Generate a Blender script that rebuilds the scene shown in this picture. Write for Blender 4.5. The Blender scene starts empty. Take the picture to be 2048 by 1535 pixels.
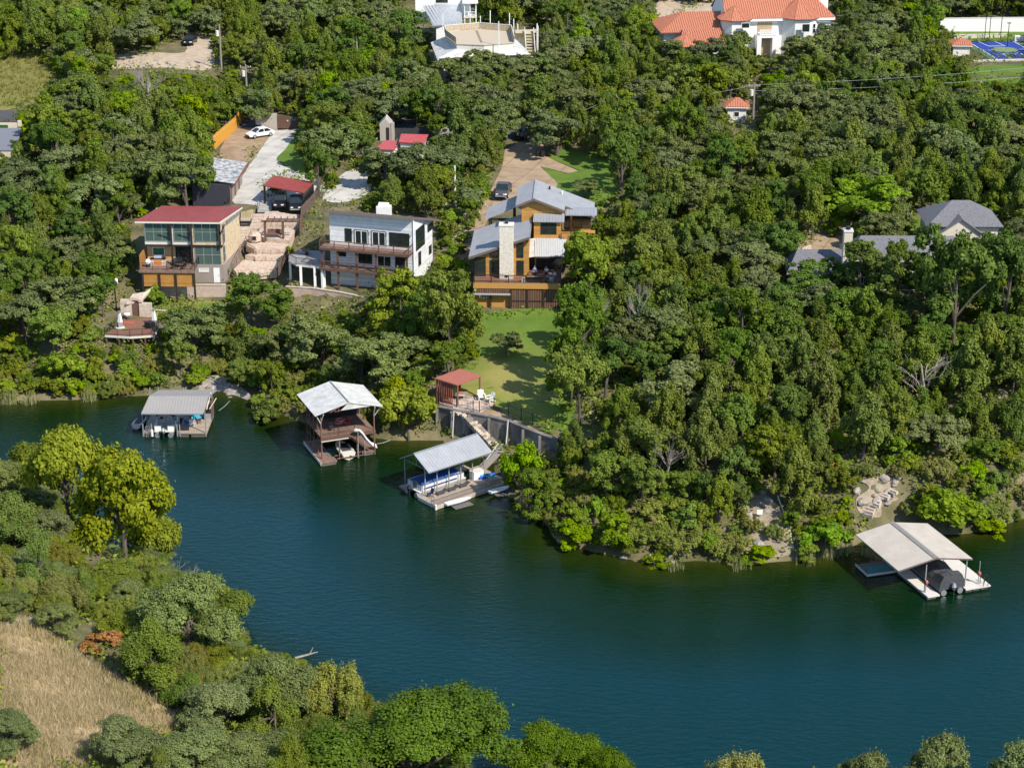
import bpy, bmesh, math, random
import numpy as np
from mathutils import Vector, Matrix
from mathutils.geometry import delaunay_2d_cdt
random.seed(7)
S = bpy.context.scene
COL = S.collection
# ---------------------------------------------------------------- camera, sky, sun, exposure
F, PITCH, CAMH = 4000.0, math.radians(21), 90.0
cd = bpy.data.cameras.new('camera'); cam = bpy.data.objects.new('camera', cd); COL.objects.link(cam)
cam.location = (0, 0, CAMH); cam.rotation_euler = (math.radians(69), 0, 0)
cd.sensor_width = 36; cd.lens = 36 * F / 2048; cd.clip_end = 6000; cd.clip_start = 1
S.camera = cam
SUN_AZ, SUN_EL = math.radians(45), math.radians(44)      # azimuth to the right of the direction back to the camera
sdir = Vector((math.sin(SUN_AZ) * math.cos(SUN_EL), -math.cos(SUN_AZ) * math.cos(SUN_EL), math.sin(SUN_EL)))
w = bpy.data.worlds.new('World'); S.world = w; w.use_nodes = True
nt = w.node_tree; nt.nodes.clear()
sk = nt.nodes.new('ShaderNodeTexSky'); sk.sky_type = 'NISHITA'; sk.sun_disc = False
sk.sun_elevation = SUN_EL; sk.sun_rotation = math.atan2(sdir.x, sdir.y); sk.air_density = 1.0; sk.dust_density = 0.2; sk.ozone_density = 1.6
bg = nt.nodes.new('ShaderNodeBackground'); bg.inputs[1].default_value = 0.15
wo = nt.nodes.new('ShaderNodeOutputWorld')
nt.links.new(sk.outputs[0], bg.inputs[0]); nt.links.new(bg.outputs[0], wo.inputs[0])
sl = bpy.data.lights.new('sun', 'SUN'); sl.energy = 4.6; sl.angle = math.radians(0.53); sl.color = (1.0, 0.93, 0.82)
so = bpy.data.objects.new('sun', sl); COL.objects.link(so)
so.rotation_euler = sdir.to_track_quat('Z', 'Y').to_euler(); so.location = (60, -60, 120)
S.view_settings.view_transform = 'Standard'; S.view_settings.look = 'None'
S.view_settings.exposure = 0.45; S.view_settings.gamma = 1.0; S.view_settings.use_curve_mapping = False
S.render.engine = 'CYCLES'
S.cycles.max_bounces = 6; S.cycles.diffuse_bounces = 4; S.cycles.glossy_bounces = 3; S.cycles.transmission_bounces = 3
S.cycles.transparent_max_bounces = 4; S.cycles.use_denoising = True; S.cycles.caustics_reflective = False; S.cycles.caustics_refractive = False

# ---------------------------------------------------------------- from a pixel of the photograph to a point of the place
CT, ST = math.cos(PITCH), math.sin(PITCH)
def ray(u, v):
    b = (767.5 - v) / F
    return Vector(((u - 1024) / F, CT + b * ST, -ST + b * CT))
def W(u, v, z=0.0):
    d = ray(u, v); t = (z - CAMH) / d.z
    return Vector((t * d.x, t * d.y, z))
def PX(x, y, z):
    zz = z - CAMH; dep = y * CT - zz * ST
    return 1024 + F * x / dep, 767.5 - F * (y * ST + zz * CT) / dep
def scale_at(x, y, z):
    return F / (y * CT - (z - CAMH) * ST)
def ZM(ox, oy, s):
    return lambda x, y: (ox + x / s, oy + y / s)

# ---------------------------------------------------------------- materials
MATS = {}
def mat(name, col, rough=0.7, col2=None, scale=2.0, amt=0.5, bump=0.0, bscale=None, metal=0.0, spec=0.4, stretch=None, detail=6.0, edge=None, coords='Object'):
    if name in MATS: return MATS[name]
    m = bpy.data.materials.new(name); m.use_nodes = True; N = m.node_tree.nodes; L = m.node_tree.links
    b = N['Principled BSDF']; b.inputs['Roughness'].default_value = rough; b.inputs['Metallic'].default_value = metal
    b.inputs['Specular IOR Level'].default_value = spec
    c2 = col2 or tuple(c * (1 - amt * 0.5) for c in col)
    tc = N.new('ShaderNodeTexCoord'); mp = N.new('ShaderNodeMapping'); L.new(tc.outputs[coords], mp.inputs[0])
    if stretch: mp.inputs['Scale'].default_value = stretch
    n = N.new('ShaderNodeTexNoise'); n.inputs['Scale'].default_value = scale; n.inputs['Detail'].default_value = detail
    n.inputs['Roughness'].default_value = 0.65
    L.new(mp.outputs[0], n.inputs[0])
    r = N.new('ShaderNodeValToRGB'); e0, e1 = edge or (0.32, 0.68)
    r.color_ramp.elements[0].position = e0; r.color_ramp.elements[1].position = e1
    r.color_ramp.elements[0].color = (*c2, 1); r.color_ramp.elements[1].color = (*col, 1)
    L.new(n.outputs[0], r.inputs[0]); L.new(r.outputs[0], b.inputs['Base Color'])
    if bump:
        n2 = N.new('ShaderNodeTexNoise'); n2.inputs['Scale'].default_value = bscale or scale * 4; n2.inputs['Detail'].default_value = 5
        L.new(mp.outputs[0], n2.inputs[0])
        bp = N.new('ShaderNodeBump'); bp.inputs['Strength'].default_value = bump; bp.inputs['Distance'].default_value = 0.1
        L.new(n2.outputs[0], bp.inputs['Height']); L.new(bp.outputs[0], b.inputs['Normal'])
    MATS[name] = m
    return m
def lined(name, col, line, axis='Z', pitch=0.2, rough=0.65, width=0.12, metal=0.0, depth=0.4):
    """siding, deck boards: grooves between boards as fine relief, tone varying from board to board"""
    if name in MATS: return MATS[name]
    m = mat(name, col, rough, col2=tuple(c * 0.8 for c in col), scale=1.3, metal=metal); N = m.node_tree.nodes; L = m.node_tree.links
    b = N['Principled BSDF']; tc = next(n for n in N if n.type == 'TEX_COORD'); src = b.inputs['Base Color'].links[0].from_socket
    sp = N.new('ShaderNodeSeparateXYZ'); L.new(tc.outputs['Object'], sp.inputs[0])
    mu = N.new('ShaderNodeMath'); mu.operation = 'DIVIDE'; mu.inputs[1].default_value = pitch; L.new(sp.outputs[axis], mu.inputs[0])
    fr = N.new('ShaderNodeMath'); fr.operation = 'FRACT'; L.new(mu.outputs[0], fr.inputs[0])
    lt = N.new('ShaderNodeMath'); lt.operation = 'LESS_THAN'; lt.inputs[1].default_value = width; L.new(fr.outputs[0], lt.inputs[0])
    fl = N.new('ShaderNodeMath'); fl.operation = 'FLOOR'; L.new(mu.outputs[0], fl.inputs[0])
    wn = N.new('ShaderNodeTexWhiteNoise'); wn.noise_dimensions = '1D'; L.new(fl.outputs[0], wn.inputs['W'])
    hs = N.new('ShaderNodeHueSaturation'); mr = N.new('ShaderNodeMapRange'); mr.inputs[3].default_value = 0.82; mr.inputs[4].default_value = 1.15
    L.new(wn.outputs[0], mr.inputs[0]); L.new(mr.outputs[0], hs.inputs['Value']); L.new(src, hs.inputs['Color'])
    mx = N.new('ShaderNodeMixRGB'); mx.inputs[2].default_value = (*line, 1); L.new(lt.outputs[0], mx.inputs[0]); L.new(hs.outputs[0], mx.inputs[1])
    L.new(mx.outputs[0], b.inputs['Base Color'])
    bp = N.new('ShaderNodeBump'); bp.invert = True; bp.inputs['Strength'].default_value = depth; bp.inputs['Distance'].default_value = 0.02
    L.new(lt.outputs[0], bp.inputs['Height']); L.new(bp.outputs[0], b.inputs['Normal'])
    return m
def leafmat(name, c1, c2, trans=0.3, var=0.25, huev=0.03, c3=None):
    m = bpy.data.materials.new(name); m.use_nodes = True; N = m.node_tree.nodes; L = m.node_tree.links
    b = N['Principled BSDF']; b.inputs['Roughness'].default_value = 0.55; b.inputs['Specular IOR Level'].default_value = 0.12
    at = N.new('ShaderNodeAttribute'); at.attribute_name = 'rnd'
    r = N.new('ShaderNodeValToRGB'); r.color_ramp.elements[0].color = (*c1, 1); r.color_ramp.elements[1].color = (*c2, 1)
    if c3:
        e = r.color_ramp.elements.new(0.93); e.color = (*c2, 1); r.color_ramp.elements[2].color = (*c3, 1)
    L.new(at.outputs['Fac'], r.inputs[0])
    oi = N.new('ShaderNodeObjectInfo'); hs = N.new('ShaderNodeHueSaturation')
    m1 = N.new('ShaderNodeMapRange'); m1.inputs[3].default_value = 1 - var; m1.inputs[4].default_value = 1 + var
    L.new(oi.outputs['Random'], m1.inputs[0]); L.new(m1.outputs[0], hs.inputs['Value'])
    wn = N.new('ShaderNodeTexWhiteNoise'); wn.noise_dimensions = '1D'; L.new(oi.outputs['Random'], wn.inputs['W'])
    m2 = N.new('ShaderNodeMapRange'); m2.inputs[3].default_value = 0.5 - huev; m2.inputs[4].default_value = 0.5 + huev
    L.new(wn.outputs[0], m2.inputs[0]); L.new(m2.outputs[0], hs.inputs['Hue'])
    m3 = N.new('ShaderNodeMapRange'); m3.inputs[3].default_value = 0.94; m3.inputs[4].default_value = 1.1
    w2 = N.new('ShaderNodeTexWhiteNoise'); w2.noise_dimensions = '1D'; L.new(wn.outputs[0], w2.inputs['W']); L.new(w2.outputs[0], m3.inputs[0]); L.new(m3.outputs[0], hs.inputs['Saturation'])
    L.new(r.outputs[0], hs.inputs['Color']); L.new(hs.outputs[0], b.inputs['Base Color'])
    t = N.new('ShaderNodeBsdfTranslucent'); L.new(hs.outputs[0], t.inputs[0])
    mx = N.new('ShaderNodeMixShader'); mx.inputs[0].default_value = trans
    L.new(b.outputs[0], mx.inputs[1]); L.new(t.outputs[0], mx.inputs[2]); L.new(mx.outputs[0], N['Material Output'].inputs[0])
    MATS[name] = m
    return m
def glass(name='window_glass', col=(0.02, 0.03, 0.028), rough=0.04, spec=0.8):
    return mat(name, col, rough, amt=0.6, scale=0.8, spec=spec)

M_WHITE = mat('white_paint', (0.8, 0.8, 0.78), 0.5, amt=0.12, scale=1.5)
M_OFFWH = mat('off_white_paint', (0.66, 0.63, 0.56), 0.6, amt=0.2)
M_BLACK = mat('black_metal', (0.02, 0.02, 0.022), 0.4)
M_DARK = mat('dark_bronze', (0.035, 0.027, 0.024), 0.5)
M_BROWN = mat('brown_timber', (0.14, 0.075, 0.05), 0.75, amt=0.5, scale=6, stretch=(1, 1, 4))
M_REDBR = mat('reddish_timber', (0.2, 0.1, 0.07), 0.75, amt=0.5, scale=6)
M_RUST = mat('rusty_steel', (0.24, 0.12, 0.09), 0.8, col2=(0.12, 0.07, 0.05), scale=5)
M_GALV = mat('galvanised_steel', (0.4, 0.42, 0.44), 0.42, amt=0.35, scale=2.5, metal=0.35)
M_GREYW = mat('weathered_wood', (0.3, 0.26, 0.22), 0.85, amt=0.6, scale=3, stretch=(1, 6, 1))
M_GLASS = glass()
M_GLASSG = mat('green_tinted_glass', (0.075, 0.12, 0.105), 0.05, amt=0.35, scale=0.5, spec=0.9)
M_CONC = mat('concrete', (0.42, 0.4, 0.37), 0.85, amt=0.45, scale=0.8, bump=0.2, bscale=8)
M_CHROME = mat('bright_aluminium', (0.6, 0.61, 0.62), 0.3, metal=0.7, amt=0.2)
M_RUBBER = mat('black_rubber', (0.015, 0.015, 0.016), 0.8)
M_LIME = mat('limestone', (0.62, 0.54, 0.44), 0.9, col2=(0.42, 0.33, 0.26), scale=3, bump=0.5, bscale=9)
M_LIMER = mat('pink_limestone', (0.6, 0.48, 0.39), 0.9, col2=(0.4, 0.29, 0.22), scale=2.5, bump=0.5, bscale=8)
M_ROCK = mat('grey_limestone_rock', (0.42, 0.375, 0.32), 0.95, col2=(0.18, 0.155, 0.13), scale=1.6, bump=0.7, bscale=5)
M_BARK = mat('bark', (0.16, 0.13, 0.1), 0.95, col2=(0.07, 0.055, 0.045), scale=6, bump=0.5)
M_DEADW = mat('bleached_dead_wood', (0.36, 0.31, 0.28), 0.9, col2=(0.2, 0.17, 0.15), scale=5)
M_TERRA = mat('terracotta', (0.5, 0.195, 0.115), 0.75, col2=(0.38, 0.14, 0.08), scale=3)
M_REDMET = mat('red_painted_metal', (0.3, 0.062, 0.052), 0.55, amt=0.5, scale=0.8)
M_STUCCO = mat('white_stucco', (0.74, 0.72, 0.68), 0.85, amt=0.15, scale=1.2)

# ---------------------------------------------------------------- mesh builder
class MB:
    def __init__(s): s.v = []; s.f = []; s.m = []
    def add(s, vs, fs, mi=0):
        o = len(s.v); s.v += [tuple(p) for p in vs]
        for f in fs: s.f.append(tuple(i + o for i in f)); s.m.append(mi)
        return s
    def box(s, x0, y0, z0, x1, y1, z1, mi=0):
        if x1 < x0: x0, x1 = x1, x0
        if y1 < y0: y0, y1 = y1, y0
        if z1 < z0: z0, z1 = z1, z0
        return s.add([(x0, y0, z0), (x1, y0, z0), (x1, y1, z0), (x0, y1, z0), (x0, y0, z1), (x1, y0, z1), (x1, y1, z1), (x0, y1, z1)],
                     [(0, 3, 2, 1), (4, 5, 6, 7), (0, 1, 5, 4), (1, 2, 6, 5), (2, 3, 7, 6), (3, 0, 4, 7)], mi)
    def beam(s, p, q, w=0.1, h=None, mi=0, up=(0, 0, 1)):
        p, q = Vector(p), Vector(q); h = h or w; d = (q - p).normalized(); u = Vector(up)
        if abs(d.dot(u)) > 0.98: u = Vector((0, 1, 0))
        a = d.cross(u).normalized() * w / 2; b = a.cross(d).normalized() * h / 2
        return s.add([p - a - b, p + a - b, p + a + b, p - a + b, q - a - b, q + a - b, q + a + b, q - a + b],
                     [(0, 3, 2, 1), (4, 5, 6, 7), (0, 1, 5, 4), (1, 2, 6, 5), (2, 3, 7, 6), (3, 0, 4, 7)], mi)
    def tube(s, pts, r, n=6, mi=0, cap=True):
        pts = [Vector(p) for p in pts]; rs = r if isinstance(r, (list, tuple)) else [r] * len(pts)
        vs = []; fs = []
        for i, p in enumerate(pts):
            d = (pts[min(i + 1, len(pts) - 1)] - pts[max(i - 1, 0)]).normalized()
            u = Vector((0, 0, 1)) if abs(d.z) < 0.95 else Vector((1, 0, 0))
            a = d.cross(u).normalized(); b = a.cross(d)
            for k in range(n):
                t = 2 * math.pi * k / n; vs.append(p + (a * math.cos(t) + b * math.sin(t)) * rs[i])
        for i in range(len(pts) - 1):
            for k in range(n):
                k2 = (k + 1) % n; fs.append((i * n + k, i * n + k2, (i + 1) * n + k2, (i + 1) * n + k))
        if cap: fs.append(tuple(range(n))[::-1]); fs.append(tuple((len(pts) - 1) * n + k for k in range(n)))
        return s.add(vs, fs, mi)
    def slab(s, pts, th, mi=0):
        """polygon (its top) thickened downwards along its normal"""
        pts = [Vector(p) for p in pts]; nrm = Vector((0, 0, 0))
        for i in range(len(pts)):
            a, b = pts[i], pts[(i + 1) % len(pts)]; nrm += a.cross(b)
        nrm.normalize()
        if nrm.z < 0: pts = pts[::-1]; nrm = -nrm
        k = len(pts); low = [p - nrm * th for p in pts]
        return s.add(pts + low, [tuple(range(k)), tuple(range(2 * k - 1, k - 1, -1))] + [((i + 1) % k, i, k + i, k + (i + 1) % k) for i in range(k)], mi)
    def prism(s, poly, z0, z1, mi=0):
        return s.slab([(p[0], p[1], z1) for p in poly], z1 - z0, mi)
    def ribs(s, poly, spacing, w, h, mi=0, i0=0):
        """ribs up the slope of a planar roof polygon, its edge i0 -> i0+1 being the eave"""
        P = [Vector(p) for p in poly]; a, b = P[i0], P[(i0 + 1) % len(P)]; e1 = (b - a).normalized(); nrm = Vector((0, 0, 0))
        for i in range(len(P)): nrm += P[i].cross(P[(i + 1) % len(P)])
        nrm.normalize()
        if nrm.z < 0: nrm = -nrm
        e2 = nrm.cross(e1)
        q = [((p - a).dot(e1), (p - a).dot(e2)) for p in P]; lo = min(x for x, _ in q); hi = max(x for x, _ in q)
        x = lo + spacing * 0.5
        while x < hi:
            ys = []
            for i in range(len(q)):
                (x0, y0), (x1, y1) = q[i], q[(i + 1) % len(q)]
                if (x0 - x) * (x1 - x) < 0: ys.append(y0 + (y1 - y0) * (x - x0) / (x1 - x0))
            if len(ys) >= 2 and max(ys) - min(ys) > 0.1:
                s.beam(a + e1 * x + e2 * min(ys) + nrm * h * 0.45, a + e1 * x + e2 * max(ys) + nrm * h * 0.45, w, h, mi, up=nrm)
            x += spacing
        return s
    def mesh(s, name, mats):
        me = bpy.data.meshes.new(name); me.from_pydata(s.v, [], s.f)
        for m in (mats if isinstance(mats, (list, tuple)) else [mats]): me.materials.append(m)
        if any(s.m): me.polygons.foreach_set('material_index', s.m)
        me.update(); return me
    def build(s, name, mats, parent=None, loc=None, rz=None):
        return link(name, s.mesh(name, mats), parent, loc, rz)
def link(name, me, parent=None, loc=None, rz=None):
    o = bpy.data.objects.new(name, me); COL.objects.link(o)
    if parent is not None: o.parent = parent
    if loc is not None: o.location = loc
    if rz is not None: o.rotation_euler.z = rz
    return o
def tag(o, label=None, cat=None, group=None, kind=None):
    if label: o['label'] = label
    if cat: o['category'] = cat
    if group: o['group'] = group
    if kind: o['kind'] = kind
    return o
def bevel(o, w=0.03, seg=1):
    m = o.modifiers.new('bevel', 'BEVEL'); m.width = w; m.segments = seg; m.limit_method = 'ANGLE'; return o
class Thing:
    """an Empty at the thing's base; L / FR / SD turn photograph pixels into its local frame"""
    def __init__(s, name, label, cat, loc, deg=0.0, group=None):
        s.o = bpy.data.objects.new(name, None); COL.objects.link(s.o); s.o.empty_display_size = 0.3
        s.loc = Vector(loc); s.a = math.radians(deg); s.o.location = s.loc; s.o.rotation_euler.z = s.a
        tag(s.o, label, cat, group)
        s.c, s.s = math.cos(s.a), math.sin(s.a)
    def loc_of(s, p):
        d = Vector(p) - s.loc; return Vector((d.x * s.c + d.y * s.s, -d.x * s.s + d.y * s.c, d.z))
    def world_of(s, x, y, z): return Vector((s.loc.x + x * s.c - y * s.s, s.loc.y + x * s.s + y * s.c, s.loc.z + z))
    def L(s, px, z): return s.loc_of(W(px[0], px[1], s.loc.z + z))
    def FR(s, px, y0=0.0):                       # on the plane local y = y0 -> (x, z)
        d = ray(*px); n = Vector((-s.s, s.c, 0)); c = s.world_of(0, y0, 0)
        t = (c - Vector((0, 0, CAMH))).dot(n) / d.dot(n); q = s.loc_of(Vector((0, 0, CAMH)) + d * t); return q.x, q.z
    def SD(s, px, x0=0.0):                       # on the plane local x = x0 -> (y, z)
        d = ray(*px); n = Vector((s.c, s.s, 0)); c = s.world_of(x0, 0, 0)
        t = (c - Vector((0, 0, CAMH))).dot(n) / d.dot(n); q = s.loc_of(Vector((0, 0, CAMH)) + d * t); return q.y, q.z
    def part(s, name, mb, m, parent=None, label=None):
        o = mb.build(name, m, parent or s.o)
        if label: o['label'] = label
        return o
    def window(s, x0, z0, x1, z1, y0=0.0, nx=1, ny=1, fm=None, gm=None, fw=0.07, name='window', side=False, dep=0.06, out=-1):
        """frame with separate panes on plane y=y0 (or x=y0 when side); out: which way the wall faces"""
        fm = fm or M_WHITE; gm = gm or M_GLASS
        if x1 < x0: x0, x1 = x1, x0
        if z1 < z0: z0, z1 = z1, z0
        a, b = y0 + out * 0.003, y0 + out * dep
        def bx(mb, u0, v0, u1, v1, p, q):
            if side: mb.box(p, u0, v0, q, u1, v1)
            else: mb.box(u0, p, v0, u1, q, v1)
        f = MB()
        bx(f, x0, z0, x1, z0 + fw, a, b); bx(f, x0, z1 - fw, x1, z1, a, b)
        bx(f, x0, z0 + fw, x0 + fw, z1 - fw, a, b); bx(f, x1 - fw, z0 + fw, x1, z1 - fw, a, b)
        W_, H_ = (x1 - x0 - fw) / nx, (z1 - z0 - fw) / ny
        for i in range(1, nx): c = x0 + fw / 2 + W_ * i; bx(f, c - fw / 2, z0 + fw, c + fw / 2, z1 - fw, a, b - out * 0.004)
        for j in range(1, ny): c = z0 + fw / 2 + H_ * j; bx(f, x0 + fw, c - fw / 2, x1 - fw, c + fw / 2, a, b - out * 0.008)
        fo = s.part(name, f, fm)
        for i in range(nx):
            for j in range(ny):
                p = MB(); bx(p, x0 + fw + W_ * i + 0.002, z0 + fw + H_ * j + 0.002, x0 + W_ * (i + 1) - 0.002, z0 + H_ * (j + 1) - 0.002, a, y0 + out * dep * 0.45)
                p.build('pane', gm, fo)
        return fo
    def rail(s, pts, h=1.0, m=None, post=0.09, top=0.08, gap=1.9, wires=3, wm=None, name='railing'):
        """posts, top rail and wires along a local polyline: each post a part"""
        m = m or M_BROWN; t = MB()
        for p, q in zip(pts[:-1], pts[1:]):
            p, q = Vector(p), Vector(q); n = max(1, round((q - p).length / gap))
            t.beam(p + Vector((0, 0, h)), q + Vector((0, 0, h)), top * 1.3, top)
            for k in range(wires): zz = h * (k + 1) / (wires + 1); t.beam(p + Vector((0, 0, zz)), q + Vector((0, 0, zz)), 0.025, 0.025)
            for i in range(n + (1 if q == Vector(pts[-1]) else 0)):
                c = p.lerp(q, i / n); s.part('rail_post', MB().box(c.x - post / 2, c.y - post / 2, c.z, c.x + post / 2, c.y + post / 2, c.z + h - top / 2 - 0.002), m)
        return s.part(name, t, m)
# ================================================================ terrain and water
FAR_PX = [(-500, 812), (-200, 806), (0, 803), (140, 800), (280, 792), (400, 782), (440, 780), (490, 796), (540, 820), (620, 850), (700, 872), (800, 880), (875, 878), (935, 892), (985, 925), (1008, 965), (1035, 1000), (1085, 1035),
          (1115, 1085), (1200, 1106), (1300, 1128), (1400, 1120), (1480, 1132), (1560, 1122), (1620, 1118), (1690, 1105), (1735, 1075), (1800, 1052), (1900, 1068), (1965, 1062), (2048, 1035), (2200, 1000), (2700, 960)]
NEAR_PX = [(-500, 930), (0, 985), (150, 1050), (250, 1105), (335, 1160), (430, 1265), (560, 1345), (680, 1420), (800, 1500), (880, 1580), (960, 1640), (1150, 1660), (1500, 1690), (2000, 1700), (2800, 1700)]
FAR = np.array([W(*p)[:2] for p in FAR_PX]); NEAR = np.array([W(*p)[:2] for p in NEAR_PX])
WATER_POLY = np.vstack([FAR, NEAR[::-1]])
def inpoly(x, y, poly):
    x = np.asarray(x, float); y = np.asarray(y, float); r = np.zeros(x.shape, bool); j = len(poly) - 1
    for i in range(len(poly)):
        xi, yi = poly[i][0], poly[i][1]; xj, yj = poly[j][0], poly[j][1]
        if yi != yj:
            c = ((yi > y) != (yj > y)) & (x < (xj - xi) * (y - yi) / (yj - yi) + xi); r ^= c
        j = i
    return r
def dline(x, y, line):
    d = np.full(np.shape(x), 1e9)
    for (ax, ay), (bx, by) in zip(line[:-1], line[1:]):
        vx, vy = bx - ax, by - ay; t = np.clip(((x - ax) * vx + (y - ay) * vy) / (vx * vx + vy * vy), 0, 1)
        d = np.minimum(d, np.hypot(x - ax - t * vx, y - ay - t * vy))
    return d
CTRL = [(390, 570, 6), (420, 560, 6.1), (330, 572, 6), (390, 604, 4), (350, 622, 3.9), (440, 606, 4), (260, 650, 3.6), (600, 575, 6.2), (700, 590, 6), (640, 612, 4.5), (760, 600, 5.8), (500, 650, 3.5),
        (700, 700, 2.6), (850, 700, 3.2), (480, 500, 8), (600, 500, 8.5), (540, 450, 9.6), (500, 395, 10.3), (580, 405, 10.4), (560, 300, 11), (560, 262, 11.3), (515, 268, 11.3), (620, 340, 10.8), (680, 380, 10.5), (730, 350, 10.8), (840, 262, 12),
        (250, 480, 8), (420, 380, 10.4), (960, 628, 5.9), (1130, 622, 5.9), (1000, 560, 7), (1050, 340, 11), (1000, 385, 10.8), (1120, 330, 11.2), (1050, 300, 11.6), (1180, 310, 11.6), (930, 480, 9), (900, 560, 6.8), (880, 430, 10),
        (1000, 832, 3.5), (950, 800, 3.6), (1100, 855, 3.3), (1050, 720, 4.6), (1000, 650, 5.5), (1140, 650, 5.5), (1100, 760, 4.2), (900, 780, 3.6),
        (1640, 490, 10), (1600, 540, 9.6), (1750, 560, 9.4), (1900, 480, 10.5), (1700, 620, 7.5), (1850, 700, 6), (1500, 700, 7.5), (1300, 700, 6.8), (1300, 900, 4), (1500, 950, 3.6), (1400, 800, 5.5), (1800, 850, 5), (1980, 800, 6),
        (840, 240, 12.3), (20, 235, 12), (300, 240, 12), (1300, 285, 12), (1700, 330, 11.5), (1990, 300, 12), (1480, 240, 12.2), (1990, 200, 13.5),
        (1990, 115, 15), (1900, 90, 15), (960, 110, 15.5), (1480, 80, 15), (1600, 100, 15), (400, 100, 14.5), (320, 120, 14.5), (1024, 0, 18), (500, 0, 18), (1700, 0, 18), (1740, 1010, 2.4), (1790, 965, 4.6), (1500, 1050, 1.6), (1840, 1000, 2.6),
        (50, 1400, 12), (200, 1400, 11), (320, 1430, 9.6), (60, 1250, 11.5), (100, 1535, 13), (180, 1280, 9)]
CP = np.array([tuple(W(*c)) for c in CTRL])
def base_h(x, y):
    df = dline(x, y, FAR); dn = dline(x, y, NEAR); wet = inpoly(x, y, WATER_POLY); far = df < dn
    zf = 7.2 * (1 - np.exp(-df / 20)) + 1.0 * (1 - np.exp(-df / 1.5)) + 0.028 * df
    zn = 9.5 * (1 - np.exp(-dn / 15)) + 0.06 * dn
    return np.where(wet, -np.minimum(4.0, 0.22 * np.minimum(df, dn) + 0.15), np.where(far, zf, zn)), np.minimum(df, dn), wet
_r = None
def height_exact(x, y):
    global _r
    x = np.asarray(x, float); y = np.asarray(y, float)
    if _r is None:
        b0, _, _ = base_h(CP[:, 0], CP[:, 1]); r1 = CP[:, 2] - b0; s1 = shep(CP[:, 0], CP[:, 1], r1, 16.0, 0.15); r2 = r1 - s1
        s2 = shep(CP[:, 0], CP[:, 1], r2, 5.0, 0.05); _r = (r1, r2, r2 - s2)
    b, d, wet = base_h(x, y)
    c = shep(x, y, _r[0], 16.0, 0.15) + shep(x, y, _r[1], 5.0, 0.05) + shep(x, y, _r[2], 2.5, 0.02)
    h = b + np.where(wet, 0, c * np.clip(d / 3.0, 0, 1))
    return np.where(wet, h, np.maximum(h, 0.12 * np.minimum(d, 6)))
def shep(x, y, val, s, eps):
    num = np.zeros(np.shape(x)); den = np.zeros(np.shape(x)) + eps
    for (cx, cy), v in zip(CP[:, :2], val):
        w_ = np.exp(-((x - cx) ** 2 + (y - cy) ** 2) / (2 * s * s)); num += w_ * v; den += w_
    return num / den
GX0, GX1, GY0, GY1, GS = -150.0, 160.5, 92.0, 500.0, 0.75
gx = np.arange(GX0, GX1 + 0.2, GS); gy = np.arange(GY0, GY1 + 0.2, GS)
def smooth_noise(x, y):
    return 0.25 * np.sin(x * 0.31 + 1.3 * np.sin(y * 0.17)) * np.sin(y * 0.27 + 0.8 * np.sin(x * 0.21)) + 0.12 * np.sin(x * 0.9 + y * 0.7) * np.sin(y * 0.8 - x * 0.5)
XX, YY = np.meshgrid(gx, gy)
HH = height_exact(XX, YY)
_, DD, WET = base_h(XX, YY)
PADS = []   # (polygon in pixels with z, height, blend)
def pad(pts, z, blend=1.5):
    global HH
    poly = np.array([W(u, v, z)[:2] for u, v in pts]); ins = inpoly(XX, YY, poly); d = dline(XX, YY, np.vstack([poly, poly[:1]]))
    k = np.where(ins, 1.0, np.clip(1 - d / blend, 0, 1)); k = k * k * (3 - 2 * k); HH = np.where(WET, HH, HH * (1 - k) + z * k)
YARD = [(300, 601), (455, 601), (470, 640), (330, 645)]; TOPR = [(316, 563), (462, 563), (478, 540), (310, 545)]
YARD2 = [(560, 599), (625, 605), (680, 611), (738, 620), (745, 650), (555, 640)]; TOPW = [(566, 564), (622, 569), (682, 575), (745, 584), (800, 560), (600, 535)]
WALLFOOT = [(866, 861), (940, 874), (983, 882), (1017, 891), (1050, 903), (1082, 915), (1118, 929), (1140, 970), (1100, 1010), (1060, 1012), (1010, 975), (980, 930), (930, 896), (872, 884)]
WALLTOP = [(880, 806), (942, 816), (984, 822), (1020, 833), (1052, 846), (1084, 858), (1112, 866), (1120, 850), (1040, 815), (960, 800), (890, 796)]
for bl in (3.5, .7):
    pad(YARD, 4.0, bl); pad(YARD2, 4.2, bl); pad(TOPR, 6.0, bl); pad(TOPW, 6.0, bl); pad(WALLFOOT, .45, bl * .8); pad(WALLTOP, 3.42, bl * .8)
def carve(pts, z, dz):
    global HH
    poly = np.array([W(u, v, z)[:2] for u, v in pts]); HH = np.where(inpoly(XX, YY, poly), HH - dz, HH)
carve([(472, 545), (570, 545), (605, 440), (640, 420), (560, 418), (520, 425), (484, 450)], 8.6, 1.1)
pad([(468, 413), (545, 408), (640, 405), (640, 360), (500, 345)], 10.4, 2.5)
pad([(1850, 100), (2100, 96), (2120, 150), (1960, 150)], 15.0, 3.0)
pad([(1600, 470), (1690, 480), (1700, 540), (1620, 530)], 9.8, 2.5)
pad([(945, 622), (1140, 618), (1140, 590), (945, 590)], 6.0, 1.5)
def h(x, y):
    """height of the built grid (bilinear)"""
    x = np.clip(np.asarray(x, float), GX0, GX1 - 0.6); y = np.clip(np.asarray(y, float), GY0, GY1 - 0.6)
    i = ((x - GX0) / GS).astype(int); j = ((y - GY0) / GS).astype(int); a = (x - GX0) / GS - i; b = (y - GY0) / GS - j
    return HH[j, i] * (1 - a) * (1 - b) + HH[j, i + 1] * a * (1 - b) + HH[j + 1, i] * (1 - a) * b + HH[j + 1, i + 1] * a * b
def hz(x, y): return float(h(x, y))
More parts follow.
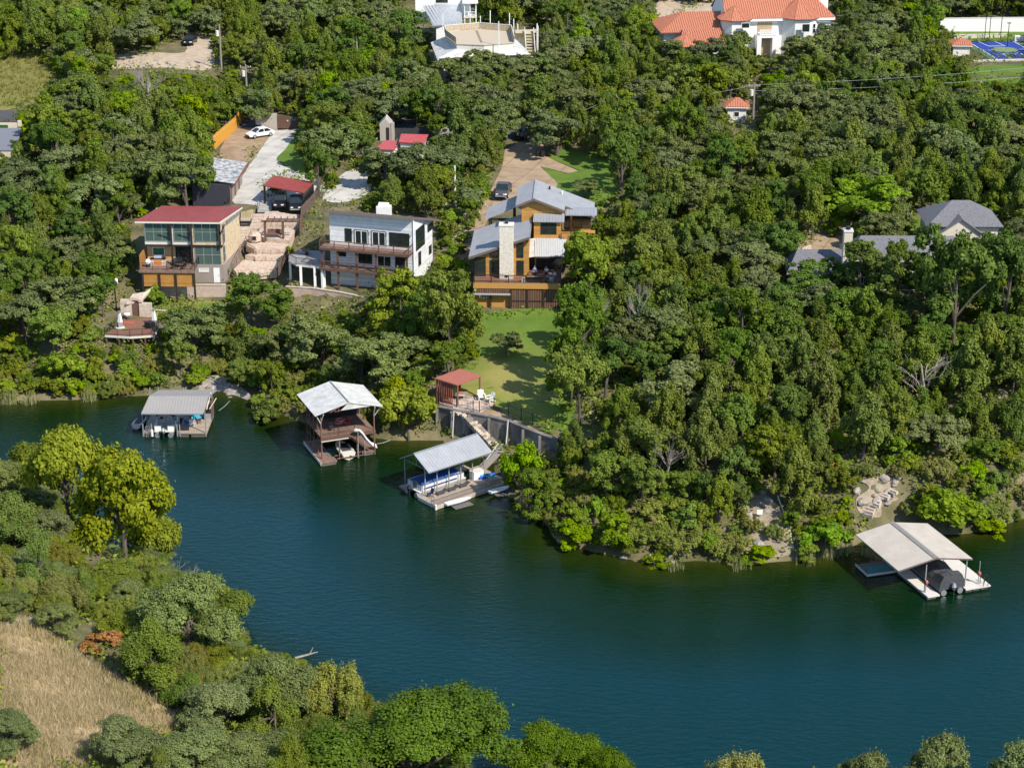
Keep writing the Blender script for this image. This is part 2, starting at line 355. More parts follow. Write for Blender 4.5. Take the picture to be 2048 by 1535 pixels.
def G(u, v, dz=0.0):
    """the point of the ground seen at a pixel"""
    d = ray(u, v); o = Vector((0, 0, CAMH)); t = 95.0
    while t < 700:
        p = o + d * t
        if p.z <= max(hz(p.x, p.y), 0.0): break
        t += 1.0
    lo, hi = t - 1.0, t
    for _ in range(14):
        m = (lo + hi) / 2; p = o + d * m
        if p.z <= max(hz(p.x, p.y), 0.0): hi = m
        else: lo = m
    p = o + d * hi
    return Vector((p.x, p.y, hz(p.x, p.y) + dz))
# far ring of coarse cells carries the sheet out to the horizon
ex = np.concatenate([np.array([-3000, -1500, -800, -450, -280, -200.]), gx, np.array([210, 290, 460, 800, 1500, 3000.])])
ey = np.concatenate([np.array([-800, -300, -60, 40.]), gy, np.array([540, 620, 800, 1200, 2000, 4000.])])
EX, EY = np.meshgrid(ex, ey)
cx_, cy_ = np.clip(EX, GX0, GX1), np.clip(EY, GY0, GY1)
EZ = h(cx_, cy_) + 0.03 * np.maximum(EY - GY1, 0) * (EY < 1300) + 24 * (EY >= 1300)
ins_ = (EX > GX0 - 1) & (EX < GX1 + 1) & (EY > GY0 - 1) & (EY < GY1 + 1)
bz, _, bw = base_h(EX, EY); EZ = np.where(ins_ | (EY > GY1), EZ, bz)
EZ = EZ + np.where(ins_ & (EZ > 1.5), 0, 0)
ny_, nx_ = EX.shape
vs = np.stack([EX, EY, EZ], -1).reshape(-1, 3)
idx = np.arange(nx_ * ny_).reshape(ny_, nx_)
fc = np.stack([idx[:-1, :-1], idx[:-1, 1:], idx[1:, 1:], idx[1:, :-1]], -1).reshape(-1, 4)
me = bpy.data.meshes.new('ground'); me.from_pydata(vs.tolist(), [], fc.tolist()); me.polygons.foreach_set('use_smooth', [True] * len(me.polygons))
mg = mat('woodland_ground', (0.2, 0.165, 0.09), 0.95, col2=(0.075, 0.075, 0.03), scale=0.22, bump=0.6, bscale=1.6, edge=(0.38, 0.66))
me.materials.append(mg); tag(link('ground', me), 'woodland floor of dry grass, soil and leaf litter sloping down to the lake', kind='structure')

def smoothpoly(px, n=4):
    """closed pixel outline -> rounded (Catmull-Rom)"""
    out = []; k = len(px)
    for i in range(k):
        p0, p1, p2, p3 = [Vector(px[(i + j - 1) % k]) for j in range(4)]
        for j in range(n):
            t = j / n; out.append(0.5 * ((2 * p1) + (p2 - p0) * t + (2 * p0 - 5 * p1 + 4 * p2 - p3) * t * t + (3 * p1 - p0 - 3 * p2 + p3) * t ** 3))
    return [tuple(p) for p in out]
def drape_world(name, xy, m, dz=0.05, step=1.5, kind='structure', label=None, parent=None):
    pts = []
    for i in range(len(xy)):
        a, b = Vector(xy[i][:2]), Vector(xy[(i + 1) % len(xy)][:2]); n = max(1, int((b - a).length / step))
        pts += [a.lerp(b, j / n) for j in range(n)]
    nb = len(pts); poly = [(p.x, p.y) for p in pts]
    xs = [p.x for p in pts]; ys = [p.y for p in pts]
    X, Y = np.meshgrid(np.arange(min(xs), max(xs), step) + 0.31, np.arange(min(ys), max(ys), step) + 0.17)
    ok = inpoly(X, Y, np.array(poly)) & (dline(X, Y, np.array(poly + poly[:1])) > step * 0.35)
    pts += [Vector((x, y)) for x, y in zip(X[ok], Y[ok])]
    v2, _, f2, *_ = delaunay_2d_cdt(pts, [(i, (i + 1) % nb) for i in range(nb)], [], 1, 1e-4)
    z = h([p.x for p in v2], [p.y for p in v2])
    me = bpy.data.meshes.new(name); me.from_pydata([(p.x, p.y, float(zz) + dz) for p, zz in zip(v2, z)], [], [tuple(f) for f in f2])
    me.materials.append(m); me.update()
    if me.polygons and me.polygons[0].normal.z < 0: me.flip_normals()
    o = link(name, me, parent); tag(o, label, kind=kind); return o
def drape(name, px, m, dz=0.05, rnd=True, **k):
    if rnd: px = smoothpoly(px)
    return drape_world(name, [G(*p) for p in px], m, dz, **k)

M_LAWN = mat('lawn_grass', (0.13, 0.2, 0.02), 0.9, col2=(0.07, 0.135, 0.012), scale=0.3, bump=0.5, bscale=5)
M_DRYL = mat('half_dry_lawn', (0.3, 0.26, 0.07), 0.9, col2=(0.11, 0.18, 0.025), scale=0.12, bump=0.5, bscale=5, edge=(0.4, 0.6))
M_HILL = mat('dry_grass', (0.46, 0.34, 0.19), 0.95, col2=(0.26, 0.2, 0.09), scale=0.25, bump=0.6, bscale=3, edge=(0.35, 0.6))
M_ASPH = mat('asphalt', (0.085, 0.085, 0.09), 0.9, amt=0.4, scale=0.6, bump=0.2, bscale=20)
M_DRIVE = mat('pale_concrete', (0.56, 0.53, 0.48), 0.85, amt=0.22, scale=0.35)
M_PAVER = mat('tan_exposed_aggregate', (0.42, 0.31, 0.2), 0.9, col2=(0.34, 0.245, 0.16), scale=0.4, bump=0.15, bscale=12)
def jointed(m, w, hh, dark=0.7, size=0.012):
    N = m.node_tree.nodes; L = m.node_tree.links; b = N['Principled BSDF']; s = b.inputs['Base Color'].links[0].from_socket; br = N.new('ShaderNodeTexBrick'); tc = next(n for n in N if n.type == 'TEX_COORD'); br.offset = 0
    br.inputs['Scale'].default_value = 1; br.inputs['Brick Width'].default_value = w; br.inputs['Row Height'].default_value = hh; br.inputs['Mortar Size'].default_value = size * w; br.inputs['Color1'].default_value = (1, 1, 1, 1); br.inputs['Color2'].default_value = (.93, .93, .92, 1); br.inputs['Mortar'].default_value = (dark, dark, dark, 1)
    mp = N.new('ShaderNodeMapping'); mp.inputs['Rotation'].default_value = (0, 0, .35); L.new(tc.outputs['Object'], mp.inputs[0]); L.new(mp.outputs[0], br.inputs['Vector']); n = N.new('ShaderNodeTexNoise'); n.inputs['Scale'].default_value = .45; n.inputs['Detail'].default_value = 8; L.new(mp.outputs[0], n.inputs[0])
    r = N.new('ShaderNodeMapRange'); r.inputs[1].default_value = .3; r.inputs[2].default_value = .55; r.inputs[3].default_value = .74; r.inputs[4].default_value = 1; L.new(n.outputs[0], r.inputs[0])
    a = N.new('ShaderNodeMixRGB'); a.blend_type = 'MULTIPLY'; a.inputs[0].default_value = 1; L.new(s, a.inputs[1]); L.new(br.outputs[0], a.inputs[2]); c = N.new('ShaderNodeMixRGB'); c.blend_type = 'MULTIPLY'; c.inputs[0].default_value = 1; L.new(a.outputs[0], c.inputs[1]); L.new(r.outputs[0], c.inputs[2]); L.new(c.outputs[0], b.inputs['Base Color'])
jointed(M_DRIVE, 3.6, 4.5, .6, .02); jointed(M_PAVER, 4.5, 5.0, .65, .02)
M_DIRT = mat('bare_dirt', (0.38, 0.27, 0.17), 0.95, col2=(0.22, 0.15, 0.09), scale=0.5, bump=0.3)
M_GRAVEL = mat('pale_caliche', (0.52, 0.42, 0.31), 0.95, col2=(0.36, 0.28, 0.2), scale=0.8, bump=0.4)

M_LOWL = mat('lower_lawn_grass', (0.13, 0.2, 0.02), 0.9, col2=(0.07, 0.135, 0.012), scale=0.3, bump=0.5, bscale=5); N = M_LOWL.node_tree.nodes; L = M_LOWL.node_tree.links
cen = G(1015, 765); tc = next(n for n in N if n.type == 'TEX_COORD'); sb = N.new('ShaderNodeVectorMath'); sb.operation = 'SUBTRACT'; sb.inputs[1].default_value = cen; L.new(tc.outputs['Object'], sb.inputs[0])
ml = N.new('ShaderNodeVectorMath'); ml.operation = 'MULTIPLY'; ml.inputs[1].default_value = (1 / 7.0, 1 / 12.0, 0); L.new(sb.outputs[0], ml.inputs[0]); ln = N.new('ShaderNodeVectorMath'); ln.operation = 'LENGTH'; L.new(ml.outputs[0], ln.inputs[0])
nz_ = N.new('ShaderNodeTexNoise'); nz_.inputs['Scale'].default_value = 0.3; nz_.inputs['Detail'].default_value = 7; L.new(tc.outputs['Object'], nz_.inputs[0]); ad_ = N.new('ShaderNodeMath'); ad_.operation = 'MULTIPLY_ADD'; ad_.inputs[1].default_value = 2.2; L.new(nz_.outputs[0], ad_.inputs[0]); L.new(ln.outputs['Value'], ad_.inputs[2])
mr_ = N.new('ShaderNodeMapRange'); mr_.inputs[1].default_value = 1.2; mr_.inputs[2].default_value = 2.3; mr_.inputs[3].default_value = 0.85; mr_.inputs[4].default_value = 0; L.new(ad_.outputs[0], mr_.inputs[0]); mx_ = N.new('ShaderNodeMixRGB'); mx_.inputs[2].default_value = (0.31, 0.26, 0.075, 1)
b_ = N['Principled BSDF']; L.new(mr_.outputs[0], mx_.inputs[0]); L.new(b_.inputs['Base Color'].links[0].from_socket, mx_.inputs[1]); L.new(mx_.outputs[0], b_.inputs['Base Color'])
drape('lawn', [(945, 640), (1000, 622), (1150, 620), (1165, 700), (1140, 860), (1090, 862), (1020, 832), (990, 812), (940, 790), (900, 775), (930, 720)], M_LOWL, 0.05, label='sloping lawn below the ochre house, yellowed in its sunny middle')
drape('driveway', [(548, 262), (598, 258), (584, 290), (556, 318), (566, 332), (600, 348), (645, 360), (655, 378), (600, 410), (520, 412), (470, 408), (462, 400), (486, 350)], M_DRIVE, 0.06, rnd=False, label='pale concrete driveway curving down past the gate to the carport')
drape('lawn', [(596, 272), (640, 290), (660, 330), (640, 356), (598, 346), (566, 330), (553, 318), (570, 300)], M_LAWN, 0.07, label='small lawn inside the curve of the concrete driveway')
drape('bare_yard', [(490, 240), (556, 262), (515, 310), (480, 335), (455, 330), (440, 300)], M_DIRT, 0.05, label='bare brown yard where the white sedan stands')
drape('driveway', [(648, 402), (652, 385), (690, 345), (735, 338), (745, 360), (735, 388), (690, 405)], M_DRIVE, 0.06, label='pale gravel drive behind the white house')
drape('driveway', [(985, 412), (982, 380), (1004, 335), (1010, 300), (1040, 285), (1085, 285), (1090, 312), (1158, 343), (1135, 347), (1080, 333), (1115, 365), (1110, 400)], M_PAVER, 0.06, rnd=False, label='tan aggregate driveway behind the ochre house')
drape('lawn', [(1082, 334), (1132, 348), (1160, 342), (1092, 313), (1130, 298), (1200, 306), (1235, 330), (1238, 390), (1200, 420), (1112, 400), (1115, 366)], M_LAWN, 0.075, rnd=False, label='bright lawn beside the tan driveway')
drape('path', [(905, 500), (950, 440), (965, 400), (985, 385), (980, 430), (945, 495), (920, 525)], M_DIRT, 0.07, label='strip of bare earth and rubble beside the ochre house')
drape('driveway', [(1600, 470), (1660, 400), (1700, 398), (1720, 420), (1690, 470), (1692, 500), (1640, 520), (1598, 530), (1595, 505)], M_PAVER, 0.06, label='tan driveway beside the grey shingled house')
drape('lawn', [(1650, 430), (1760, 425), (1850, 440), (1835, 480), (1700, 480)], M_LAWN, 0.045, label='shaded lawn between the grey roofs')
drape('lawn', [(1840, 660), (1905, 650), (1960, 700), (1890, 745), (1830, 735)], M_LAWN, 0.05, label='dark lawn under the oaks below the grey shingled house')
drape('path', [(1775, 655), (1830, 650), (1825, 690), (1790, 715)], M_CONC, 0.07, label='shaded flagstone terrace below the grey shingled house')
drape('dirt_yard', [(228, 138), (232, 112), (300, 105), (370, 105), (372, 70), (420, 72), (422, 138), (330, 136)], M_GRAVEL, 0.05, label='pale dirt yard and track at the upper left')
drape('clearing', [(-60, 90), (60, 100), (120, 140), (110, 180), (40, 215), (-60, 215)], mat('meadow_grass', (0.24, 0.21, 0.06), 0.95, col2=(0.13, 0.14, 0.03), scale=0.3, bump=0.5), 0.05, label='sunny grassy clearing at the upper left edge')
drape('clearing', [(710, 220), (735, 150), (760, 120), (740, 80), (770, 70), (800, 130), (860, 135), (850, 155), (780, 170)], M_DIRT, 0.05, label='bare ground by the white roof deck house')
drape('clearing', [(1300, 30), (1320, 0), (1340, -20), (1420, -20), (1430, 20), (1350, 35)], M_GRAVEL, 0.05, label='pale bare ground left of the terracotta mansion')
drape('lawn', [(1890, 62), (1920, 52), (2120, 50), (2120, 78), (1890, 82)], M_LAWN, 0.06, label='bright lawn behind the blue sport court')
drape('lawn', [(1880, 140), (2120, 130), (2120, 175), (1980, 182), (1890, 172)], M_LAWN, 0.06, label='lawn in front of the blue sport court')
drape('lawn', [(320, 608), (450, 604), (460, 640), (330, 640), (300, 628)], M_DRYL, 0.05, label='narrow dry lawn below the block retaining wall')
drape('dry_grass_hill', [(-120, 1225), (40, 1238), (110, 1275), (180, 1330), (250, 1375), (340, 1420), (420, 1470), (380, 1520), (260, 1620), (-120, 1640)], M_HILL, 0.05, label='dry straw coloured grass slope at the lower left')
road_px = [(-160, 226), (0, 232), (120, 238), (300, 246), (480, 246), (640, 244), (770, 247), (880, 255), (1000, 266), (1150, 276), (1300, 284), (1440, 296), (1560, 318), (1700, 330), (1850, 325), (2000, 318), (2150, 312)]
rp = [G(*p) for p in road_px]; up_, dn_ = [], []
for i, p in enumerate(rp):
    d = (rp[min(i + 1, len(rp) - 1)] - rp[max(i - 1, 0)]).to_2d().normalized(); n = Vector((-d.y, d.x)); up_.append(p.to_2d() + n * 3.2); dn_.append(p.to_2d() - n * 3.2)
drape_world('road', up_ + dn_[::-1], M_ASPH, 0.06, step=2.0, label='narrow asphalt road running between the trees')
drape('road', [(1770, 182), (1900, 168), (2060, 176), (2060, 190), (1900, 186), (1780, 196)], M_ASPH, 0.06, rnd=False, label='upper asphalt lane below the sport court')
drape('rock_bank', [(1722, 1028), (1712, 1000), (1738, 978), (1728, 962), (1765, 954), (1798, 962), (1785, 985), (1796, 1000), (1765, 1012), (1760, 1035)], mat('eroded_bank', (0.36, 0.29, 0.21), 0.95, col2=(0.2, 0.165, 0.11), scale=0.9, bump=0.9, bscale=3), 0.1, step=.75, label='bare limestone bank around the stone steps')
drape('rock_bank', [(1490, 1105), (1480, 1040), (1500, 985), (1545, 1000), (1575, 1050), (1580, 1110)], mat('eroded_bank', (0.4, 0.31, 0.22), 0.95, col2=(0.22, 0.18, 0.12), scale=0.9, bump=0.9, bscale=3), 0.1, step=.75, label='eroded pale bank near the white sign')
drape('rock_bank', [(400, 788), (405, 760), (440, 752), (490, 780), (500, 800), (450, 790)], M_ROCK, 0.1, step=.75, label='rocky landing beside the grey roofed boathouse')

# water: one sheet, colour set by shore distance: olive shallows, then the bank's tree reflection painted in
wx = np.concatenate([np.array([-900, -400, -250.]), np.arange(-150, 161, 2.0), np.array([260, 400, 900.])])
wy = np.concatenate([np.array([-400, 0, 60.]), np.arange(92, 246, 2.0), np.array([300.])])
WX, WY = np.meshgrid(wx, wy); _, wd, wwet = base_h(WX, WY)
farw = dline(WX, WY, FAR)
vs = np.stack([WX, WY, np.zeros_like(WX)], -1).reshape(-1, 3); ny_, nx_ = WX.shape; idx = np.arange(nx_ * ny_).reshape(ny_, nx_)
fc = np.stack([idx[:-1, :-1], idx[:-1, 1:], idx[1:, 1:], idx[1:, :-1]], -1).reshape(-1, 4)
me = bpy.data.meshes.new('lake_water'); me.from_pydata(vs.tolist(), [], fc.tolist())
at = me.attributes.new('depth', 'FLOAT', 'POINT'); at.data.foreach_set('value', np.where(wwet, np.minimum(farw, dline(WX, WY, NEAR) * 1.5 + 14), 0).astype(np.float32).ravel())  # holds distance from the banks, driving the painted reflection band
m = bpy.data.materials.new('lake_water'); m.use_nodes = True; N = m.node_tree.nodes; L = m.node_tree.links; b = N['Principled BSDF']
b.inputs['IOR'].default_value = 1.333; b.inputs['Roughness'].default_value = 0.06; b.inputs['Specular IOR Level'].default_value = 0.36
a = N.new('ShaderNodeAttribute'); a.attribute_name = 'depth'
tc = N.new('ShaderNodeTexCoord'); n0 = N.new('ShaderNodeTexNoise'); n0.inputs['Scale'].default_value = 0.09; n0.inputs['Detail'].default_value = 4; L.new(tc.outputs['Object'], n0.inputs[0])
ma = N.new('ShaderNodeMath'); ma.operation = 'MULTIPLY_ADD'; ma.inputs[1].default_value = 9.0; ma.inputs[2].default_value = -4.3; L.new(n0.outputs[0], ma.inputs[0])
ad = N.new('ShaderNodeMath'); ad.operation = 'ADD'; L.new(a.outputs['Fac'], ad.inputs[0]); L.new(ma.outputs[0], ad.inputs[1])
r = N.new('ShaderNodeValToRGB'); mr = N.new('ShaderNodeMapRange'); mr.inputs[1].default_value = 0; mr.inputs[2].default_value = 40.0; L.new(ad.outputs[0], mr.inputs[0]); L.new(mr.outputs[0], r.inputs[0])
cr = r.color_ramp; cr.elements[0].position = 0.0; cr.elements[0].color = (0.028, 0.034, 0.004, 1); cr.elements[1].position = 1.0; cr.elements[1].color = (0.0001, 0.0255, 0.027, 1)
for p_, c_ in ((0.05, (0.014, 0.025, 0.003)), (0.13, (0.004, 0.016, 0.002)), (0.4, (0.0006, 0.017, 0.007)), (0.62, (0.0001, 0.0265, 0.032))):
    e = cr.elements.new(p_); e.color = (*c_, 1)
L.new(r.outputs[0], b.inputs['Base Color'])
mp = N.new('ShaderNodeMapping'); mp.inputs['Rotation'].default_value = (0, 0, math.radians(25)); mp.inputs['Scale'].default_value = (0.5, 1.25, 1); L.new(tc.outputs['Object'], mp.inputs[0])
n1 = N.new('ShaderNodeTexNoise'); n1.inputs['Scale'].default_value = 1.5; n1.inputs['Detail'].default_value = 4; n1.inputs['Roughness'].default_value = 0.6; L.new(mp.outputs[0], n1.inputs[0])
bp = N.new('ShaderNodeBump'); bp.inputs['Strength'].default_value = 0.45; bp.inputs['Distance'].default_value = 0.22; L.new(n1.outputs[0], bp.inputs['Height']); L.new(bp.outputs[0], b.inputs['Normal'])
me.materials.append(m); tag(link('lake_water', me), 'blue green lake water with fine ripples', kind='structure')
# ================================================================ buildings and walls
def gl(*k, **w): return M_GLASS
M_TAUPE = mat('taupe_stucco', (0.3, 0.25, 0.22), 0.85, amt=0.2, scale=1)
M_YSTONE = mat('yellow_limestone', (0.58, 0.47, 0.31), 0.9, col2=(0.36, 0.23, 0.11), scale=2.2, bump=0.4, bscale=6, edge=(0.3, 0.5))
M_ORWOOD = lined('orange_cedar_slats', (0.46, 0.22, 0.05), (0.12, 0.05, 0.015), 'Z', 0.16)
M_OCHRE = lined('ochre_siding', (0.5, 0.26, 0.065), (0.25, 0.12, 0.03), 'Z', 0.2, width=0.1)
M_OCHREP = mat('ochre_paint', (0.48, 0.25, 0.065), 0.7, amt=0.2, scale=1)
M_WSIDE = lined('white_siding', (0.8, 0.8, 0.8), (0.62, 0.62, 0.63), 'Z', 0.19, width=0.08)
M_DECKB = lined('brown_decking', (0.26, 0.165, 0.125), (0.08, 0.045, 0.03), 'X', 0.16)
M_DECKR = lined('red_brown_decking', (0.26, 0.13, 0.085), (0.1, 0.05, 0.03), 'Y', 0.16)
M_DECKG = lined('grey_tan_decking', (0.42, 0.34, 0.26), (0.2, 0.16, 0.12), 'Y', 0.16)
M_ROOFG = mat('grey_metal_roof', (0.37, 0.38, 0.4), 0.5, amt=0.34, scale=0.9, stretch=(1, .5, 1), metal=0.1)
M_ROOFW = mat('white_metal_roof', (0.62, 0.62, 0.6), 0.5, col2=(0.42, 0.41, 0.38), scale=0.9)
M_ROOFB = mat('beige_metal_roof', (0.5, 0.45, 0.385), 0.6, amt=0.3, scale=0.8)
M_ROOFD = mat('dull_grey_metal_roof', (0.3, 0.285, 0.27), 0.6, amt=0.2, scale=0.7)
M_TRIM = mat('brown_fascia', (0.16, 0.12, 0.11), 0.6)
M_BLOCK = mat('pink_concrete_block', (0.56, 0.44, 0.36), 0.9, col2=(0.42, 0.32, 0.26), scale=1.4, bump=0.3, bscale=10)
M_LAT = lined('brown_lattice', (0.17, 0.09, 0.055), (0.04, 0.022, 0.015), 'X', 0.3, width=0.3)

def blockwall(name, pts, hts, m, label, cat='wall', thick=0.4, bl=0.46, bh=0.2, big=False, cap=True, group=None, tone=0.02):
    """a wall of separate blocks along a world polyline pts (x, y, z base), hts = heights; small blocks joined, large stones each a part"""
    t = Thing(name, label, cat, pts[0], 0, group); joined = MB(); rnd = random.Random(int(pts[0][0] * 13)); core = MB(); o = Vector(pts[0])
    for i in range(len(pts) - 1):
        a, b = Vector(pts[i]) - o, Vector(pts[i + 1]) - o; L_ = (b - a).to_2d().length; e = ((b - a) / L_).copy(); e.z = 0; nrm = Vector((e.y, -e.x, 0)); hA, hB = hts[i], hts[i + 1]; rows = max(1, int(round(max(hA, hB) / bh)))
        q = [a + nrm * -thick * 0.6, b + nrm * -thick * 0.6]
        core.add([a + nrm * -.03, b + nrm * -.03, q[1], q[0], a + nrm * -.03 + Vector((0, 0, hA - .02)), b + nrm * -.03 + Vector((0, 0, hB - .02)), q[1] + Vector((0, 0, hB - .02)), q[0] + Vector((0, 0, hA - .02))], [(0, 3, 2, 1), (4, 5, 6, 7), (0, 1, 5, 4), (1, 2, 6, 5), (2, 3, 7, 6), (3, 0, 4, 7)])
        for r in range(rows):
            x = -rnd.uniform(0, bl)
            while x < L_:
                l = bl * (rnd.uniform(0.7, 1.35) if big else 1); x0, x1 = max(x, 0), min(x + l, L_); x += l
                if x1 - x0 < 0.08: continue
                f = (x0 + x1) / 2 / L_; hh = hA * (1 - f) + hB * f; z0 = r * bh; z1 = min((r + 1) * bh, hh); zb = a.z * (1 - f) + b.z * f
                if z1 - z0 < 0.05: continue
                out = rnd.uniform(0.0, 0.05 if big else 0.02); g = 0.02 if big else 0.008; mb = MB() if big else joined
                p0, p1 = a + e * (x0 + g), a + e * (x1 - g); A = nrm * out; B = nrm * -0.12
                ps = [p0 + A, p1 + A, p1 + B, p0 + B]; lo, hi = z0 + g + zb, z1 - g + zb
                for p in ps: p.z = 0
                mb.add([p + Vector((0, 0, lo)) for p in ps] + [p + Vector((0, 0, hi)) for p in ps], [(0, 3, 2, 1), (4, 5, 6, 7), (0, 1, 5, 4), (1, 2, 6, 5), (2, 3, 7, 6), (3, 0, 4, 7)])
                if big: t.part('stone', mb, m)
        if cap:
            c = MB(); n = max(1, int(L_ / (1.4 if not big else 0.8)))
            for k in range(n):
                p0, p1 = a.lerp(b, k / n), a.lerp(b, (k + 1) / n); z0_, z1_ = hA + (hB - hA) * k / n, hA + (hB - hA) * (k + 1) / n
                c.beam(p0 + e * 0.01 + nrm * -thick * 0.25 + Vector((0, 0, z0_ + .045)), p1 - e * 0.01 + nrm * -thick * 0.25 + Vector((0, 0, z1_ + .045)), thick * 0.9, 0.09)
            tag(t.part('coping', c, M_LIME), kind='stuff')
    t.part('core', core, M_CONC)
    if not big: tag(t.part('blocks', joined, m), kind='stuff')
    return t

# ---------------------------------------------------------------- red roofed glass house
A = ZM(200, 380, 2.926)
t = Thing('house', 'tall glass fronted house with a red metal roof and yellow stone side wall', 'house', (-49.4, 257.4, 6.0), -2.0)
XR, DP, ZT = 10.55, 8.6, 8.35
def sh(x, y): return x + 0.11 * y                       # the plan leans a little to the right going back
w_ = MB(); w_.add([(6.4, 0.1, 2.5), (XR, 0.1, 2.5), (sh(XR, DP), DP, 2.5), (sh(6.4, DP), DP, 2.5), (6.4, 0.1, ZT), (XR, 0.1, ZT), (sh(XR, DP), DP, ZT - .55), (sh(6.4, DP), DP, ZT - .55)], [(0, 3, 2, 1), (4, 5, 6, 7), (0, 1, 5, 4), (1, 2, 6, 5), (2, 3, 7, 6), (3, 0, 4, 7)])
t.part('stone_wall', w_, M_YSTONE)
t.part('upper_wall', MB().box(0.1, 0.15, 5.0, 6.398, DP, ZT - 0.5), M_OFFWH); t.part('ground_wall', MB().box(0.1, 1.2, 2.6, 6.398, DP, 4.998), mat('ochre_stucco', (0.55, 0.36, 0.18), 0.85))
t.part('base_wall', MB().add([(6.6, 0.02, -1), (XR + .02, 0.02, -1), (sh(XR, DP) + .02, DP, -1), (6.6, DP, -1), (6.6, 0.02, 2.497), (XR + .02, 0.02, 2.497), (sh(XR, DP) + .02, DP, 2.497), (6.6, DP, 2.497)], [(0, 3, 2, 1), (4, 5, 6, 7), (0, 1, 5, 4), (1, 2, 6, 5), (2, 3, 7, 6), (3, 0, 4, 7)]), M_TAUPE)
def fw(px0, px1, nx, ny, y0, **k):
    x0, z1 = t.FR(A(*px0), y0); x1, z0 = t.FR(A(*px1), y0); return t.window(x0, z0, x1, z1, y0, nx, ny, **k)
fw((258, 186), (416, 300), 3, 2, 0.14, fm=M_CHROME, gm=M_GLASSG, fw=0.09); fw((426, 187), (532, 302), 2, 2, 0.14, fm=M_CHROME, gm=M_GLASSG, fw=0.09); fw((545, 188), (697, 304), 3, 2, 0.09, fm=M_CHROME, gm=M_GLASSG, fw=0.09)
fw((552, 320), (712, 438), 3, 2, 0.09, fm=M_CHROME, gm=M_GLASSG, fw=0.1); fw((306, 334), (380, 382), 1, 1, 1.19, gm=mat('green_glass', (0.03, 0.16, 0.1), 0.1)); fw((440, 322), (538, 418), 2, 1, 1.19, fm=M_DARK)
fw((577, 456), (638, 479), 1, 1, 0.02, gm=M_OFFWH); dx0, dz1 = t.FR(A(663, 455), 0.02); dx1, _ = t.FR(A(699, 455), 0.02)
d_ = t.part('door', MB().box(dx0, 0.017, 0, dx1, -0.04, dz1), M_WHITE); MB().box(dx1 - 0.2, -0.043, 1.0, dx1 - 0.1, -0.09, 1.06).build('handle', M_BLACK, d_)
for y0, y1, z0, z1, nx, ny in ((0.25, 1.5, 5.3, 8.1, 1, 2), (0.25, 1.2, 2.8, 5.0, 1, 2)): t.window(y0, z0, y1, z1, XR + 0.11 * 0.5 + 0.06, nx, ny, fm=M_CHROME, gm=M_GLASSG, side=True, out=1, fw=0.09)
for k in range(4):
    y0 = 1.8 + k * 1.65; o = t.window(-0.75, -0.35 , 0.75, 0.35, 0, 2, 1, fm=M_CHROME, gm=M_GLASSG, side=True, out=1, fw=0.08); o.location = (sh(XR, y0 + 0.75) + 0.01, y0 + 0.75, ZT - 0.55 - 0.064 * y0); o.rotation_euler = (math.radians(-3.7), 0, math.radians(-6.3))
for px in (420, 538, 704):
    x, _ = t.FR(A(px, 300), 0.0); t.part('steel_column', MB().box(x - 0.12, -0.35, 2.6 if px < 700 else 5.0, x + 0.12, -0.12, ZT + 0.1), M_DARK)
    t.part('brace', MB().beam((x, -0.25, 6.6), (x + (0.9 if px > 600 else -0.5), -1.2, ZT + 0.1), 0.12), M_DARK)
t.part('floor_band', MB().box(0.0, 0.08, 5.02, XR + 0.08, -0.10, 5.24), M_DARK)
R4 = [t.L(A(203, 182), 8.6), t.L(A(697, 187), 8.6), t.L(A(832, 97), 7.75), t.L(A(360, 92), 7.75)]
ro = t.part('roof', MB().slab(R4, 0.2), M_REDMET); MB().ribs(R4, 0.42, 0.05, 0.06).build('standing_seams', M_REDMET, ro)
f_ = MB(); [f_.beam(R4[i] - Vector((0, 0, .16)), R4[(i + 1) % 4] - Vector((0, 0, .16)), 0.08, 0.22) for i in (0, 1)]; t.part('fascia', f_, M_OFFWH)
DK = [t.L(A(226, 470), 2.6), t.L(A(557, 472), 2.6), t.L(A(557, 428), 2.6), t.L(A(240, 418), 2.6)]; DK[2].y = DK[3].y = 1.15
DK[0].y = DK[1].y = min(DK[0].y, DK[1].y)
dk = t.part('deck', MB().slab(DK, 0.32), M_DECKB); yf = DK[0].y; xl, xr = DK[0].x, DK[1].x
t.part('deck_skirt', MB().box(xl + 0.5, yf + 0.25, 0.3, xr - 0.25, yf + 0.35, 2.27), M_ORWOOD)
for x in (xl + 0.45, xl + 2.7, xl + 4.9, xr - 0.2): t.part('deck_post', MB().box(x - .12, yf + .05, -1.5, x + .12, yf + .245, 2.275), M_DARK)
t.rail([(xl + .05, yf + .1, 2.6), (xr - .05, yf + .1, 2.6), (xr - .05, 0.0, 2.6)], 1.0, M_BLACK, 0.06, 0.05, 1.8)
t.part('privacy_screen', MB().box(xl - 0.02, yf + 1.0, 2.62, xl + 0.1, 1.1, 4.4), M_ORWOOD)
for px in (262, 300): pass
def W4(t_, x, y, z): return t_.world_of(x, y, z)
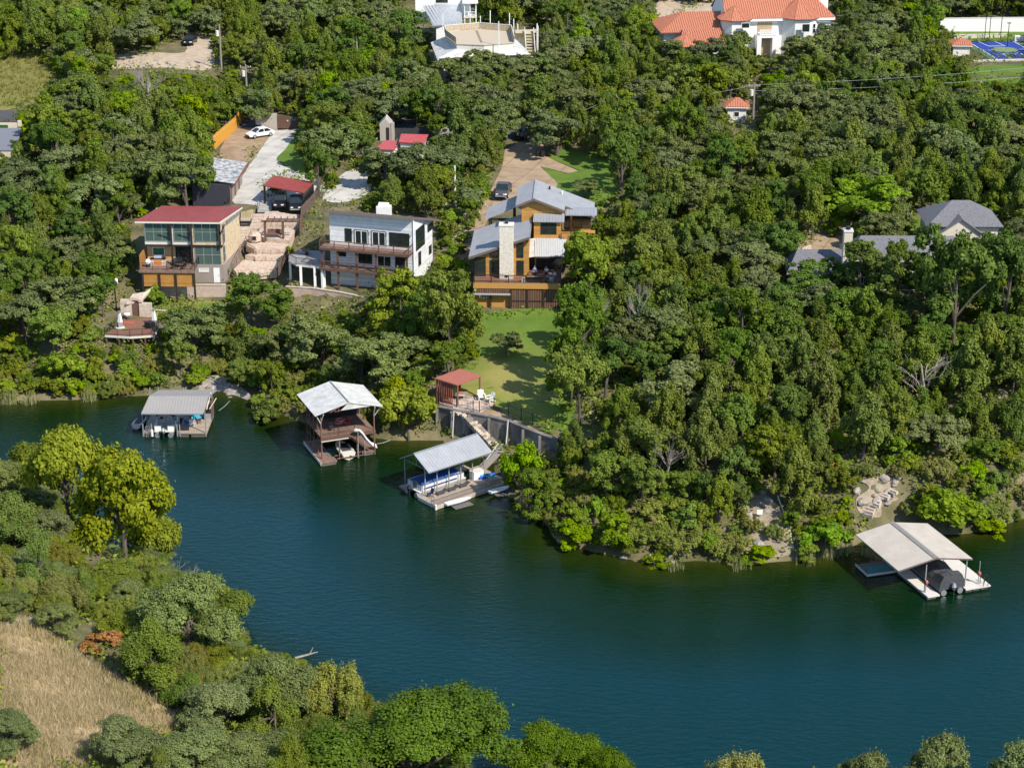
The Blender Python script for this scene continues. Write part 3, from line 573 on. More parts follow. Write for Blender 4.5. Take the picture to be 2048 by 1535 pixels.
# things on its deck
def table_set(loc, deg, label, n=4, col=M_BLACK, r=0.55, group='deck chairs', short='deck table'):
    tt = Thing('outdoor_table', label, 'table', loc, deg); tt.part('table_top', MB().prism([(r * math.cos(a * math.pi / 5), r * math.sin(a * math.pi / 5)) for a in range(10)], 0.7, 0.74), col)
    for a in (0.8, 2.4, 3.9, 5.5): tt.part('leg', MB().beam((r * .3 * math.cos(a), r * .3 * math.sin(a), 0.7), (r * .75 * math.cos(a), r * .75 * math.sin(a), 0), 0.05), col)
    for k in range(n):
        a = 6.283 * k / n + 0.5; chair(tt.world_of((r + .4) * math.cos(a), (r + .4) * math.sin(a), 0), math.degrees(tt.a + a) - 90, 'dark chair on the %s side of the %s' % (('far right', 'far left', 'near left', 'near right')[k] if n == 4 else ('right', 'left', 'near')[k], short), col, group)
def chair(loc, deg, label, col, group=None, cat='chair'):
    c = Thing('outdoor_chair', label, cat, loc, deg, group)
    c.part('seat', MB().box(-.25, -.25, .4, .25, .25, .45), col); c.part('backrest', MB().slab([(-.25, .22, .46), (.25, .22, .46), (.25, .36, .95), (-.25, .36, .95)], .04), col)
    for sx in (-.22, .22):
        for sy in (-.22, .22): c.part('leg', MB().box(sx - .025, sy - .025, 0, sx + .025, sy + .025, .398), col)
    return c
table_set(W4(t, 5.0, -1.6, 2.6), 10, 'black round table on the deck of the red roofed house', 4, M_BLACK, .6, 'black chairs round the deck table', 'round black deck table')
gk = Thing('outdoor_kitchen', 'orange fronted grill counter on the red roofed house deck', 'grill', W4(t, 1.9, -0.6, 2.6), 0)
gk.part('counter', MB().box(-1.0, -.35, 0, 1.0, .35, .85), M_LIME); gk.part('counter_top', MB().box(-1.05, -.4, .852, 1.05, .4, .92), M_BLACK); gk.part('cabinet_door', MB().box(-.5, -.38, .12, .5, -.352, .75), mat('orange_paint', (0.7, 0.22, 0.03), 0.5))
gk.part('grill_hood', MB().tube([(-.5, 0, 1.05), (.5, 0, 1.05)], .3, 10), M_CHROME)
eg = Thing('ceramic_cooker', 'white egg shaped cooker at the left end of the red roofed house deck', 'cooker', W4(t, 0.7, -1.6, 2.6)); eg.part('shell', MB().tube([(0, 0, .35), (0, 0, .5), (0, 0, .75), (0, 0, 1.0), (0, 0, 1.12)], [.15, .32, .38, .26, .08], 12), M_WHITE); eg.part('stand', MB().tube([(0, 0, 0), (0, 0, .36)], [.3, .2], 8), M_BLACK)

# block retaining walls below the two left houses
def wl(name, px, zb, zt, m, label, **k):
    pts = [tuple(W(u, v, zt)[:2]) + (zb,) for u, v in px]; return blockwall(name, pts, [zt - zb] * len(pts), m, label, **k)
wl('retaining_wall', [A(352, 556), A(560, 556), A(735, 556)], 3.6, 6.08, M_BLOCK, 'pale pink block retaining wall below the red roofed house')
pts = [tuple(W(*A(*p), 6.0)[:2]) + (3.9,) for p in ((1085, 566), (1240, 575), (1400, 590), (1540, 606))]
blockwall('retaining_wall', pts, [2.1, 2.1, 1.9, 1.6], M_BLOCK, 'long pale block retaining wall below the white house')
wl('garden_wall', [A(265, 702), A(350, 706), A(430, 715)], 3.4, 4.25, M_BLOCK, 'low block wall at the back of the lookout deck', bl=0.5)
# stone archway, lamp post and lookout deck
P2 = ZM(200, 560, 7.314)
p0 = W(*P2(480, 530), 3.9); ar = Thing('stone_archway', 'arched stone gateway with a dark door leading to the lookout deck', 'gateway', p0, -4)
ar.part('left_pier', MB().box(-1.5, -.25, -.6, -.02, .3, 2.3), M_LIME); ar.part('right_pier', MB().box(.98, -.25, -.6, 2.6, .3, 1.9), M_LIME); ar.part('door', MB().box(0, -.1, -.3, .96, -.02, 2.05), M_BROWN)
arc = MB()
for k in range(9):
    a0, a1 = math.pi * (1 - k / 9), math.pi * (1 - (k + 1) / 9)
    def q(a, r): return (.48 + r * math.cos(a), 2.05 + r * 0.55 * math.sin(a))
    (xa, za), (xb, zb), (xc, zc), (xd, zd) = q(a0, .52), q(a1, .52), q(a1, 1.0), q(a0, 1.0); g = .015
    ar.part('arch_stone', MB().add([(xa, -.28, za), (xb - g, -.28, zb), (xc - g, -.28, zc), (xd, -.28, zd), (xa, .3, za), (xb - g, .3, zb), (xc - g, .3, zc), (xd, .3, zd)], [(0, 1, 2, 3), (7, 6, 5, 4), (4, 5, 1, 0), (5, 6, 2, 1), (6, 7, 3, 2), (7, 4, 0, 3)]), M_LIMER)
pt = Thing('stone_ramp', 'sloping flagstone path climbing behind the stone archway', 'path', W(*P2(520, 300), 6.0)); pt.part('paving', MB().slab([pt.L(P2(385, 330), .0), pt.L(P2(600, 300), .0), pt.L(P2(800, 80), .6), pt.L(P2(660, 170), .5), pt.L(P2(480, 200), .3)], .3), M_LIME)
lk = Thing('lookout_deck', 'reddish brown lookout deck on posts above the left shore', 'deck', W(*P2(500, 700), 3.9))
LP = [lk.L(P2(*p), 0) for p in ((70, 805), (440, 828), (800, 806), (860, 680), (850, 555), (370, 540), (345, 580))]
lk.part('decking', MB().slab(LP, .2), M_DECKR); e_ = MB(); [e_.beam(LP[i] - Vector((0, 0, .12)), LP[i + 1] - Vector((0, 0, .12)), .07, .28) for i in (0, 1, 2)]; lk.part('rim', e_, M_OFFWH)
for k, (i, f) in enumerate(((0, .05), (0, .55), (1, .1), (1, .6), (2, .1), (4, .5))):
    c = LP[i].lerp(LP[i + 1], f); gz = hz(lk.loc.x + c.x, lk.loc.y + c.y) - lk.loc.z; lk.part('post', MB().box(c.x - .1, c.y + .05, min(gz, -1.2) - .4, c.x + .1, c.y + .25, -.202), M_BROWN)
lk.rail([LP[6], LP[0], LP[1], LP[2], LP[3]], .95, M_BLACK, .06, .05, 1.7)
for px, lb in (((300, 690), 'white pyramid patio heater at the left rail of the lookout deck'), ((800, 660), 'white pyramid patio heater at the right corner of the lookout deck')):
    p = W(*P2(*px), 3.9); ht = Thing('patio_heater', lb, 'patio heater', p, 20)
    ht.part('base', MB().box(-.28, -.28, 0, .28, .28, .75), M_CHROME); ht.part('pyramid', MB().tube([(0, 0, .752), (0, 0, 2.1)], [.34, .12], 4), M_WHITE); ht.part('cap', MB().tube([(0, 0, 2.102), (0, 0, 2.2)], [.3, .28], 4), M_CHROME)
    if px[0] == 300: ht.part('foot_plate', MB().box(-.6, -.6, .003, .5, .3, .05), M_OFFWH)
p = W(*P2(730, 690), 3.9); fp = Thing('fire_table', 'black covered cube table on the lookout deck', 'table', p, 12); fp.part('cover', MB().tube([(0, 0, .0), (0, 0, .75), (0, 0, .8)], [.72, .66, .55], 4), M_BLACK); fp.part('hem', MB().tube([(0, 0, .003), (0, 0, .08)], [.75, .74], 4), M_RUBBER)
p = W(*P2(402, 570), 3.9); gr_ = Thing('tub_planter', 'small white bowl on a black stand beside the stone archway', 'planter', p); gr_.part('bowl', MB().tube([(0, 0, .35), (0, 0, .6), (0, 0, .75)], [.2, .42, .45], 10), M_WHITE); gr_.part('stand', MB().tube([(0, 0, 0), (0, 0, .352)], [.3, .15], 6), M_BLACK)
mt_ = Thing('outdoor_mat', 'faded red mat lying on the lookout deck', 'mat', W(*P2(450, 620), 3.91)); mt_.part('weave', MB().box(-.9, -.45, 0, .5, .35, .02), mat('faded_red', (0.5, 0.1, 0.07), 0.9, amt=.5, scale=3))
p = W(*P2(245, 500), 3.9); lp = Thing('lamp_post', 'dark lamp post with a white globe left of the lookout deck', 'lamp post', p); lp.part('post', MB().tube([(0, 0, -2), (0, 0, 5.0)], .1, 8), M_DARK); lp.part('globe', MB().tube([(.25, 0, 4.2), (.25, 0, 4.35), (.25, 0, 4.9), (.25, 0, 5.0)], [.1, .22, .22, .08], 10), M_WHITE)

# ---------------------------------------------------------------- stone terraces
T = ZM(440, 380, 8.527)
M_FLAG = mat('pale_flagstone', (0.62, 0.52, 0.43), 0.9, col2=(0.44, 0.34, 0.27), scale=1.8, bump=0.3)
TER = [('lowest', 7.2, [(280, 1400), (960, 1330), (1080, 1140), (600, 1130), (400, 1180), (230, 1340)]), ('second', 8.0, [(600, 1120), (1090, 1120), (1120, 1040), (640, 1040), (430, 1100)]), ('third', 8.9, [(460, 900), (620, 985), (1110, 985), (1200, 900), (1120, 840), (460, 850)]),
       ('fourth', 9.5, [(620, 700), (700, 800), (1180, 850), (1300, 690), (1180, 640), (700, 640)]), ('top', 10.35, [(690, 515), (1350, 530), (1380, 430), (1010, 370), (790, 350), (710, 440)])]
for i, (nm, z, px) in enumerate(TER):
    pw = [W(*T(*p), z) for p in px]; c = sum(pw, Vector()) / len(pw); tt = Thing('stone_terrace', '%s pale stone terrace in the stepped garden between the two left houses' % nm, 'terrace', (c.x, c.y, z)); loc = [p - tt.loc for p in pw]
    tt.part('bed', MB().slab([p + Vector((0, 0, -.06)) for p in loc], 1.3), M_LIMER)
    # paving: each flag a slab of its own
    rnd = random.Random(i); xs = [p.x for p in loc]; ys = [p.y for p in loc]; pl = np.array([(p.x, p.y) for p in loc]); y = min(ys)
    while y < max(ys):
        hgt_ = rnd.uniform(.55, .9); x = min(xs) + rnd.uniform(-.5, 0)
        while x < max(xs):
            l = rnd.uniform(.7, 1.5); cor = [(x + rnd.uniform(0, .08), y + rnd.uniform(0, .08)), (x + l - rnd.uniform(.03, .1), y + rnd.uniform(0, .08)), (x + l - rnd.uniform(.03, .1), y + hgt_ - rnd.uniform(.03, .1)), (x + rnd.uniform(0, .08), y + hgt_ - rnd.uniform(.03, .1))]
            if inpoly([q[0] for q in cor], [q[1] for q in cor], pl).sum() >= 3: tt.part('flagstone', MB().prism(cor, -.12, rnd.uniform(-.03, .03)), M_FLAG if rnd.random() < .65 else M_LIMER)
            x += l
        y += hgt_
    # front wall stones
    fr = [(0, 1)] if i != 2 else [(0, 1), (1, 2)]
    for a, b in fr:
        pa, pb = loc[a], loc[b]; e = (pb - pa).to_2d(); L_ = e.length; e = Vector((e.x, e.y, 0)) / L_; nr = Vector((e.y, -e.x, 0)); hgt_ = 1.0 if i else .7; nrow = 2
        for r in range(nrow):
            x = 0
            while x < L_ - .1:
                l = min(rnd.uniform(.6, 1.2), L_ - x); o = pa + e * (x + .02); tt.part('stone', MB().beam(o + nr * rnd.uniform(.02, .12) + Vector((0, 0, -.16 - (r + .5) * hgt_ / nrow)), o + e * (l - .04) + nr * rnd.uniform(.02, .12) + Vector((0, 0, -.16 - (r + .5) * hgt_ / nrow)), .35, hgt_ / nrow - .04), M_LIME if rnd.random() < .6 else M_LIMER); x += l
# garden stairs between terraces and house
gs = Thing('garden_stairs', 'flight of thick stone steps beside the yellow stone side wall', 'stairs', W(*T(410, 880), 8.5))
for k in range(7):
    c = gs.L(T(410 + 3 * k, 900 - 48 * k), -.2 + .32 * k); gs.part('step', MB().box(c.x - .75, c.y - .3, c.z - .5, c.x + .75, c.y + .45, c.z), M_LIME)
for k in range(5):
    c = gs.L(T(600 + 18 * k, 640 - 55 * k), 1.5 + .2 * k); gs.part('step', MB().box(c.x - .8, c.y - .3, c.z - .5, c.x + .6, c.y + .5, c.z), M_LIMER)
ir = Thing('iron_handrail', 'rusty iron handrail running down beside the stone steps', 'handrail', W(*T(330, 1200), 7.6)); a_, b_ = ir.L(T(230, 1370), -.2), ir.L(T(450, 900), 1.4)
ir.part('rail', MB().beam(a_ + Vector((0, 0, .95)), b_ + Vector((0, 0, .95)), .07), M_RUST); ir.part('lower_rail', MB().beam(a_ + Vector((0, 0, .45)), b_ + Vector((0, 0, .45)), .05), M_RUST)
for k in range(5): c = a_.lerp(b_, k / 4); ir.part('baluster', MB().box(c.x - .04, c.y - .04, c.z - .4, c.x + .04, c.y + .04, c.z + .92), M_RUST)
pg = Thing('timber_arbor', 'rustic timber arbor with heavy log beams in the middle of the stone terraces', 'arbor', W(*T(930, 830), 9.4), -2)
for px in (775, 1080): c = pg.L(T(px, 835), 0); pg.part('post', MB().box(c.x - .15, c.y - .15, -.3, c.x + .15, c.y + .15, 2.4), M_BROWN)
c0, c1 = pg.L(T(700, 520), 2.6), pg.L(T(1360, 520), 2.6); pg.part('beam', MB().beam((c0.x, 0, 2.52), (c1.x, 0, 2.52), .22), M_BROWN); pg.part('beam', MB().beam((c0.x + .6, .9, 2.55), (c1.x, .9, 2.55), .18), M_BROWN)
for k in range(5): pg.part('rafter', MB().beam((c0.x + .8 + k * .9, -.5, 2.7), (c0.x + .8 + k * .9, 1.6, 2.7), .1, .14), M_BROWN)
pg.part('swing_seat', MB().box(-1.1, .1, .55, 1.1, .7, .65), M_REDBR); pg.part('swing_back', MB().box(-1.1, .72, .6, 1.1, .8, 1.2), M_REDBR)
rn = Thing('stone_cairn_seat', 'rounded stone fireplace left of the timber arbor', 'fireplace', W(*T(600, 830), 9.3)); rn.part('body', MB().tube([(0, 0, -.2), (0, 0, .6), (0, 0, 1.0)], [.95, .9, .5], 9), M_LIMER); rn.part('mouth', MB().box(-.25, -.98, .1, .25, -.84, .6), M_BLACK)
tb = Thing('garden_bench', 'small iron bench on the upper step by the stone side wall', 'bench', W(*T(430, 650), 9.9)); tb.part('seat', MB().box(-.7, -.25, .45, .7, .25, .5), M_DARK); tb.part('backrest', MB().box(-.7, .25, .55, .7, .29, .95), M_DARK); [tb.part('leg', MB().box(x - .03, y - .03, 0, x + .03, y + .03, .448), M_DARK) for x in (-.65, .65) for y in (-.2, .2)]
bd = Thing('raised_bed', 'raised bed of dry grass behind the red roof edge', 'planter', W(*T(470, 470), 10.0)); q4 = [bd.L(T(*p), 0) for p in ((350, 500), (520, 510), (600, 300), (380, 290))]; bd.part('stone_border', MB().slab(q4, 1.0), M_LIME); bd.part('soil', MB().slab([q.lerp(sum(q4, Vector()) / 4, .15) + Vector((0, 0, .04)) for q in q4], .03), M_HILL)
# steps up to the carport
cs = Thing('carport_steps', 'grey concrete steps beside the carport', 'stairs', W(*T(760, 300), 10.3))
for k in range(5): c = cs.L(T(760, 330 - 38 * k), .04 + .09 * k); cs.part('step', MB().box(c.x - 1.0, c.y - .2, c.z - .4, c.x + 1.0, c.y + .6, c.z), M_CONC)
cs.part('handrail', MB().beam(cs.L(T(650, 340), 1.0), cs.L(T(700, 110), 1.4), .05), M_BLACK)
# dark picket fences
def fence(name, px, z, hgt, m, label, gap=.45, bw=.16, rails=True):
    pts = [W(u, v, zz) for (u, v), zz in zip(px, z)]; f = Thing(name, label, 'fence', pts[0]); pts = [p - f.loc for p in pts]
    for a, b in zip(pts[:-1], pts[1:]):
        n = max(2, int((b - a).length / gap)); e = (b - a).normalized()
        f.part('rail', MB().beam(a + Vector((0, 0, hgt * .75)), b + Vector((0, 0, hgt * .75)), .05, .1), m); f.part('rail', MB().beam(a + Vector((0, 0, hgt * .25)), b + Vector((0, 0, hgt * .25)), .05, .1), m)
        me = MB().box(-bw / 2, .03, -.2, bw / 2, .06, hgt).mesh('board', m)
        for k in range(n):
            c = a.lerp(b, (k + .5) / n); o = link('board', me, f.o, c, math.atan2(e.y, e.x)); o.scale = (1, 1, RF.uniform(.97, 1.03))
    return f
RF = random.Random(4)
M_OLDW = mat('old_grey_brown_wood', (0.17, 0.12, 0.1), 0.9, col2=(0.08, 0.055, 0.045), scale=4)
fence('wooden_fence', [T(1400, 470), T(1600, 260), T(1700, 60)], [9.9, 10.2, 10.5], 1.7, M_OLDW, 'weathered dark board fence running up beside the carport', .3, .27)
fence('wooden_fence', [(640, 372), (665, 345), (680, 318)], [10.6, 10.8, 11], 1.7, M_OLDW, 'dark board fence between the two driveways', .3, .27)
fence('wooden_fence', [T(1000, 1450), T(1150, 1180)], [6.9, 7.6], 1.5, M_OLDW, 'short dark fence at the foot of the stone terraces', .3, .27)
fence('wooden_fence', [T(1370, 830), T(1400, 480)], [8.9, 9.9], 1.6, M_REDBR, 'reddish fence closing the right side of the stone terraces', .3, .27)
fence('wooden_fence', [(428, 298), (470, 262), (487, 240)], [11.2, 11.4, 11.6], 2.2, mat('new_orange_cedar', (0.62, 0.33, 0.05), 0.8, col2=(0.5, 0.24, 0.03), scale=2), 'bright orange cedar fence behind the white sedan', .3, .29)

# ---------------------------------------------------------------- white house
V = ZM(640, 400, 7.877)
t = Thing('house', 'white modern house with a sloping flat roof and two brown decks', 'house', (-24.34, 256.54, 6.3), -16.2)
Lw, Dw = 11.75, 8.0; zf = 9.85; zb = 7.3
w_ = MB(); w_.add([(0, 0, -1), (Lw, 0, -1), (Lw, Dw, -1), (0, Dw, -1), (0, 0, zf), (Lw, 0, zf), (Lw, Dw, zb), (0, Dw, zb)], [(0, 3, 2, 1), (4, 5, 6, 7), (0, 1, 5, 4), (1, 2, 6, 5), (2, 3, 7, 6), (3, 0, 4, 7)]); t.part('wall', w_, M_WSIDE)
R4 = [Vector((-1.25, -1.0, zf + .33)), Vector((Lw + .15, -1.0, zf + .33)), Vector((Lw + 1.0, Dw + .6, zb + .0)), Vector((-1.0, Dw + .6, zb + .0))]
ro = t.part('roof', MB().slab(R4, .24), M_TRIM); MB().ribs(R4, .5, .05, .05).build('standing_seams', M_TRIM, ro)
def fw(px0, px1, nx, ny, y0=0.0, **k):
    x0, z1 = t.FR(V(*px0), y0); x1, z0 = t.FR(V(*px1), y0); return t.window(x0, z0, x1, z1, y0, nx, ny, **k)
fw((390, 442), (505, 660), 1, 1, fm=M_DARK); fw((548, 470), (755, 700), 2, 1, fw=.1); fw((818, 490), (1036, 735), 2, 1, fw=.1); fw((1090, 505), (1410, 750), 3, 1, fm=M_DARK)
for a, b in (((548, 470), (755, 700)), ((818, 490), (1036, 735))):
    x0, z1 = t.FR(V(*a)); x1, z0 = t.FR(V(*b)); f_ = MB(); f_.box(x0 - .1, -.003, z0, x0 - .004, -.07, z1 + .1); f_.box(x1 + .004, -.003, z0, x1 + .1, -.07, z1 + .1); f_.box(x0 - .004, -.003, z1 + .004, x1 + .004, -.07, z1 + .1); t.part('door_casing', f_, M_DARK)
fw((300, 800), (412, 890), 1, 2, fm=M_DARK); fw((605, 830), (825, 1010), 2, 1, fm=M_DARK); fw((905, 870), (1125, 1060), 2, 1, fm=M_WHITE); fw((1185, 890), (1345, 1080), 2, 1, fm=M_DARK)
def sw(px0, px1, nx, ny, **k):
    (y0, z1), (y1, z0) = t.SD(V(*px0), Lw), t.SD(V(*px1), Lw); return t.window(y0, z0, y1, z1, Lw, nx, ny, side=True, out=1, fm=M_DARK, **k)
sw((1505, 480), (1648, 690), 3, 1); sw((1690, 400), (1782, 440), 1, 1); sw((1545, 830), (1590, 1010), 1, 1); sw((1712, 730), (1755, 830), 1, 1)
for px in (160, 520, 780, 1055, 1430): x, z = t.FR(V(px, 470 + (px - 160) * .07)); t.part('wall_light', MB().tube([(x, -.12, z - .12), (x, -.12, z + .14)], [.1, .06], 8), M_GALV)
zu, yl = None, -2.0
zu = t.FR(V(700, 770), -2.0)[1]; 
zu = 5.35; zl = 2.5
for zz, nm, x1 in ((zu, 'upper_deck', Lw + .1), (zl, 'lower_deck', Lw - 2)):
    t.part(nm, MB().box(-.75, -2.1, zz - .22, x1, -.003, zz), M_DECKB); t.part('deck_beam', MB().box(-.75, -2.16, zz - .3, x1, -2.105, zz + .02), M_BROWN)
t.rail([(-.7, -.05, zu), (-.7, -2.05, zu), (Lw + .05, -2.05, zu), (Lw + .05, -.05, zu)], 1.0, M_BROWN, .11, .09, 2.2)
t.rail([(-.7, -2.05, zl), (Lw - 2.1, -2.05, zl)], 1.0, M_BROWN, .11, .09, 2.2, wires=4)
for x, m_ in ((-.55, M_WHITE), (1.75, M_BROWN), (4.4, M_BROWN), (7.1, M_BROWN), (Lw - .3, M_BROWN)):
    if m_ is M_WHITE: t.part('post', MB().box(x - .14, -1.95, -1.5, x + .14, -1.67, zl - .222), m_); t.part('post', MB().box(x - .1, -1.9, zl + .003, x + .1, -1.7, zu - .222), M_BROWN)
    else: t.part('post', MB().box(x - .13, -1.95, -1.5, x + .13, -1.69, zu - .222), m_)
t.part('corner_downpipe', MB().tube([(Lw + .08, -.08, 0), (Lw + .08, -.08, zf - .2)], .06, 6), M_WHITE)
# side deck of the white house
sd = Thing('side_deck', 'raised grey deck on white posts joining the white house on its left', 'deck', W(*T(1400, 1200), 8.75)); q = [sd.L(T(*p), 0) for p in ((1170, 1200), (1300, 1270), (1780, 1320), (1790, 1040), (1400, 1020), (1180, 1100))]
sd.part('decking', MB().slab(q, .18), mat('blue_grey_deck', (0.3, 0.3, 0.31), .8)); e_ = MB(); [e_.beam(q[i] - Vector((0, 0, .1)), q[i + 1] - Vector((0, 0, .1)), .06, .26) for i in (0, 1)]; sd.part('rim', e_, M_OFFWH)
for px in ((1190, 1200), (1370, 1290), (1610, 1310), (1770, 1320)): c = sd.L(T(*px), 0); sd.part('post', MB().box(c.x - .16, c.y + .1, -3.4, c.x + .16, c.y + .42, -.19), M_WHITE)
sd.rail([q[5], q[0], q[1], q[2]], .95, M_BROWN, .09, .08, 1.8)
ta = Thing('outdoor_table', 'small round table with a pink cushion on the side deck', 'table', W(*T(1480, 1100), 8.75)); ta.part('table_top', MB().tube([(0, 0, .62), (0, 0, .68)], .6, 12), M_REDBR); ta.part('pedestal', MB().tube([(0, 0, 0), (0, 0, .62)], [.3, .1], 8), M_DARK); ta.part('cushion', MB().tube([(-.8, .3, .4), (-.8, .3, .55)], .32, 8), mat('pink_fabric', (0.6, 0.4, 0.38), .9))
ac = Thing('water_tank', 'large white equipment box behind the roof of the white house', 'tank', W(*V(1010, 250), 10.6), -8); ac.part('body', MB().box(-1.0, -.6, -.3, 1.0, .6, 1.5), M_WHITE); ac.part('lid', MB().tube([(-.7, 0, 1.5), (.7, 0, 1.5)], .5, 8), M_WHITE)

# ---------------------------------------------------------------- ochre house
Q = ZM(840, 330, 4.9525)
t = Thing('house', 'ochre timber house with grey metal roofs and a tall white stone chimney', 'house', (-4.9, 246.3, 6.0), -2.5)
ZD = 3.5                                                     # deck level above its base
DK_L, DK_R, YW = 0.0, 11.2, 2.7                              # deck from x 0 to 11.2, front wall of the great room at y 2.7
t.part('deck', MB().box(DK_L - .1, 0, ZD - .35, DK_R, 10, ZD), M_DECKR)
t.part('deck_fascia', MB().box(DK_L - .12, -.06, ZD - .75, DK_R + .02, -.003, ZD - .02), M_OCHREP); t.part('deck_band', MB().box(DK_L, .0, ZD - 1.45, 4.6, .12, ZD - .76), M_LAT)
t.part('lower_wall', MB().box(DK_L, .55, -1.2, 4.6, 9, ZD - .352), M_OCHREP); t.part('ledge_roof', MB().slab([(-.2, -.35, ZD - 1.5), (4.7, -.35, ZD - 1.5), (4.7, .6, ZD - 1.35), (-.2, .6, ZD - 1.35)], .1), M_ROOFG)
t.part('lattice_skirt', MB().box(4.62, .1, -1.0, DK_R - .1, .2, ZD - .76), M_LAT)
for x in (4.7, 6.9, 9.0, DK_R - .15): t.part('skirt_post', MB().box(x - .12, .0, -1.2, x + .12, .098, ZD - .76), M_DARK)
t.part('skirt_rail', MB().box(4.62, .03, 1.0, DK_R - .1, .09, 1.12), M_DARK); t.part('post', MB().box(1.95, .2, -1.2, 2.2, .45, ZD - 1.55), M_DARK)
x0, z1 = t.FR(Q(585, 1268), .55); x1, z0 = t.FR(Q(658, 1316), .55); t.window(x0, z0, x1, z1, .55, 3, 1)
t.rail([(DK_L, .06, ZD), (DK_R - .1, .06, ZD), (DK_R - .1, 5, ZD)], 1.0, M_DARK, .12, .09, 2.3, wires=5)
# great room with the single slope roof
E0, E1 = t.L(Q(485, 892), 6.3 - .0), t.L(Q(1085, 690), 9.15); B1 = t.L(Q(1128, 540), 9.3); B0 = t.L(Q(655, 490), 6.3)
E0.y = E1.y = YW - .7; B0.y = B1.y = YW + 12.2
xl, xr = .25, 6.95
zl_ = 6.3 + (9.15 - 6.3) * (xl - E0.x) / (E1.x - E0.x) - .3; zr_ = 6.3 + (9.15 - 6.3) * (xr - E0.x) / (E1.x - E0.x) - .3
w_ = MB(); w_.add([(xl, YW, ZD), (xr, YW, ZD), (xr, YW + 11, ZD), (xl, YW + 11, ZD), (xl, YW, zl_), (xr, YW, zr_), (xr, YW + 11, zr_), (xl, YW + 11, zl_)], [(0, 3, 2, 1), (4, 5, 6, 7), (0, 1, 5, 4), (1, 2, 6, 5), (2, 3, 7, 6), (3, 0, 4, 7)]); t.part('great_room_wall', w_, M_OCHRE)
R4 = [Vector((E0.x, E0.y, 6.3)), Vector((E1.x, E1.y, 9.15)), Vector((E1.x, YW + 11.5, 9.15)), Vector((E0.x, YW + 11.5, 6.3))]
ro = t.part('roof', MB().slab(R4, .22), M_ROOFG); MB().ribs(R4, .45, .05, .05, i0=3).build('standing_seams', M_ROOFG, ro)
t.part('fascia', MB().beam(R4[0] + Vector((0, -.03, -.16)), R4[1] + Vector((0, -.03, -.16)), .06, .3), M_TRIM); t.part('high_fascia', MB().beam(R4[1] + Vector((.03, 0, -.3)), R4[2] + Vector((.03, 0, -.3)), .06, .7), M_GALV)
def fw(px0, px1, nx, ny, y0=YW, **k):
    x0, z1 = t.FR(Q(*px0), y0); x1, z0 = t.FR(Q(*px1), y0); k.setdefault('fm', M_DARK); return t.window(x0, max(z0, ZD + .02), x1, z1, y0, nx, ny, **k)
fw((545, 912), (652, 1100), 1, 1); fw((690, 845), (778, 918), 1, 1); fw((690, 940), (780, 1100), 1, 2, fw=.08); fw((955, 765), (1025, 918), 1, 1); fw((955, 945), (1028, 1095), 1, 2)
# chimney of stacked stone: each course its own ring of stones, small ones joined
cx0 = t.FR(Q(788, 900), YW - .9)[0]; cx1 = t.FR(Q(922, 900), YW - .9)[0]; ch = t.part('chimney', MB().box(cx0 + .03, YW - .95, ZD, cx1 - .03, YW + .3, 10.6), M_CONC)
st_ = MB(); rnd = random.Random(9); z = ZD
while z < 10.55:
    hh = rnd.uniform(.16, .3); x = cx0
    while x < cx1 - .05:
        l = min(rnd.uniform(.25, .6), cx1 - x); st_.box(x, YW - 1.0 - rnd.uniform(0, .04), z + .008, x + l - .014, YW - .93, z + hh - .008); x += l
    y = YW - .93
    while y < YW + .3:
        l = min(rnd.uniform(.3, .6), YW + .32 - y); st_.box(cx1 - .05, y, z + .008, cx1 + rnd.uniform(.0, .03), y + l - .014, z + hh - .008); st_.box(cx0 + .05, y, z + .008, cx0 - rnd.uniform(.0, .03), y + l - .014, z + hh - .008); y += l
    z += hh
M_WSTONE = mat('white_limestone', (0.74, 0.69, 0.6), .9, col2=(0.6, 0.54, 0.45), scale=3, bump=.4)
tag(st_.build('stones', M_WSTONE, ch), kind='stuff'); MB().box(cx0 - .1, YW - 1.1, 10.6, cx1 + .1, YW + .4, 10.78).build('cap', M_WSTONE, ch); MB().box((cx0 + cx1) / 2 - .22, YW - .5, 10.785, (cx0 + cx1) / 2 + .22, YW - .1, 11.05).build('flue', M_BLACK, ch)
MB().box((cx0 + cx1) / 2 - .2, YW - 1.07, ZD + .25, (cx0 + cx1) / 2 + .2, YW - 1.035, ZD + .45).build('clean_out', M_BLACK, ch)
# upper storey
YU = 10.2
xa = t.FR(Q(1015, 450), YU)[0]; xb = t.FR(Q(1400, 450), YU)[0]; za = t.FR(Q(1015, 385), YU)[1]; xp, zp = t.FR(Q(1130, 340), YU); zb_ = t.FR(Q(1395, 445), YU)[1]
w_ = MB(); n_ = 4; fr = [(xa, ZD), (xb, ZD), (xb, zb_), (xp, zp), (xa, za)]; w_.add([(x, YU, z) for x, z in fr] + [(x, YU + 8, z) for x, z in fr], [(0, 1, 2, 3, 4), (9, 8, 7, 6, 5)] + [((i + 1) % 5, i, 5 + i, 5 + (i + 1) % 5) for i in range(5)]); t.part('upper_wall', w_, M_OCHRE)
t.part('corner_trim', MB().box(xa - .1, YU - .05, ZD + 1, xa + .1, YU - .003, za - .05), M_OCHREP)
sl_ = (zb_ - zp) / (xb - xp); xe = xb + 4.4
def rz_(x): return (zp + sl_ * (x - xp) if x > xp else zp + (za - zp) / (xa - xp) * (x - xp)) + .3
RL = [Vector((xa - .9, YU - .7, rz_(xa - .9))), Vector((xp, YU - .7, rz_(xp))), Vector((xp, YU + 8.8, rz_(xp))), Vector((xa - .9, YU + 8.8, rz_(xa - .9)))]
xm = xb + .45
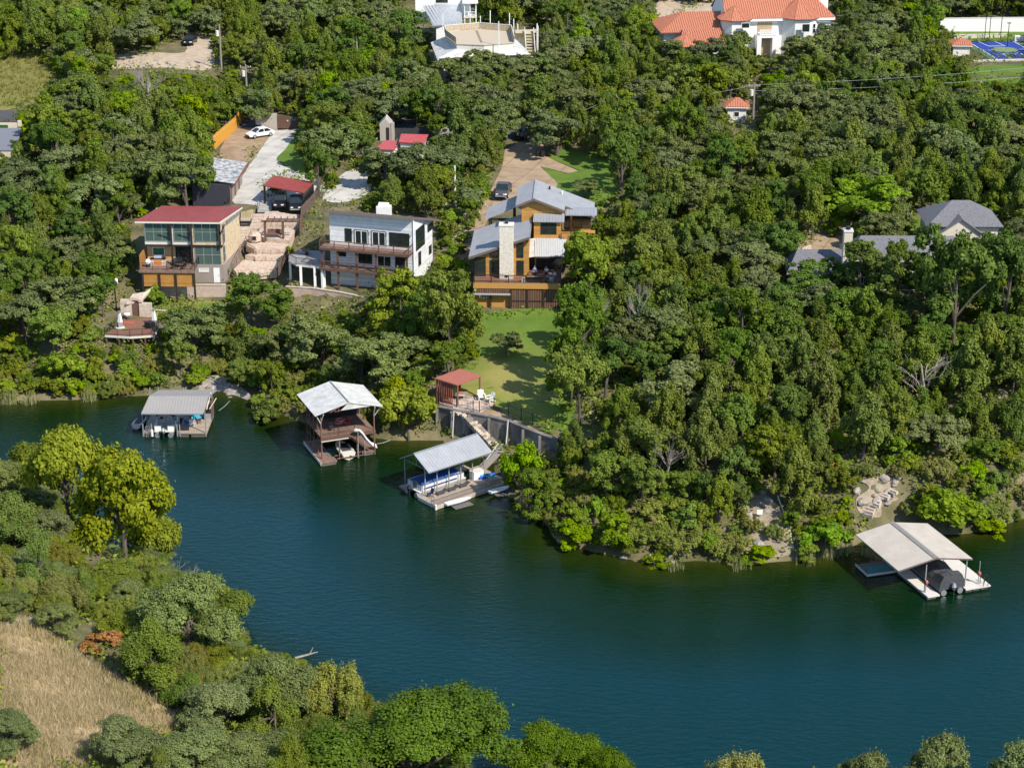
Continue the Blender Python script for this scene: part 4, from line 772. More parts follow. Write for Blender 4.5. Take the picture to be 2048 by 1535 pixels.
RR = [Vector((xp, YU - .7, rz_(xp))), Vector((xm, YU - .7, rz_(xm))), Vector((xm, YU + 1.6, rz_(xm))), Vector((xe, YU + 1.6, rz_(xe))), Vector((xe, YU + 8.8, rz_(xe))), Vector((xp, YU + 8.8, rz_(xp)))]
for P_, i0 in ((RL, 3), (RR, 4)):
    ro = t.part('roof', MB().slab(P_, .2), M_ROOFG)
    MB().ribs(P_, .45, .05, .05, i0=i0 if len(P_) == 4 else 3).build('standing_seams', M_ROOFG, ro)
t.part('ridge_cap', MB().beam((xp, YU - .72, rz_(xp) + .04), (xp, YU + 8.8, rz_(xp) + .04), .3, .08), M_ROOFG)
f_ = MB(); f_.beam(RL[0] + Vector((0, -.03, -.14)), RL[1] + Vector((0, -.03, -.14)), .06, .28); f_.beam(RR[0] + Vector((0, -.03, -.14)), RR[1] + Vector((0, -.03, -.14)), .06, .28); f_.beam(RR[2] + Vector((0, -.03, -.14)), RR[3] + Vector((0, -.03, -.14)), .06, .28); t.part('gable_fascia', f_, M_TRIM)
t.part('side_wing_wall', MB().add([(xm, YU + 2.4, ZD), (xe - .5, YU + 2.4, ZD), (xe - .5, YU + 8, ZD), (xm, YU + 8, ZD), (xm, YU + 2.4, rz_(xm) - .3), (xe - .5, YU + 2.4, rz_(xe - .5) - .3), (xe - .5, YU + 8, rz_(xe - .5) - .3), (xm, YU + 8, rz_(xm) - .3)], [(0, 3, 2, 1), (4, 5, 6, 7), (0, 1, 5, 4), (1, 2, 6, 5), (2, 3, 7, 6), (3, 0, 4, 7)]), M_OCHRE)
# bay with the pair of windows and its own little roof
YB = 8.0; x0, z0 = t.FR(Q(1128, 705), YB); x1, z1 = t.FR(Q(1392, 548), YB); t.part('bay_wall', MB().box(x0, YB, ZD + .02, x1, YU - .003, z1), M_OCHRE); bx1 = x1
R4 = [Vector((x0 - .1, YB - .5, z1 - .02)), Vector((x1 + .5, YB - .5, z1 - .02)), Vector((x1 + .5, YU - .05, z1 + .3)), Vector((x0 - .1, YU - .05, z1 + .3))]; ro = t.part('bay_roof', MB().slab(R4, .14), M_ROOFG); MB().ribs(R4, .4, .04, .05).build('standing_seams', M_ROOFG, ro)
fw((1195, 560), (1352, 686), 2, 2, YB, fw=.1)
x0, z0 = t.FR(Q(1400, 700), YU - .4); x1, z1 = t.FR(Q(1662, 500), YU - .4); fz = t.FR(Q(1500, 700), YU - .4)[1]
t.part('balcony', MB().box(bx1 + .02, YB - .3, fz - .3, x1 + 1, YU + 2.3, fz), M_OCHREP); t.rail([(bx1 + .1, YB - .25, fz), (x1 + .9, YB - .25, fz)], .95, M_DARK, .1, .08, 1.5, wires=5)
t.window(bx1 + .35, fz + .1, bx1 + 1.2, fz + 2.3, YU + 2.39, 1, 1, fm=M_DARK); t.window(bx1 + 1.5, fz + .2, x1 + .4, fz + 2.7, YU + 2.39, 2, 2, fm=M_DARK); t.part('balcony_post', MB().box(bx1 + 1.3, YB - .2, fz, bx1 + 1.45, YB - .05, fz + 2.9), M_DARK)
x1 += 0; R4 = [Vector((bx1 + .6, YU - .6, fz + 2.95)), Vector((x1 + 1.2, YU - .6, fz + 2.95)), Vector((x1 + 1.2, YU + 2.35, fz + 3.15)), Vector((bx1 + .6, YU + 2.35, fz + 3.15))]; ro = t.part('balcony_roof', MB().slab(R4, .14), M_ROOFG); MB().ribs(R4, .4, .04, .05).build('standing_seams', M_ROOFG, ro)
# patio roof and its shaded room
PA = [t.L(Q(1065, 872), 6.05), t.L(Q(1130, 905), 5.9), t.L(Q(1425, 905), 5.9), t.L(Q(1458, 735), 7.0), t.L(Q(1125, 715), 7.0)]
M_PAT = mat('pale_corrugated_roof', (0.48, 0.48, 0.47), .55, amt=.2); ro = t.part('patio_roof', MB().slab([PA[1], PA[2], Vector((PA[2].x + .3, YB - .06, 7.2)), Vector((PA[1].x, YB - .06, 7.2))], .1), M_PAT); MB().ribs([PA[1], PA[2], Vector((PA[2].x + .3, YB - .06, 7.2)), Vector((PA[1].x, YB - .06, 7.2))], .3, .06, .06).build('corrugation', M_PAT, ro)
for k in range(6):
    f = k / 6; a = Vector((PA[1].x, PA[1].y + (YB - PA[1].y) * f, 5.9 + 1.3 * f)); ro2 = t.part('patio_roof_hip', MB().slab([a + Vector((-.02, .02, -.02)), a + Vector((-.02, (YB - PA[1].y) / 6, .2)), a + Vector((-.95, (YB - PA[1].y) / 6, .02)), a + Vector((-1.0 + .1 * k, .04, -.2))], .06), M_ROOFW)
xq = PA[2].x; t.part('patio_back_wall', MB().box(xr + .02, 6.6, ZD + .003, xq - .1, 6.75, 6.6), M_DARK); t.part('patio_floor_shade', MB().box(xr + .03, PA[1].y + 2.0, ZD + .002, xq, 6.59, ZD + .02), M_DARK); t.part('patio_beam', MB().box(PA[1].x, PA[1].y + .1, 5.6, xq - .05, PA[1].y + .25, 5.82), M_DARK)  # dark colour on back wall and floor sheet stands in for the shade
for x in (PA[1].x + .1, xq - .2): t.part('patio_post', MB().box(x, PA[1].y + .08, ZD + .003, x + .16, PA[1].y + .24, 5.6), M_DARK)
# back lean-to roof at the upper left
R4 = [t.L(Q(660, 452), 8.2), t.L(Q(962, 312), 9.9), t.L(Q(1005, 200), 9.9), t.L(Q(720, 330), 8.2)]
yb0 = YW + 11.6; R4 = [Vector((R4[0].x, yb0, 7.9)), Vector((R4[1].x, yb0, 9.7)), Vector((R4[1].x, yb0 + 5.5, 9.7)), Vector((R4[0].x, yb0 + 5.5, 7.9))]
ro = t.part('porch_roof', MB().slab(R4, .16), M_ROOFG); MB().ribs(R4, .45, .05, .05, i0=3).build('standing_seams', M_ROOFG, ro); R5 = [R4[1] + Vector((0, 0, .01)), R4[1] + Vector((1.2, 0, -.5)), R4[2] + Vector((1.2, 0, -.5)), R4[2] + Vector((0, 0, .01))]; t.part('porch_roof_return', MB().slab(R5, .14), M_ROOFG)
for x, zt in ((R4[0].x + .5, 7.9), (R4[1].x - .3, 9.5)):
    for y in (yb0 + .4, yb0 + 5): t.part('porch_post', MB().box(x - .1, y - .1, 3.8, x + .1, y + .1, zt), M_DARK)
t.part('porch_beam', MB().beam((R4[0].x + .4, yb0 + .3, 7.75), (R4[1].x, yb0 + .3, 7.75), .15, .3), M_DARK)
for px in (1360, 1510): c = Vector((xp + (1.9 if px < 1400 else 3.6), YU + 6.5, 0)); t.part('roof_vent', MB().tube([(c.x, c.y, rz_(c.x)), (c.x, c.y, rz_(c.x) + .5)], .12, 8), M_BLACK if px < 1400 else M_WHITE)
TAN = t
# long retaining wall along the rubble path
pts = [(905, 497, 8.3), (925, 450, 9.3), (945, 405, 10.2), (962, 362, 10.8), (968, 335, 11.1)]; pw = [tuple(W(*p)[:2]) + (p[2] - 1.6,) for p in pts]
blockwall('retaining_wall', pw, [2.2] * 5, mat('cream_block', (0.6, 0.48, 0.34), .9, col2=(0.46, 0.35, 0.24), scale=1.5), 'long cream retaining wall climbing left of the ochre house', bl=.6, bh=.3)
# people and furniture in the shade of the patio
def person(loc, deg, label, shirt, trousers, pose='stand'):
    p = Thing('person', label, 'person', loc, deg)
    def skin(name, vs, es, rs, m, root=0):
        me = bpy.data.meshes.new(name); me.from_pydata(vs, es, []); me.materials.append(m); o = link(name, me, p.o); sk_ = o.modifiers.new('skin', 'SKIN'); sk_.use_smooth_shade = True
        if not me.skin_vertices: 
            bpy.context.view_layer.objects.active = o
        for d_, r in zip(me.skin_vertices[0].data, rs): d_.radius = (r, r)
        me.skin_vertices[0].data[root].use_root = True; o.modifiers.new('smooth', 'SUBSURF').levels = 1; o.modifiers['smooth'].render_levels = 1; return o
    vs = [(0, 0, .95), (0, 0, 1.2), (0, -.01, 1.42), (0, -.01, 1.54), (0, -.03, 1.62), (0, -.03, 1.76), (.1, 0, .9), (.11, -.03, .5), (.11, 0, .08), (.12, -.16, .03), (-.1, 0, .9), (-.11, -.03, .5), (-.11, 0, .08), (-.12, -.16, .03), (.2, 0, 1.4), (.25, .02, 1.13), (.2, -.22, 1.05), (.16, -.32, 1.06), (-.2, 0, 1.4), (-.25, .02, 1.13), (-.22, -.18, 1.0), (-.2, -.28, .98)]
    es = [(0, 1), (1, 2), (2, 3), (3, 4), (4, 5), (0, 6), (6, 7), (7, 8), (8, 9), (0, 10), (10, 11), (11, 12), (12, 13), (2, 14), (14, 15), (15, 16), (16, 17), (2, 18), (18, 19), (19, 20), (20, 21)]
    rs = [.12, .12, .13, .055, .085, .075, .085, .06, .045, .035, .085, .06, .045, .035, .06, .045, .035, .03, .06, .045, .035, .03]
    skin('body', vs, es, rs, mat('skin_tone', (0.45, 0.27, 0.19), .6))
    skin('shirt', [vs[i] for i in (0, 1, 2, 14, 15, 18, 19)], [(0, 1), (1, 2), (2, 3), (3, 4), (2, 5), (5, 6)], [.145, .145, .15, .085, .065, .085, .065], shirt)
    skin('trousers', [vs[i] for i in (0, 6, 7, 8, 10, 11, 12)], [(0, 1), (1, 2), (2, 3), (0, 4), (4, 5), (5, 6)], [.14, .11, .085, .07, .11, .085, .07], trousers)
    skin('hair', [(0, 0, 1.7), (0, .01, 1.79)], [(0, 1)], [.09, .075], M_BROWN)
try:
    person(TAN.world_of(7.75, 1.9, ZD), 20, 'person in a bright blue shirt standing in the shaded patio', mat('blue_cloth', (0.05, 0.17, 0.55), .8), mat('navy_cloth', (0.02, 0.025, 0.05), .8))
    person(TAN.world_of(9.3, 1.9, ZD), -30, 'person in a white shirt standing in the shaded patio', mat('white_cloth', (0.7, 0.7, 0.72), .8), mat('navy_cloth', (0.02, 0.025, 0.05), .8))
except Exception as e: print('person', e)
sf = Thing('outdoor_sofa', 'dark patio sofa with a pale rim behind the ochre house railing', 'sofa', TAN.world_of(7.9, .75, ZD), -2); sf.part('seat', MB().box(-1.1, -.35, .1, 1.1, .4, .42), M_BLACK); sf.part('backrest', MB().box(-1.1, -.45, .1, 1.1, -.355, .8), M_DARK); sf.part('rim', MB().box(-1.12, -.46, .802, 1.12, -.34, .85), M_OFFWH); sf.part('armrest', MB().box(-1.2, -.45, .1, -1.105, .4, .62), M_DARK); sf.part('armrest', MB().box(1.105, -.45, .1, 1.2, .4, .62), M_DARK)
bb = Thing('cooler_box', 'white cooler standing at the patio railing of the ochre house', 'cooler', TAN.world_of(6.45, .5, ZD)); bb.part('body', MB().box(-.3, -.2, 0, .3, .2, .42), M_WHITE); bb.part('lid', MB().box(-.31, -.21, .422, .31, .21, .5), M_OFFWH)
table_set(TAN.world_of(9.6, .9, ZD), 20, 'small glass topped table at the right end of the patio', 3, M_GALV, .5, 'chairs at the patio table', 'glass topped patio table')
# ---------------------------------------------------------------- helpers for simple roofs
def hip(t, x0, y0, x1, y1, z, rise, m, name='roof', over=.6, rib=.0, ridge=None, th=.18, axis='x'):
    """hipped roof over a local rectangle; each plane a part"""
    a, b, c, d = Vector((x0 - over, y0 - over, z)), Vector((x1 + over, y0 - over, z)), Vector((x1 + over, y1 + over, z)), Vector((x0 - over, y1 + over, z))
    w, l = b.x - a.x, d.y - a.y; r = min(w, l) / 2 if ridge is None else ridge; ym, xm = (a.y + d.y) / 2, (a.x + b.x) / 2
    if axis == 'x': p, q = Vector((a.x + r, ym, z + rise)), Vector((b.x - r, ym, z + rise)); planes = [[a, b, q, p], [b, c, q], [c, d, p, q], [d, a, p]]
    else: p, q = Vector((xm, a.y + r, z + rise)), Vector((xm, d.y - r, z + rise)); planes = [[a, b, p], [b, c, q, p], [c, d, q], [d, a, p, q]]
    for P_ in planes:
        ro = t.part(name, MB().slab(P_, th), m)
        if rib: MB().ribs(P_, rib, rib * .45, .09).build('tile_rows', m, ro)
    return p, q
def turret(t, cx, cy, r, z, rise, m, n=8, rib=.42, wall=None, zb=0):
    c = Vector((cx, cy, z + rise)); P = [Vector((cx + r * math.cos(6.2832 * (k + .5) / n), cy + r * math.sin(6.2832 * (k + .5) / n), z)) for k in range(n)]
    for k in range(n):
        tri = [P[k], P[(k + 1) % n], c]; ro = t.part('turret_roof', MB().slab(tri, .15), m)
        if rib: MB().ribs(tri, rib, .18, .08).build('tile_rows', m, ro)
        t.part('hip_tile', MB().beam(P[k] + Vector((0, 0, .05)), c + Vector((0, 0, .05)), .18, .12), m)
    if wall: t.part('turret_wall', MB().prism([(cx + (r - .7) * math.cos(6.2832 * (k + .5) / n), cy + (r - .7) * math.sin(6.2832 * (k + .5) / n)) for k in range(n)], zb, z - .02), wall)
M_SHING = mat('grey_shingles', (0.19, 0.185, 0.2), .9, col2=(0.11, 0.108, 0.12), scale=5, bump=.3, bscale=12, edge=(.35, .65))
M_CREAM = mat('cream_siding', (0.62, 0.55, 0.44), .8, amt=.15)
def shingle(t, P, i0=0, m=None):
    """shingled plane: courses overlap as thin raised strips"""
    P = [Vector(p) for p in P]; ro = t.part('roof', MB().slab(P, .16), m or M_SHING); return ro
# ---------------------------------------------------------------- grey shingled house on the right
g = ZM(1500, 360, 3.737)
t = Thing('house', 'grey shingled house with a pale chimney and two skylights, half hidden by trees', 'house', (43.4, 245.6, 9.0), -1.0)
e0, e1 = t.L(g(722, 602), 4.0), t.L(g(1350, 606), 4.0); ye = (e0.y + e1.y) / 2; rz = 6.3; r0 = t.L(g(850, 452), rz); r1 = t.L(g(1310, 432), rz); yr = ye + 3.6
t.part('wall', MB().box(e0.x + .5, ye + .6, -4, e1.x + 5, yr + 3, 3.9), M_CREAM)
A_ = [Vector((e0.x, ye, 4)), Vector((e1.x + 5.5, ye, 4)), Vector((e1.x + 3.5, yr, rz)), Vector((r0.x, yr, rz))]
shingle(t, A_); shingle(t, [Vector((e0.x, ye, 4)), Vector((r0.x, yr, rz)), Vector((e0.x, yr + 3.6, 4))]); shingle(t, [Vector((r0.x, yr, rz)), Vector((e1.x + 3.5, yr, rz)), Vector((e1.x + 5.5, yr + 3.6, 4)), Vector((e0.x, yr + 3.6, 4))])
t.part('gutter', MB().beam((e0.x, ye - .06, 3.95), (e1.x + 5.5, ye - .06, 3.95), .12, .14), M_OFFWH)
nn = (A_[1] - A_[0]).cross(A_[3] - A_[0]).normalized()
def onroof(px):
    d = ray(*px); o = t.loc_of(Vector((0, 0, CAMH))); e = t.loc_of(Vector((0, 0, CAMH)) + d) - o; k = (A_[0] - o).dot(nn) / e.dot(nn); return o + e * k
for xa_ in ((1228, 1280), (1285, 1332)):
    q = [onroof(g(*p)) + nn * .1 for p in ((xa_[0], 500), (xa_[1], 500), (xa_[1] - 4, 448), (xa_[0] - 2, 448))]; s_ = t.part('skylight', MB().slab(q, .14), M_OFFWH); c = sum(q, Vector()) / 4; MB().slab([p.lerp(c, .14) + nn * .03 for p in q], .02).build('pane', mat('skylight_glass', (0.07, 0.04, 0.04), .15, spec=.3), s_)
cx_ = t.FR(g(695, 500), ye + 1.2)[0]; cx1_ = t.FR(g(758, 500), ye + 1.2)[0]; ch = t.part('chimney', MB().box(cx_, ye + .6, 0, cx1_, ye + 1.8, 7.6), M_CREAM); MB().box(cx_ - .08, ye + .52, 7.602, cx1_ + .08, ye + 1.88, 7.8).build('cap', M_OFFWH, ch); MB().tube([((cx_ + cx1_) / 2, ye + 1.2, 7.8), ((cx_ + cx1_) / 2, ye + 1.2, 8.2)], .3, 10).build('flue', M_BLACK, ch)
for k in range(4): t.window(e0.x + 1.6 + k * 2.4, .6, e0.x + 3.3 + k * 2.4, 2.6, ye + .6, 2, 2)
t.part('front_deck', MB().box(e0.x + 2, ye - 2.5, -.3, e1.x + 1, ye + .59, -.05), M_GREYW); t.rail([(e0.x + 2, ye - 2.45, -.05), (e1.x + 1, ye - 2.45, -.05)], .95, M_OFFWH, .1, .1, 1.8)
# left lower wing
B_ = [t.L(g(270, 692), 2.3), t.L(g(655, 640), 2.3)]; yb = min(B_[0].y, B_[1].y) - .4
wing = [Vector((B_[0].x, yb, 2.2)), Vector((e0.x + 1.2, yb, 2.2)), Vector((e0.x + .2, yb + 4.2, 4.3)), Vector((B_[0].x + 1.8, yb + 4.2, 4.3))]
shingle(t, wing); shingle(t, [wing[3], wing[2], Vector((e0.x + .2, yb + 8.4, 2.2)), Vector((B_[0].x + .6, yb + 8.4, 2.2))]); shingle(t, [wing[0], wing[3], Vector((B_[0].x + .6, yb + 8.4, 2.2))])
t.part('wing_wall', MB().box(B_[0].x + .9, yb + .7, -4, e0.x + .3, yb + 7.6, 2.1), M_CREAM)
for px in ((585, 605), (545, 640), (400, 680)): c = t.L(g(*px), 3.6); t.part('roof_vent', MB().tube([(c.x, c.y, 2.5), (c.x, c.y, 3.9)], .1, 8), M_GALV)
# garage wing behind
t2 = Thing('garage', 'two storey garage wing with a hipped grey shingle roof behind the grey house', 'garage', (55.5, 255.2, 9.8), -1.0); WX_, WY_ = 9.0, 7.0
t2.part('wall', MB().box(0, 0, -1, WX_, WY_, 4.7), M_CREAM); hip(t2, 0, 0, WX_, WY_, 4.75, 2.5, M_SHING, over=.6, ridge=3.9, rib=0)
dr = [Vector((1.2, -.75, 4.0)), Vector((3.9, -.75, 5.9)), Vector((6.6, -.75, 4.0))]
t2.part('dormer_wall', MB().add([dr[0], dr[2], dr[1], dr[0] + Vector((0, 3, 0)), dr[2] + Vector((0, 3, 0)), dr[1] + Vector((0, 3, 0)), dr[0] + Vector((0, 0, -3.5)), dr[2] + Vector((0, 0, -3.5))], [(0, 1, 2), (5, 4, 3), (6, 7, 1, 0), (0, 2, 5, 3), (2, 1, 4, 5)]), M_CREAM)
for s_ in (0, 2): e = dr[s_] + Vector((-.4 if s_ == 0 else .4, -.35, -.2)); p = dr[1] + Vector((0, -.35, .1)); t2.part('dormer_roof', MB().slab([e, p, p + Vector((0, 4.2, 0)), e + Vector((0, 2.2, 0))], .12), M_SHING)
t2.window(.3, 1.2, 1.1, 2.6, 0, 1, 2); t2.window(7.3, 2.2, 8.5, 3.8, 0, 2, 2)
pw = [tuple(W(*g(*p), 10.2)[:2]) + (9.2,) for p in ((225, 665), (260, 600), (330, 545), (400, 520), (460, 495))]; blockwall('garden_wall', pw, [1.1] * 5, M_LIME, 'curved cream wall along the tan driveway of the grey house', bl=.6, bh=.3)
lw = Thing('lounge_chair', 'pale lounge chair on the shaded terrace below the grey house', 'chair', G(1835, 632)); lw.part('seat', MB().box(-.3, -.8, .3, .3, .5, .38), M_OFFWH); lw.part('backrest', MB().slab([(-.3, .5, .38), (.3, .5, .38), (.3, 1.0, .9), (-.3, 1.0, .9)], .05), M_OFFWH); [lw.part('leg', MB().box(x - .03, y - .03, 0, x + .03, y + .03, .298), M_OFFWH) for x in (-.25, .25) for y in (-.7, .4)]
st = Thing('garden_stairs', 'shaded grey steps under the trees below the grey house', 'stairs', G(1790, 655), 0)
for k in range(6): st.part('step', MB().box(-2.2, -.2 + k * .6, -.5, 2.0, .42 + k * .6, .05 + k * .22), M_GREYW)

# ---------------------------------------------------------------- garage, carport and sheds by the concrete driveway
c2 = ZM(360, 200, 3.2)
t = Thing('garage', 'dark walled garage with a rust edged corrugated roof beside the driveway', 'garage', W(*c2(330, 655), 10.4), 88)
wr = [t.L(c2(*p), 3.1) for p in ((215, 480), (385, 415), (440, 300), (260, 320))]; z_ = 3.1
t.part('wall', MB().box(-.2, .1, -.5, 10.5, 5.6, 2.75), mat('grey_plank_wall', (0.22, 0.19, 0.17), .85, amt=.4, scale=2)); t.part('end_wall', MB().box(-.28, .12, -.5, -.203, 5.6, 2.75), mat('navy_wall', (0.035, 0.035, 0.05), .7))
for x in (.1, 3.6, 7.0): t.part('garage_door', MB().box(x + .4, .06, 0, x + 2.9, .098, 2.3), M_GREYW); t.part('door_post', MB().box(x + .0, -.06, -.5, x + .3, .096, 2.74), M_REDBR)
for y0, yl, z0, z1 in ((0, 5.6, 3.0, 3.9), (5.7, 11.3, 3.0, 3.9)):
    P_ = [Vector((y0 - .4, -.7, z0)), Vector((yl, -.7, z0 + .0)), Vector((yl, 6.0, z1)), Vector((y0 - .4, 6.0, z1))]; ro = t.part('roof', MB().slab(P_, .1), mat('mottled_zinc_roof', (0.5, 0.5, 0.5), .5, col2=(0.2, 0.21, 0.22), scale=1.5, edge=(.4, .55))); MB().ribs(P_, .3, .08, .06).build('corrugation', MATS['mottled_zinc_roof'], ro); t.part('fascia', MB().beam(P_[0] + Vector((0, -.04, -.1)), P_[1] + Vector((0, -.04, -.1)), .06, .28), M_REDMET)
t = Thing('carport', 'carport with a tilted red metal roof sheltering two dark vehicles', 'carport', W(*c2(690, 690), 10.35), -20)
R4 = [t.L(c2(530, 545), 2.95), t.L(c2(790, 592), 2.75), t.L(c2(858, 525), 2.75), t.L(c2(600, 483), 2.95)]; ro = t.part('roof', MB().slab(R4, .16), M_REDMET); MB().ribs(R4, .42, .05, .06).build('standing_seams', M_REDMET, ro)
for i, f in ((0, .06), (1, .06), (2, .06), (3, .06)):
    c = R4[i].lerp(sum(R4, Vector()) / 4, f); t.part('post', MB().box(c.x - .12, c.y - .12, -.4, c.x + .12, c.y + .12, c.z - .17), M_BLACK)
a, b = R4[1].lerp(sum(R4, Vector()) / 4, .05), R4[2].lerp(sum(R4, Vector()) / 4, .05); t.part('side_screen', MB().slab([Vector((a.x, a.y, .6)), Vector((b.x, b.y, .6)), Vector((b.x, b.y, 2.5)), Vector((a.x, a.y, 2.5))], .05), M_BLACK)

# vehicles: a lofted body, glass, wheels, lamps
def loft(mb, secs, mi=0):
    n = len(secs[0]); vs = [p for s in secs for p in s]; fs = [tuple(range(n))[::-1], tuple((len(secs) - 1) * n + k for k in range(n))]
    for i in range(len(secs) - 1):
        for k in range(n): k2 = (k + 1) % n; fs.append((i * n + k, i * n + k2, (i + 1) * n + k2, (i + 1) * n + k))
    return mb.add(vs, fs, mi)
def car(loc, deg, label, paint, style, cat='car', name='parked_car', L_=4.6, Wd=1.82):
    t = Thing(name, label, cat, loc, deg); w = Wd / 2
    lowz, belt, top = {'sedan': (.22, .92, 1.44), 'suv': (.32, 1.1, 1.78), 'jeep': (.42, 1.12, 1.85), 'pickup': (.36, 1.12, 1.85)}[style]
    prof = {'sedan': [(-.5, .55, .8), (-.46, .22, .78), (-.3, .2, .95), (.3, .2, .93), (.46, .22, .88), (.5, .5, .72)], }.get(style)
    def sec(x, z0, z1, ww, r=.12): return [(x, -ww, z0 + r), (x, -ww + r, z0), (x, ww - r, z0), (x, ww, z0 + r), (x, ww, z1 - r), (x, ww - r * 1.2, z1), (x, -ww + r * 1.2, z1), (x, -ww, z1 - r)]
    h_ = L_ / 2; hood = belt - (.06 if style == 'sedan' else .02)
    b = loft(MB(), [sec(-h_, lowz + .16, belt - .14, w * .88), sec(-h_ + .18, lowz, belt - .03, w * .97), sec(-h_ + .9, lowz, belt, w), sec(h_ * .3, lowz, belt, w), sec(h_ - .75, lowz, hood, w * .98), sec(h_ - .16, lowz, hood - .16, w * .93), sec(h_, lowz + .12, hood - .3, w * .82)])
    bo = t.part('body', b, paint); bo.data.polygons.foreach_set('use_smooth', [False] * len(bo.data.polygons)); bevel(bo, .03, 2)
    c0, c1, c2_, c3 = {'sedan': (-1.75, -1.05, .35, 1.15), 'suv': (-2.15, -1.9, .35, .95), 'jeep': (-1.95, -1.85, .35, .65), 'pickup': (-.75, -.55, .75, 1.35)}[style]
    wt = w * (.78 if style == 'sedan' else .86)
    cab = MB(); cab.add([(c0, -w * .95, belt - .01), (c3, -w * .95, belt - .01), (c3, w * .95, belt - .01), (c0, w * .95, belt - .01), (c1, -wt, top - .08), (c2_, -wt, top - .08), (c2_, wt, top - .08), (c1, wt, top - .08)], [(0, 1, 5, 4), (1, 2, 6, 5), (2, 3, 7, 6), (3, 0, 4, 7), (4, 5, 6, 7)])
    t.part('window_glass', cab, M_GLASS)
    r_ = MB().slab([(c1 - .04, -wt - .02, top), (c2_ + .04, -wt - .02, top), (c2_ + .04, wt + .02, top), (c1 - .04, wt + .02, top)], .085); bevel(t.part('roof', r_, paint), .04, 2)
    p = MB()
    for s in (-1, 1):
        for (xa, xb) in ((c0, c1), (c3, c2_)): p.beam((xa, s * w * .955, belt), (xb, s * (wt + .01), top - .07), .09, .07)
        xm_ = (c1 + c2_) / 2; p.beam((xm_, s * w * .96, belt), (xm_, s * (wt + .012), top - .07), .09, .05)
    t.part('pillars', p, paint)
    if style == 'pickup': t.part('bed', MB().box(-h_ + .12, -w * .82, belt - .03, c0 - .1, w * .82, belt + .012), M_RUBBER)
    R = .33 if style == 'sedan' else .4
    for x in (-h_ + .85, h_ - .9):
        for s in (-1, 1): wo = t.part('wheel', MB().tube([(x, s * (w - .2), R), (x, s * (w + .015), R)], R, 16), M_RUBBER); MB().tube([(x, s * (w + .016), R), (x, s * (w + .03), R)], R * .62, 12).build('rim', M_CHROME, wo)
    for s in (-1, 1):
        t.part('headlight', MB().box(h_ - .1, s * w * .55 - .17, hood - .36, h_ + .012, s * w * .55 + .17, hood - .22), M_WHITE); t.part('tail_light', MB().box(-h_ - .012, s * w * .66 - .12, belt - .36, -h_ + .1, s * w * .66 + .12, belt - .18), M_REDMET); t.part('wing_mirror', MB().box(c3 - .35, s * (w + .02), belt, c3 - .2, s * (w + .2), belt + .14), paint)
    t.part('bumper', MB().box(h_ - .02, -w * .8, lowz + .1, h_ + .05, w * .8, lowz + .26), M_CHROME if style == 'pickup' else M_RUBBER); t.part('number_plate', MB().box(-h_ - .02, -.16, lowz + .28, -h_ + .05, .16, lowz + .4), M_OFFWH)
    if style == 'jeep': t.part('spare_wheel', MB().tube([(-h_ - .02, 0, .95), (-h_ - .24, 0, .95)], .38, 14), M_RUBBER)
    return t
P_BLK = mat('black_car_paint', (0.012, 0.012, 0.014), .25, spec=.6); P_WHT = mat('white_car_paint', (0.78, 0.78, 0.78), .3, spec=.6, amt=.05); P_GRY = mat('charcoal_car_paint', (0.07, 0.07, 0.08), .3, spec=.6)
s0, s1 = W(*c2(425, 240), 11.35), W(*c2(600, 225), 11.35); car((s0 + s1) / 2, math.degrees(math.atan2(s1.y - s0.y, s1.x - s0.x)) + 180 + 14, 'white sedan parked on bare ground beside the concrete driveway', P_WHT, 'sedan')
car(W(*c2(640, 680), 10.45), -88, 'black boxy off road car under the left half of the red carport', P_BLK, 'jeep', L_=4.3)
car(W(*c2(745, 690), 10.45), -86, 'black pickup truck under the right half of the red carport', P_BLK, 'pickup', 'truck', 'pickup_truck', 5.4, 1.95)
n = ZM(960, 240, 5.689)
car(W(*n(265, 850), 10.9), -98, 'charcoal pickup parked behind the porch roof of the ochre house', P_GRY, 'pickup', 'truck', 'pickup_truck', 5.5, 1.95)
car(W(*n(470, 180), 12.1), 92, 'grey car in the tree shade at the top of the tan driveway', P_GRY, 'suv')
car(G(381, 88), -95, 'dark car in the shade at the end of the upper left dirt track', P_BLK, 'suv')
def bin_(u, v, label, m, s=1.0):
    b = Thing('wheelie_bin', label, 'bin', G(u, v), 10); b.part('body', MB().add([(-.25, -.28, .05), (.25, -.28, .05), (.25, .28, .05), (-.25, .28, .05), (-.32, -.36, 1.0), (.32, -.36, 1.0), (.32, .36, 1.0), (-.32, .36, 1.0)], [(0, 3, 2, 1), (4, 5, 6, 7), (0, 1, 5, 4), (1, 2, 6, 5), (2, 3, 7, 6), (3, 0, 4, 7)]), m); b.part('lid', MB().box(-.34, -.4, 1.003, .34, .38, 1.08), m); [b.part('wheel', MB().tube([(x, .3, .1), (x + .06, .3, .1)], .1, 8), M_RUBBER) for x in (-.3, .24)]
bin_(544, 258, 'dark green bin beside the driveway gate', mat('green_plastic', (0.03, 0.07, 0.05), .5)); bin_(1076, 313, 'black bin at the left edge of the tan driveway trees', M_BLACK); bin_(1085, 314, 'black bin just right of another one by the tan driveway', M_BLACK)
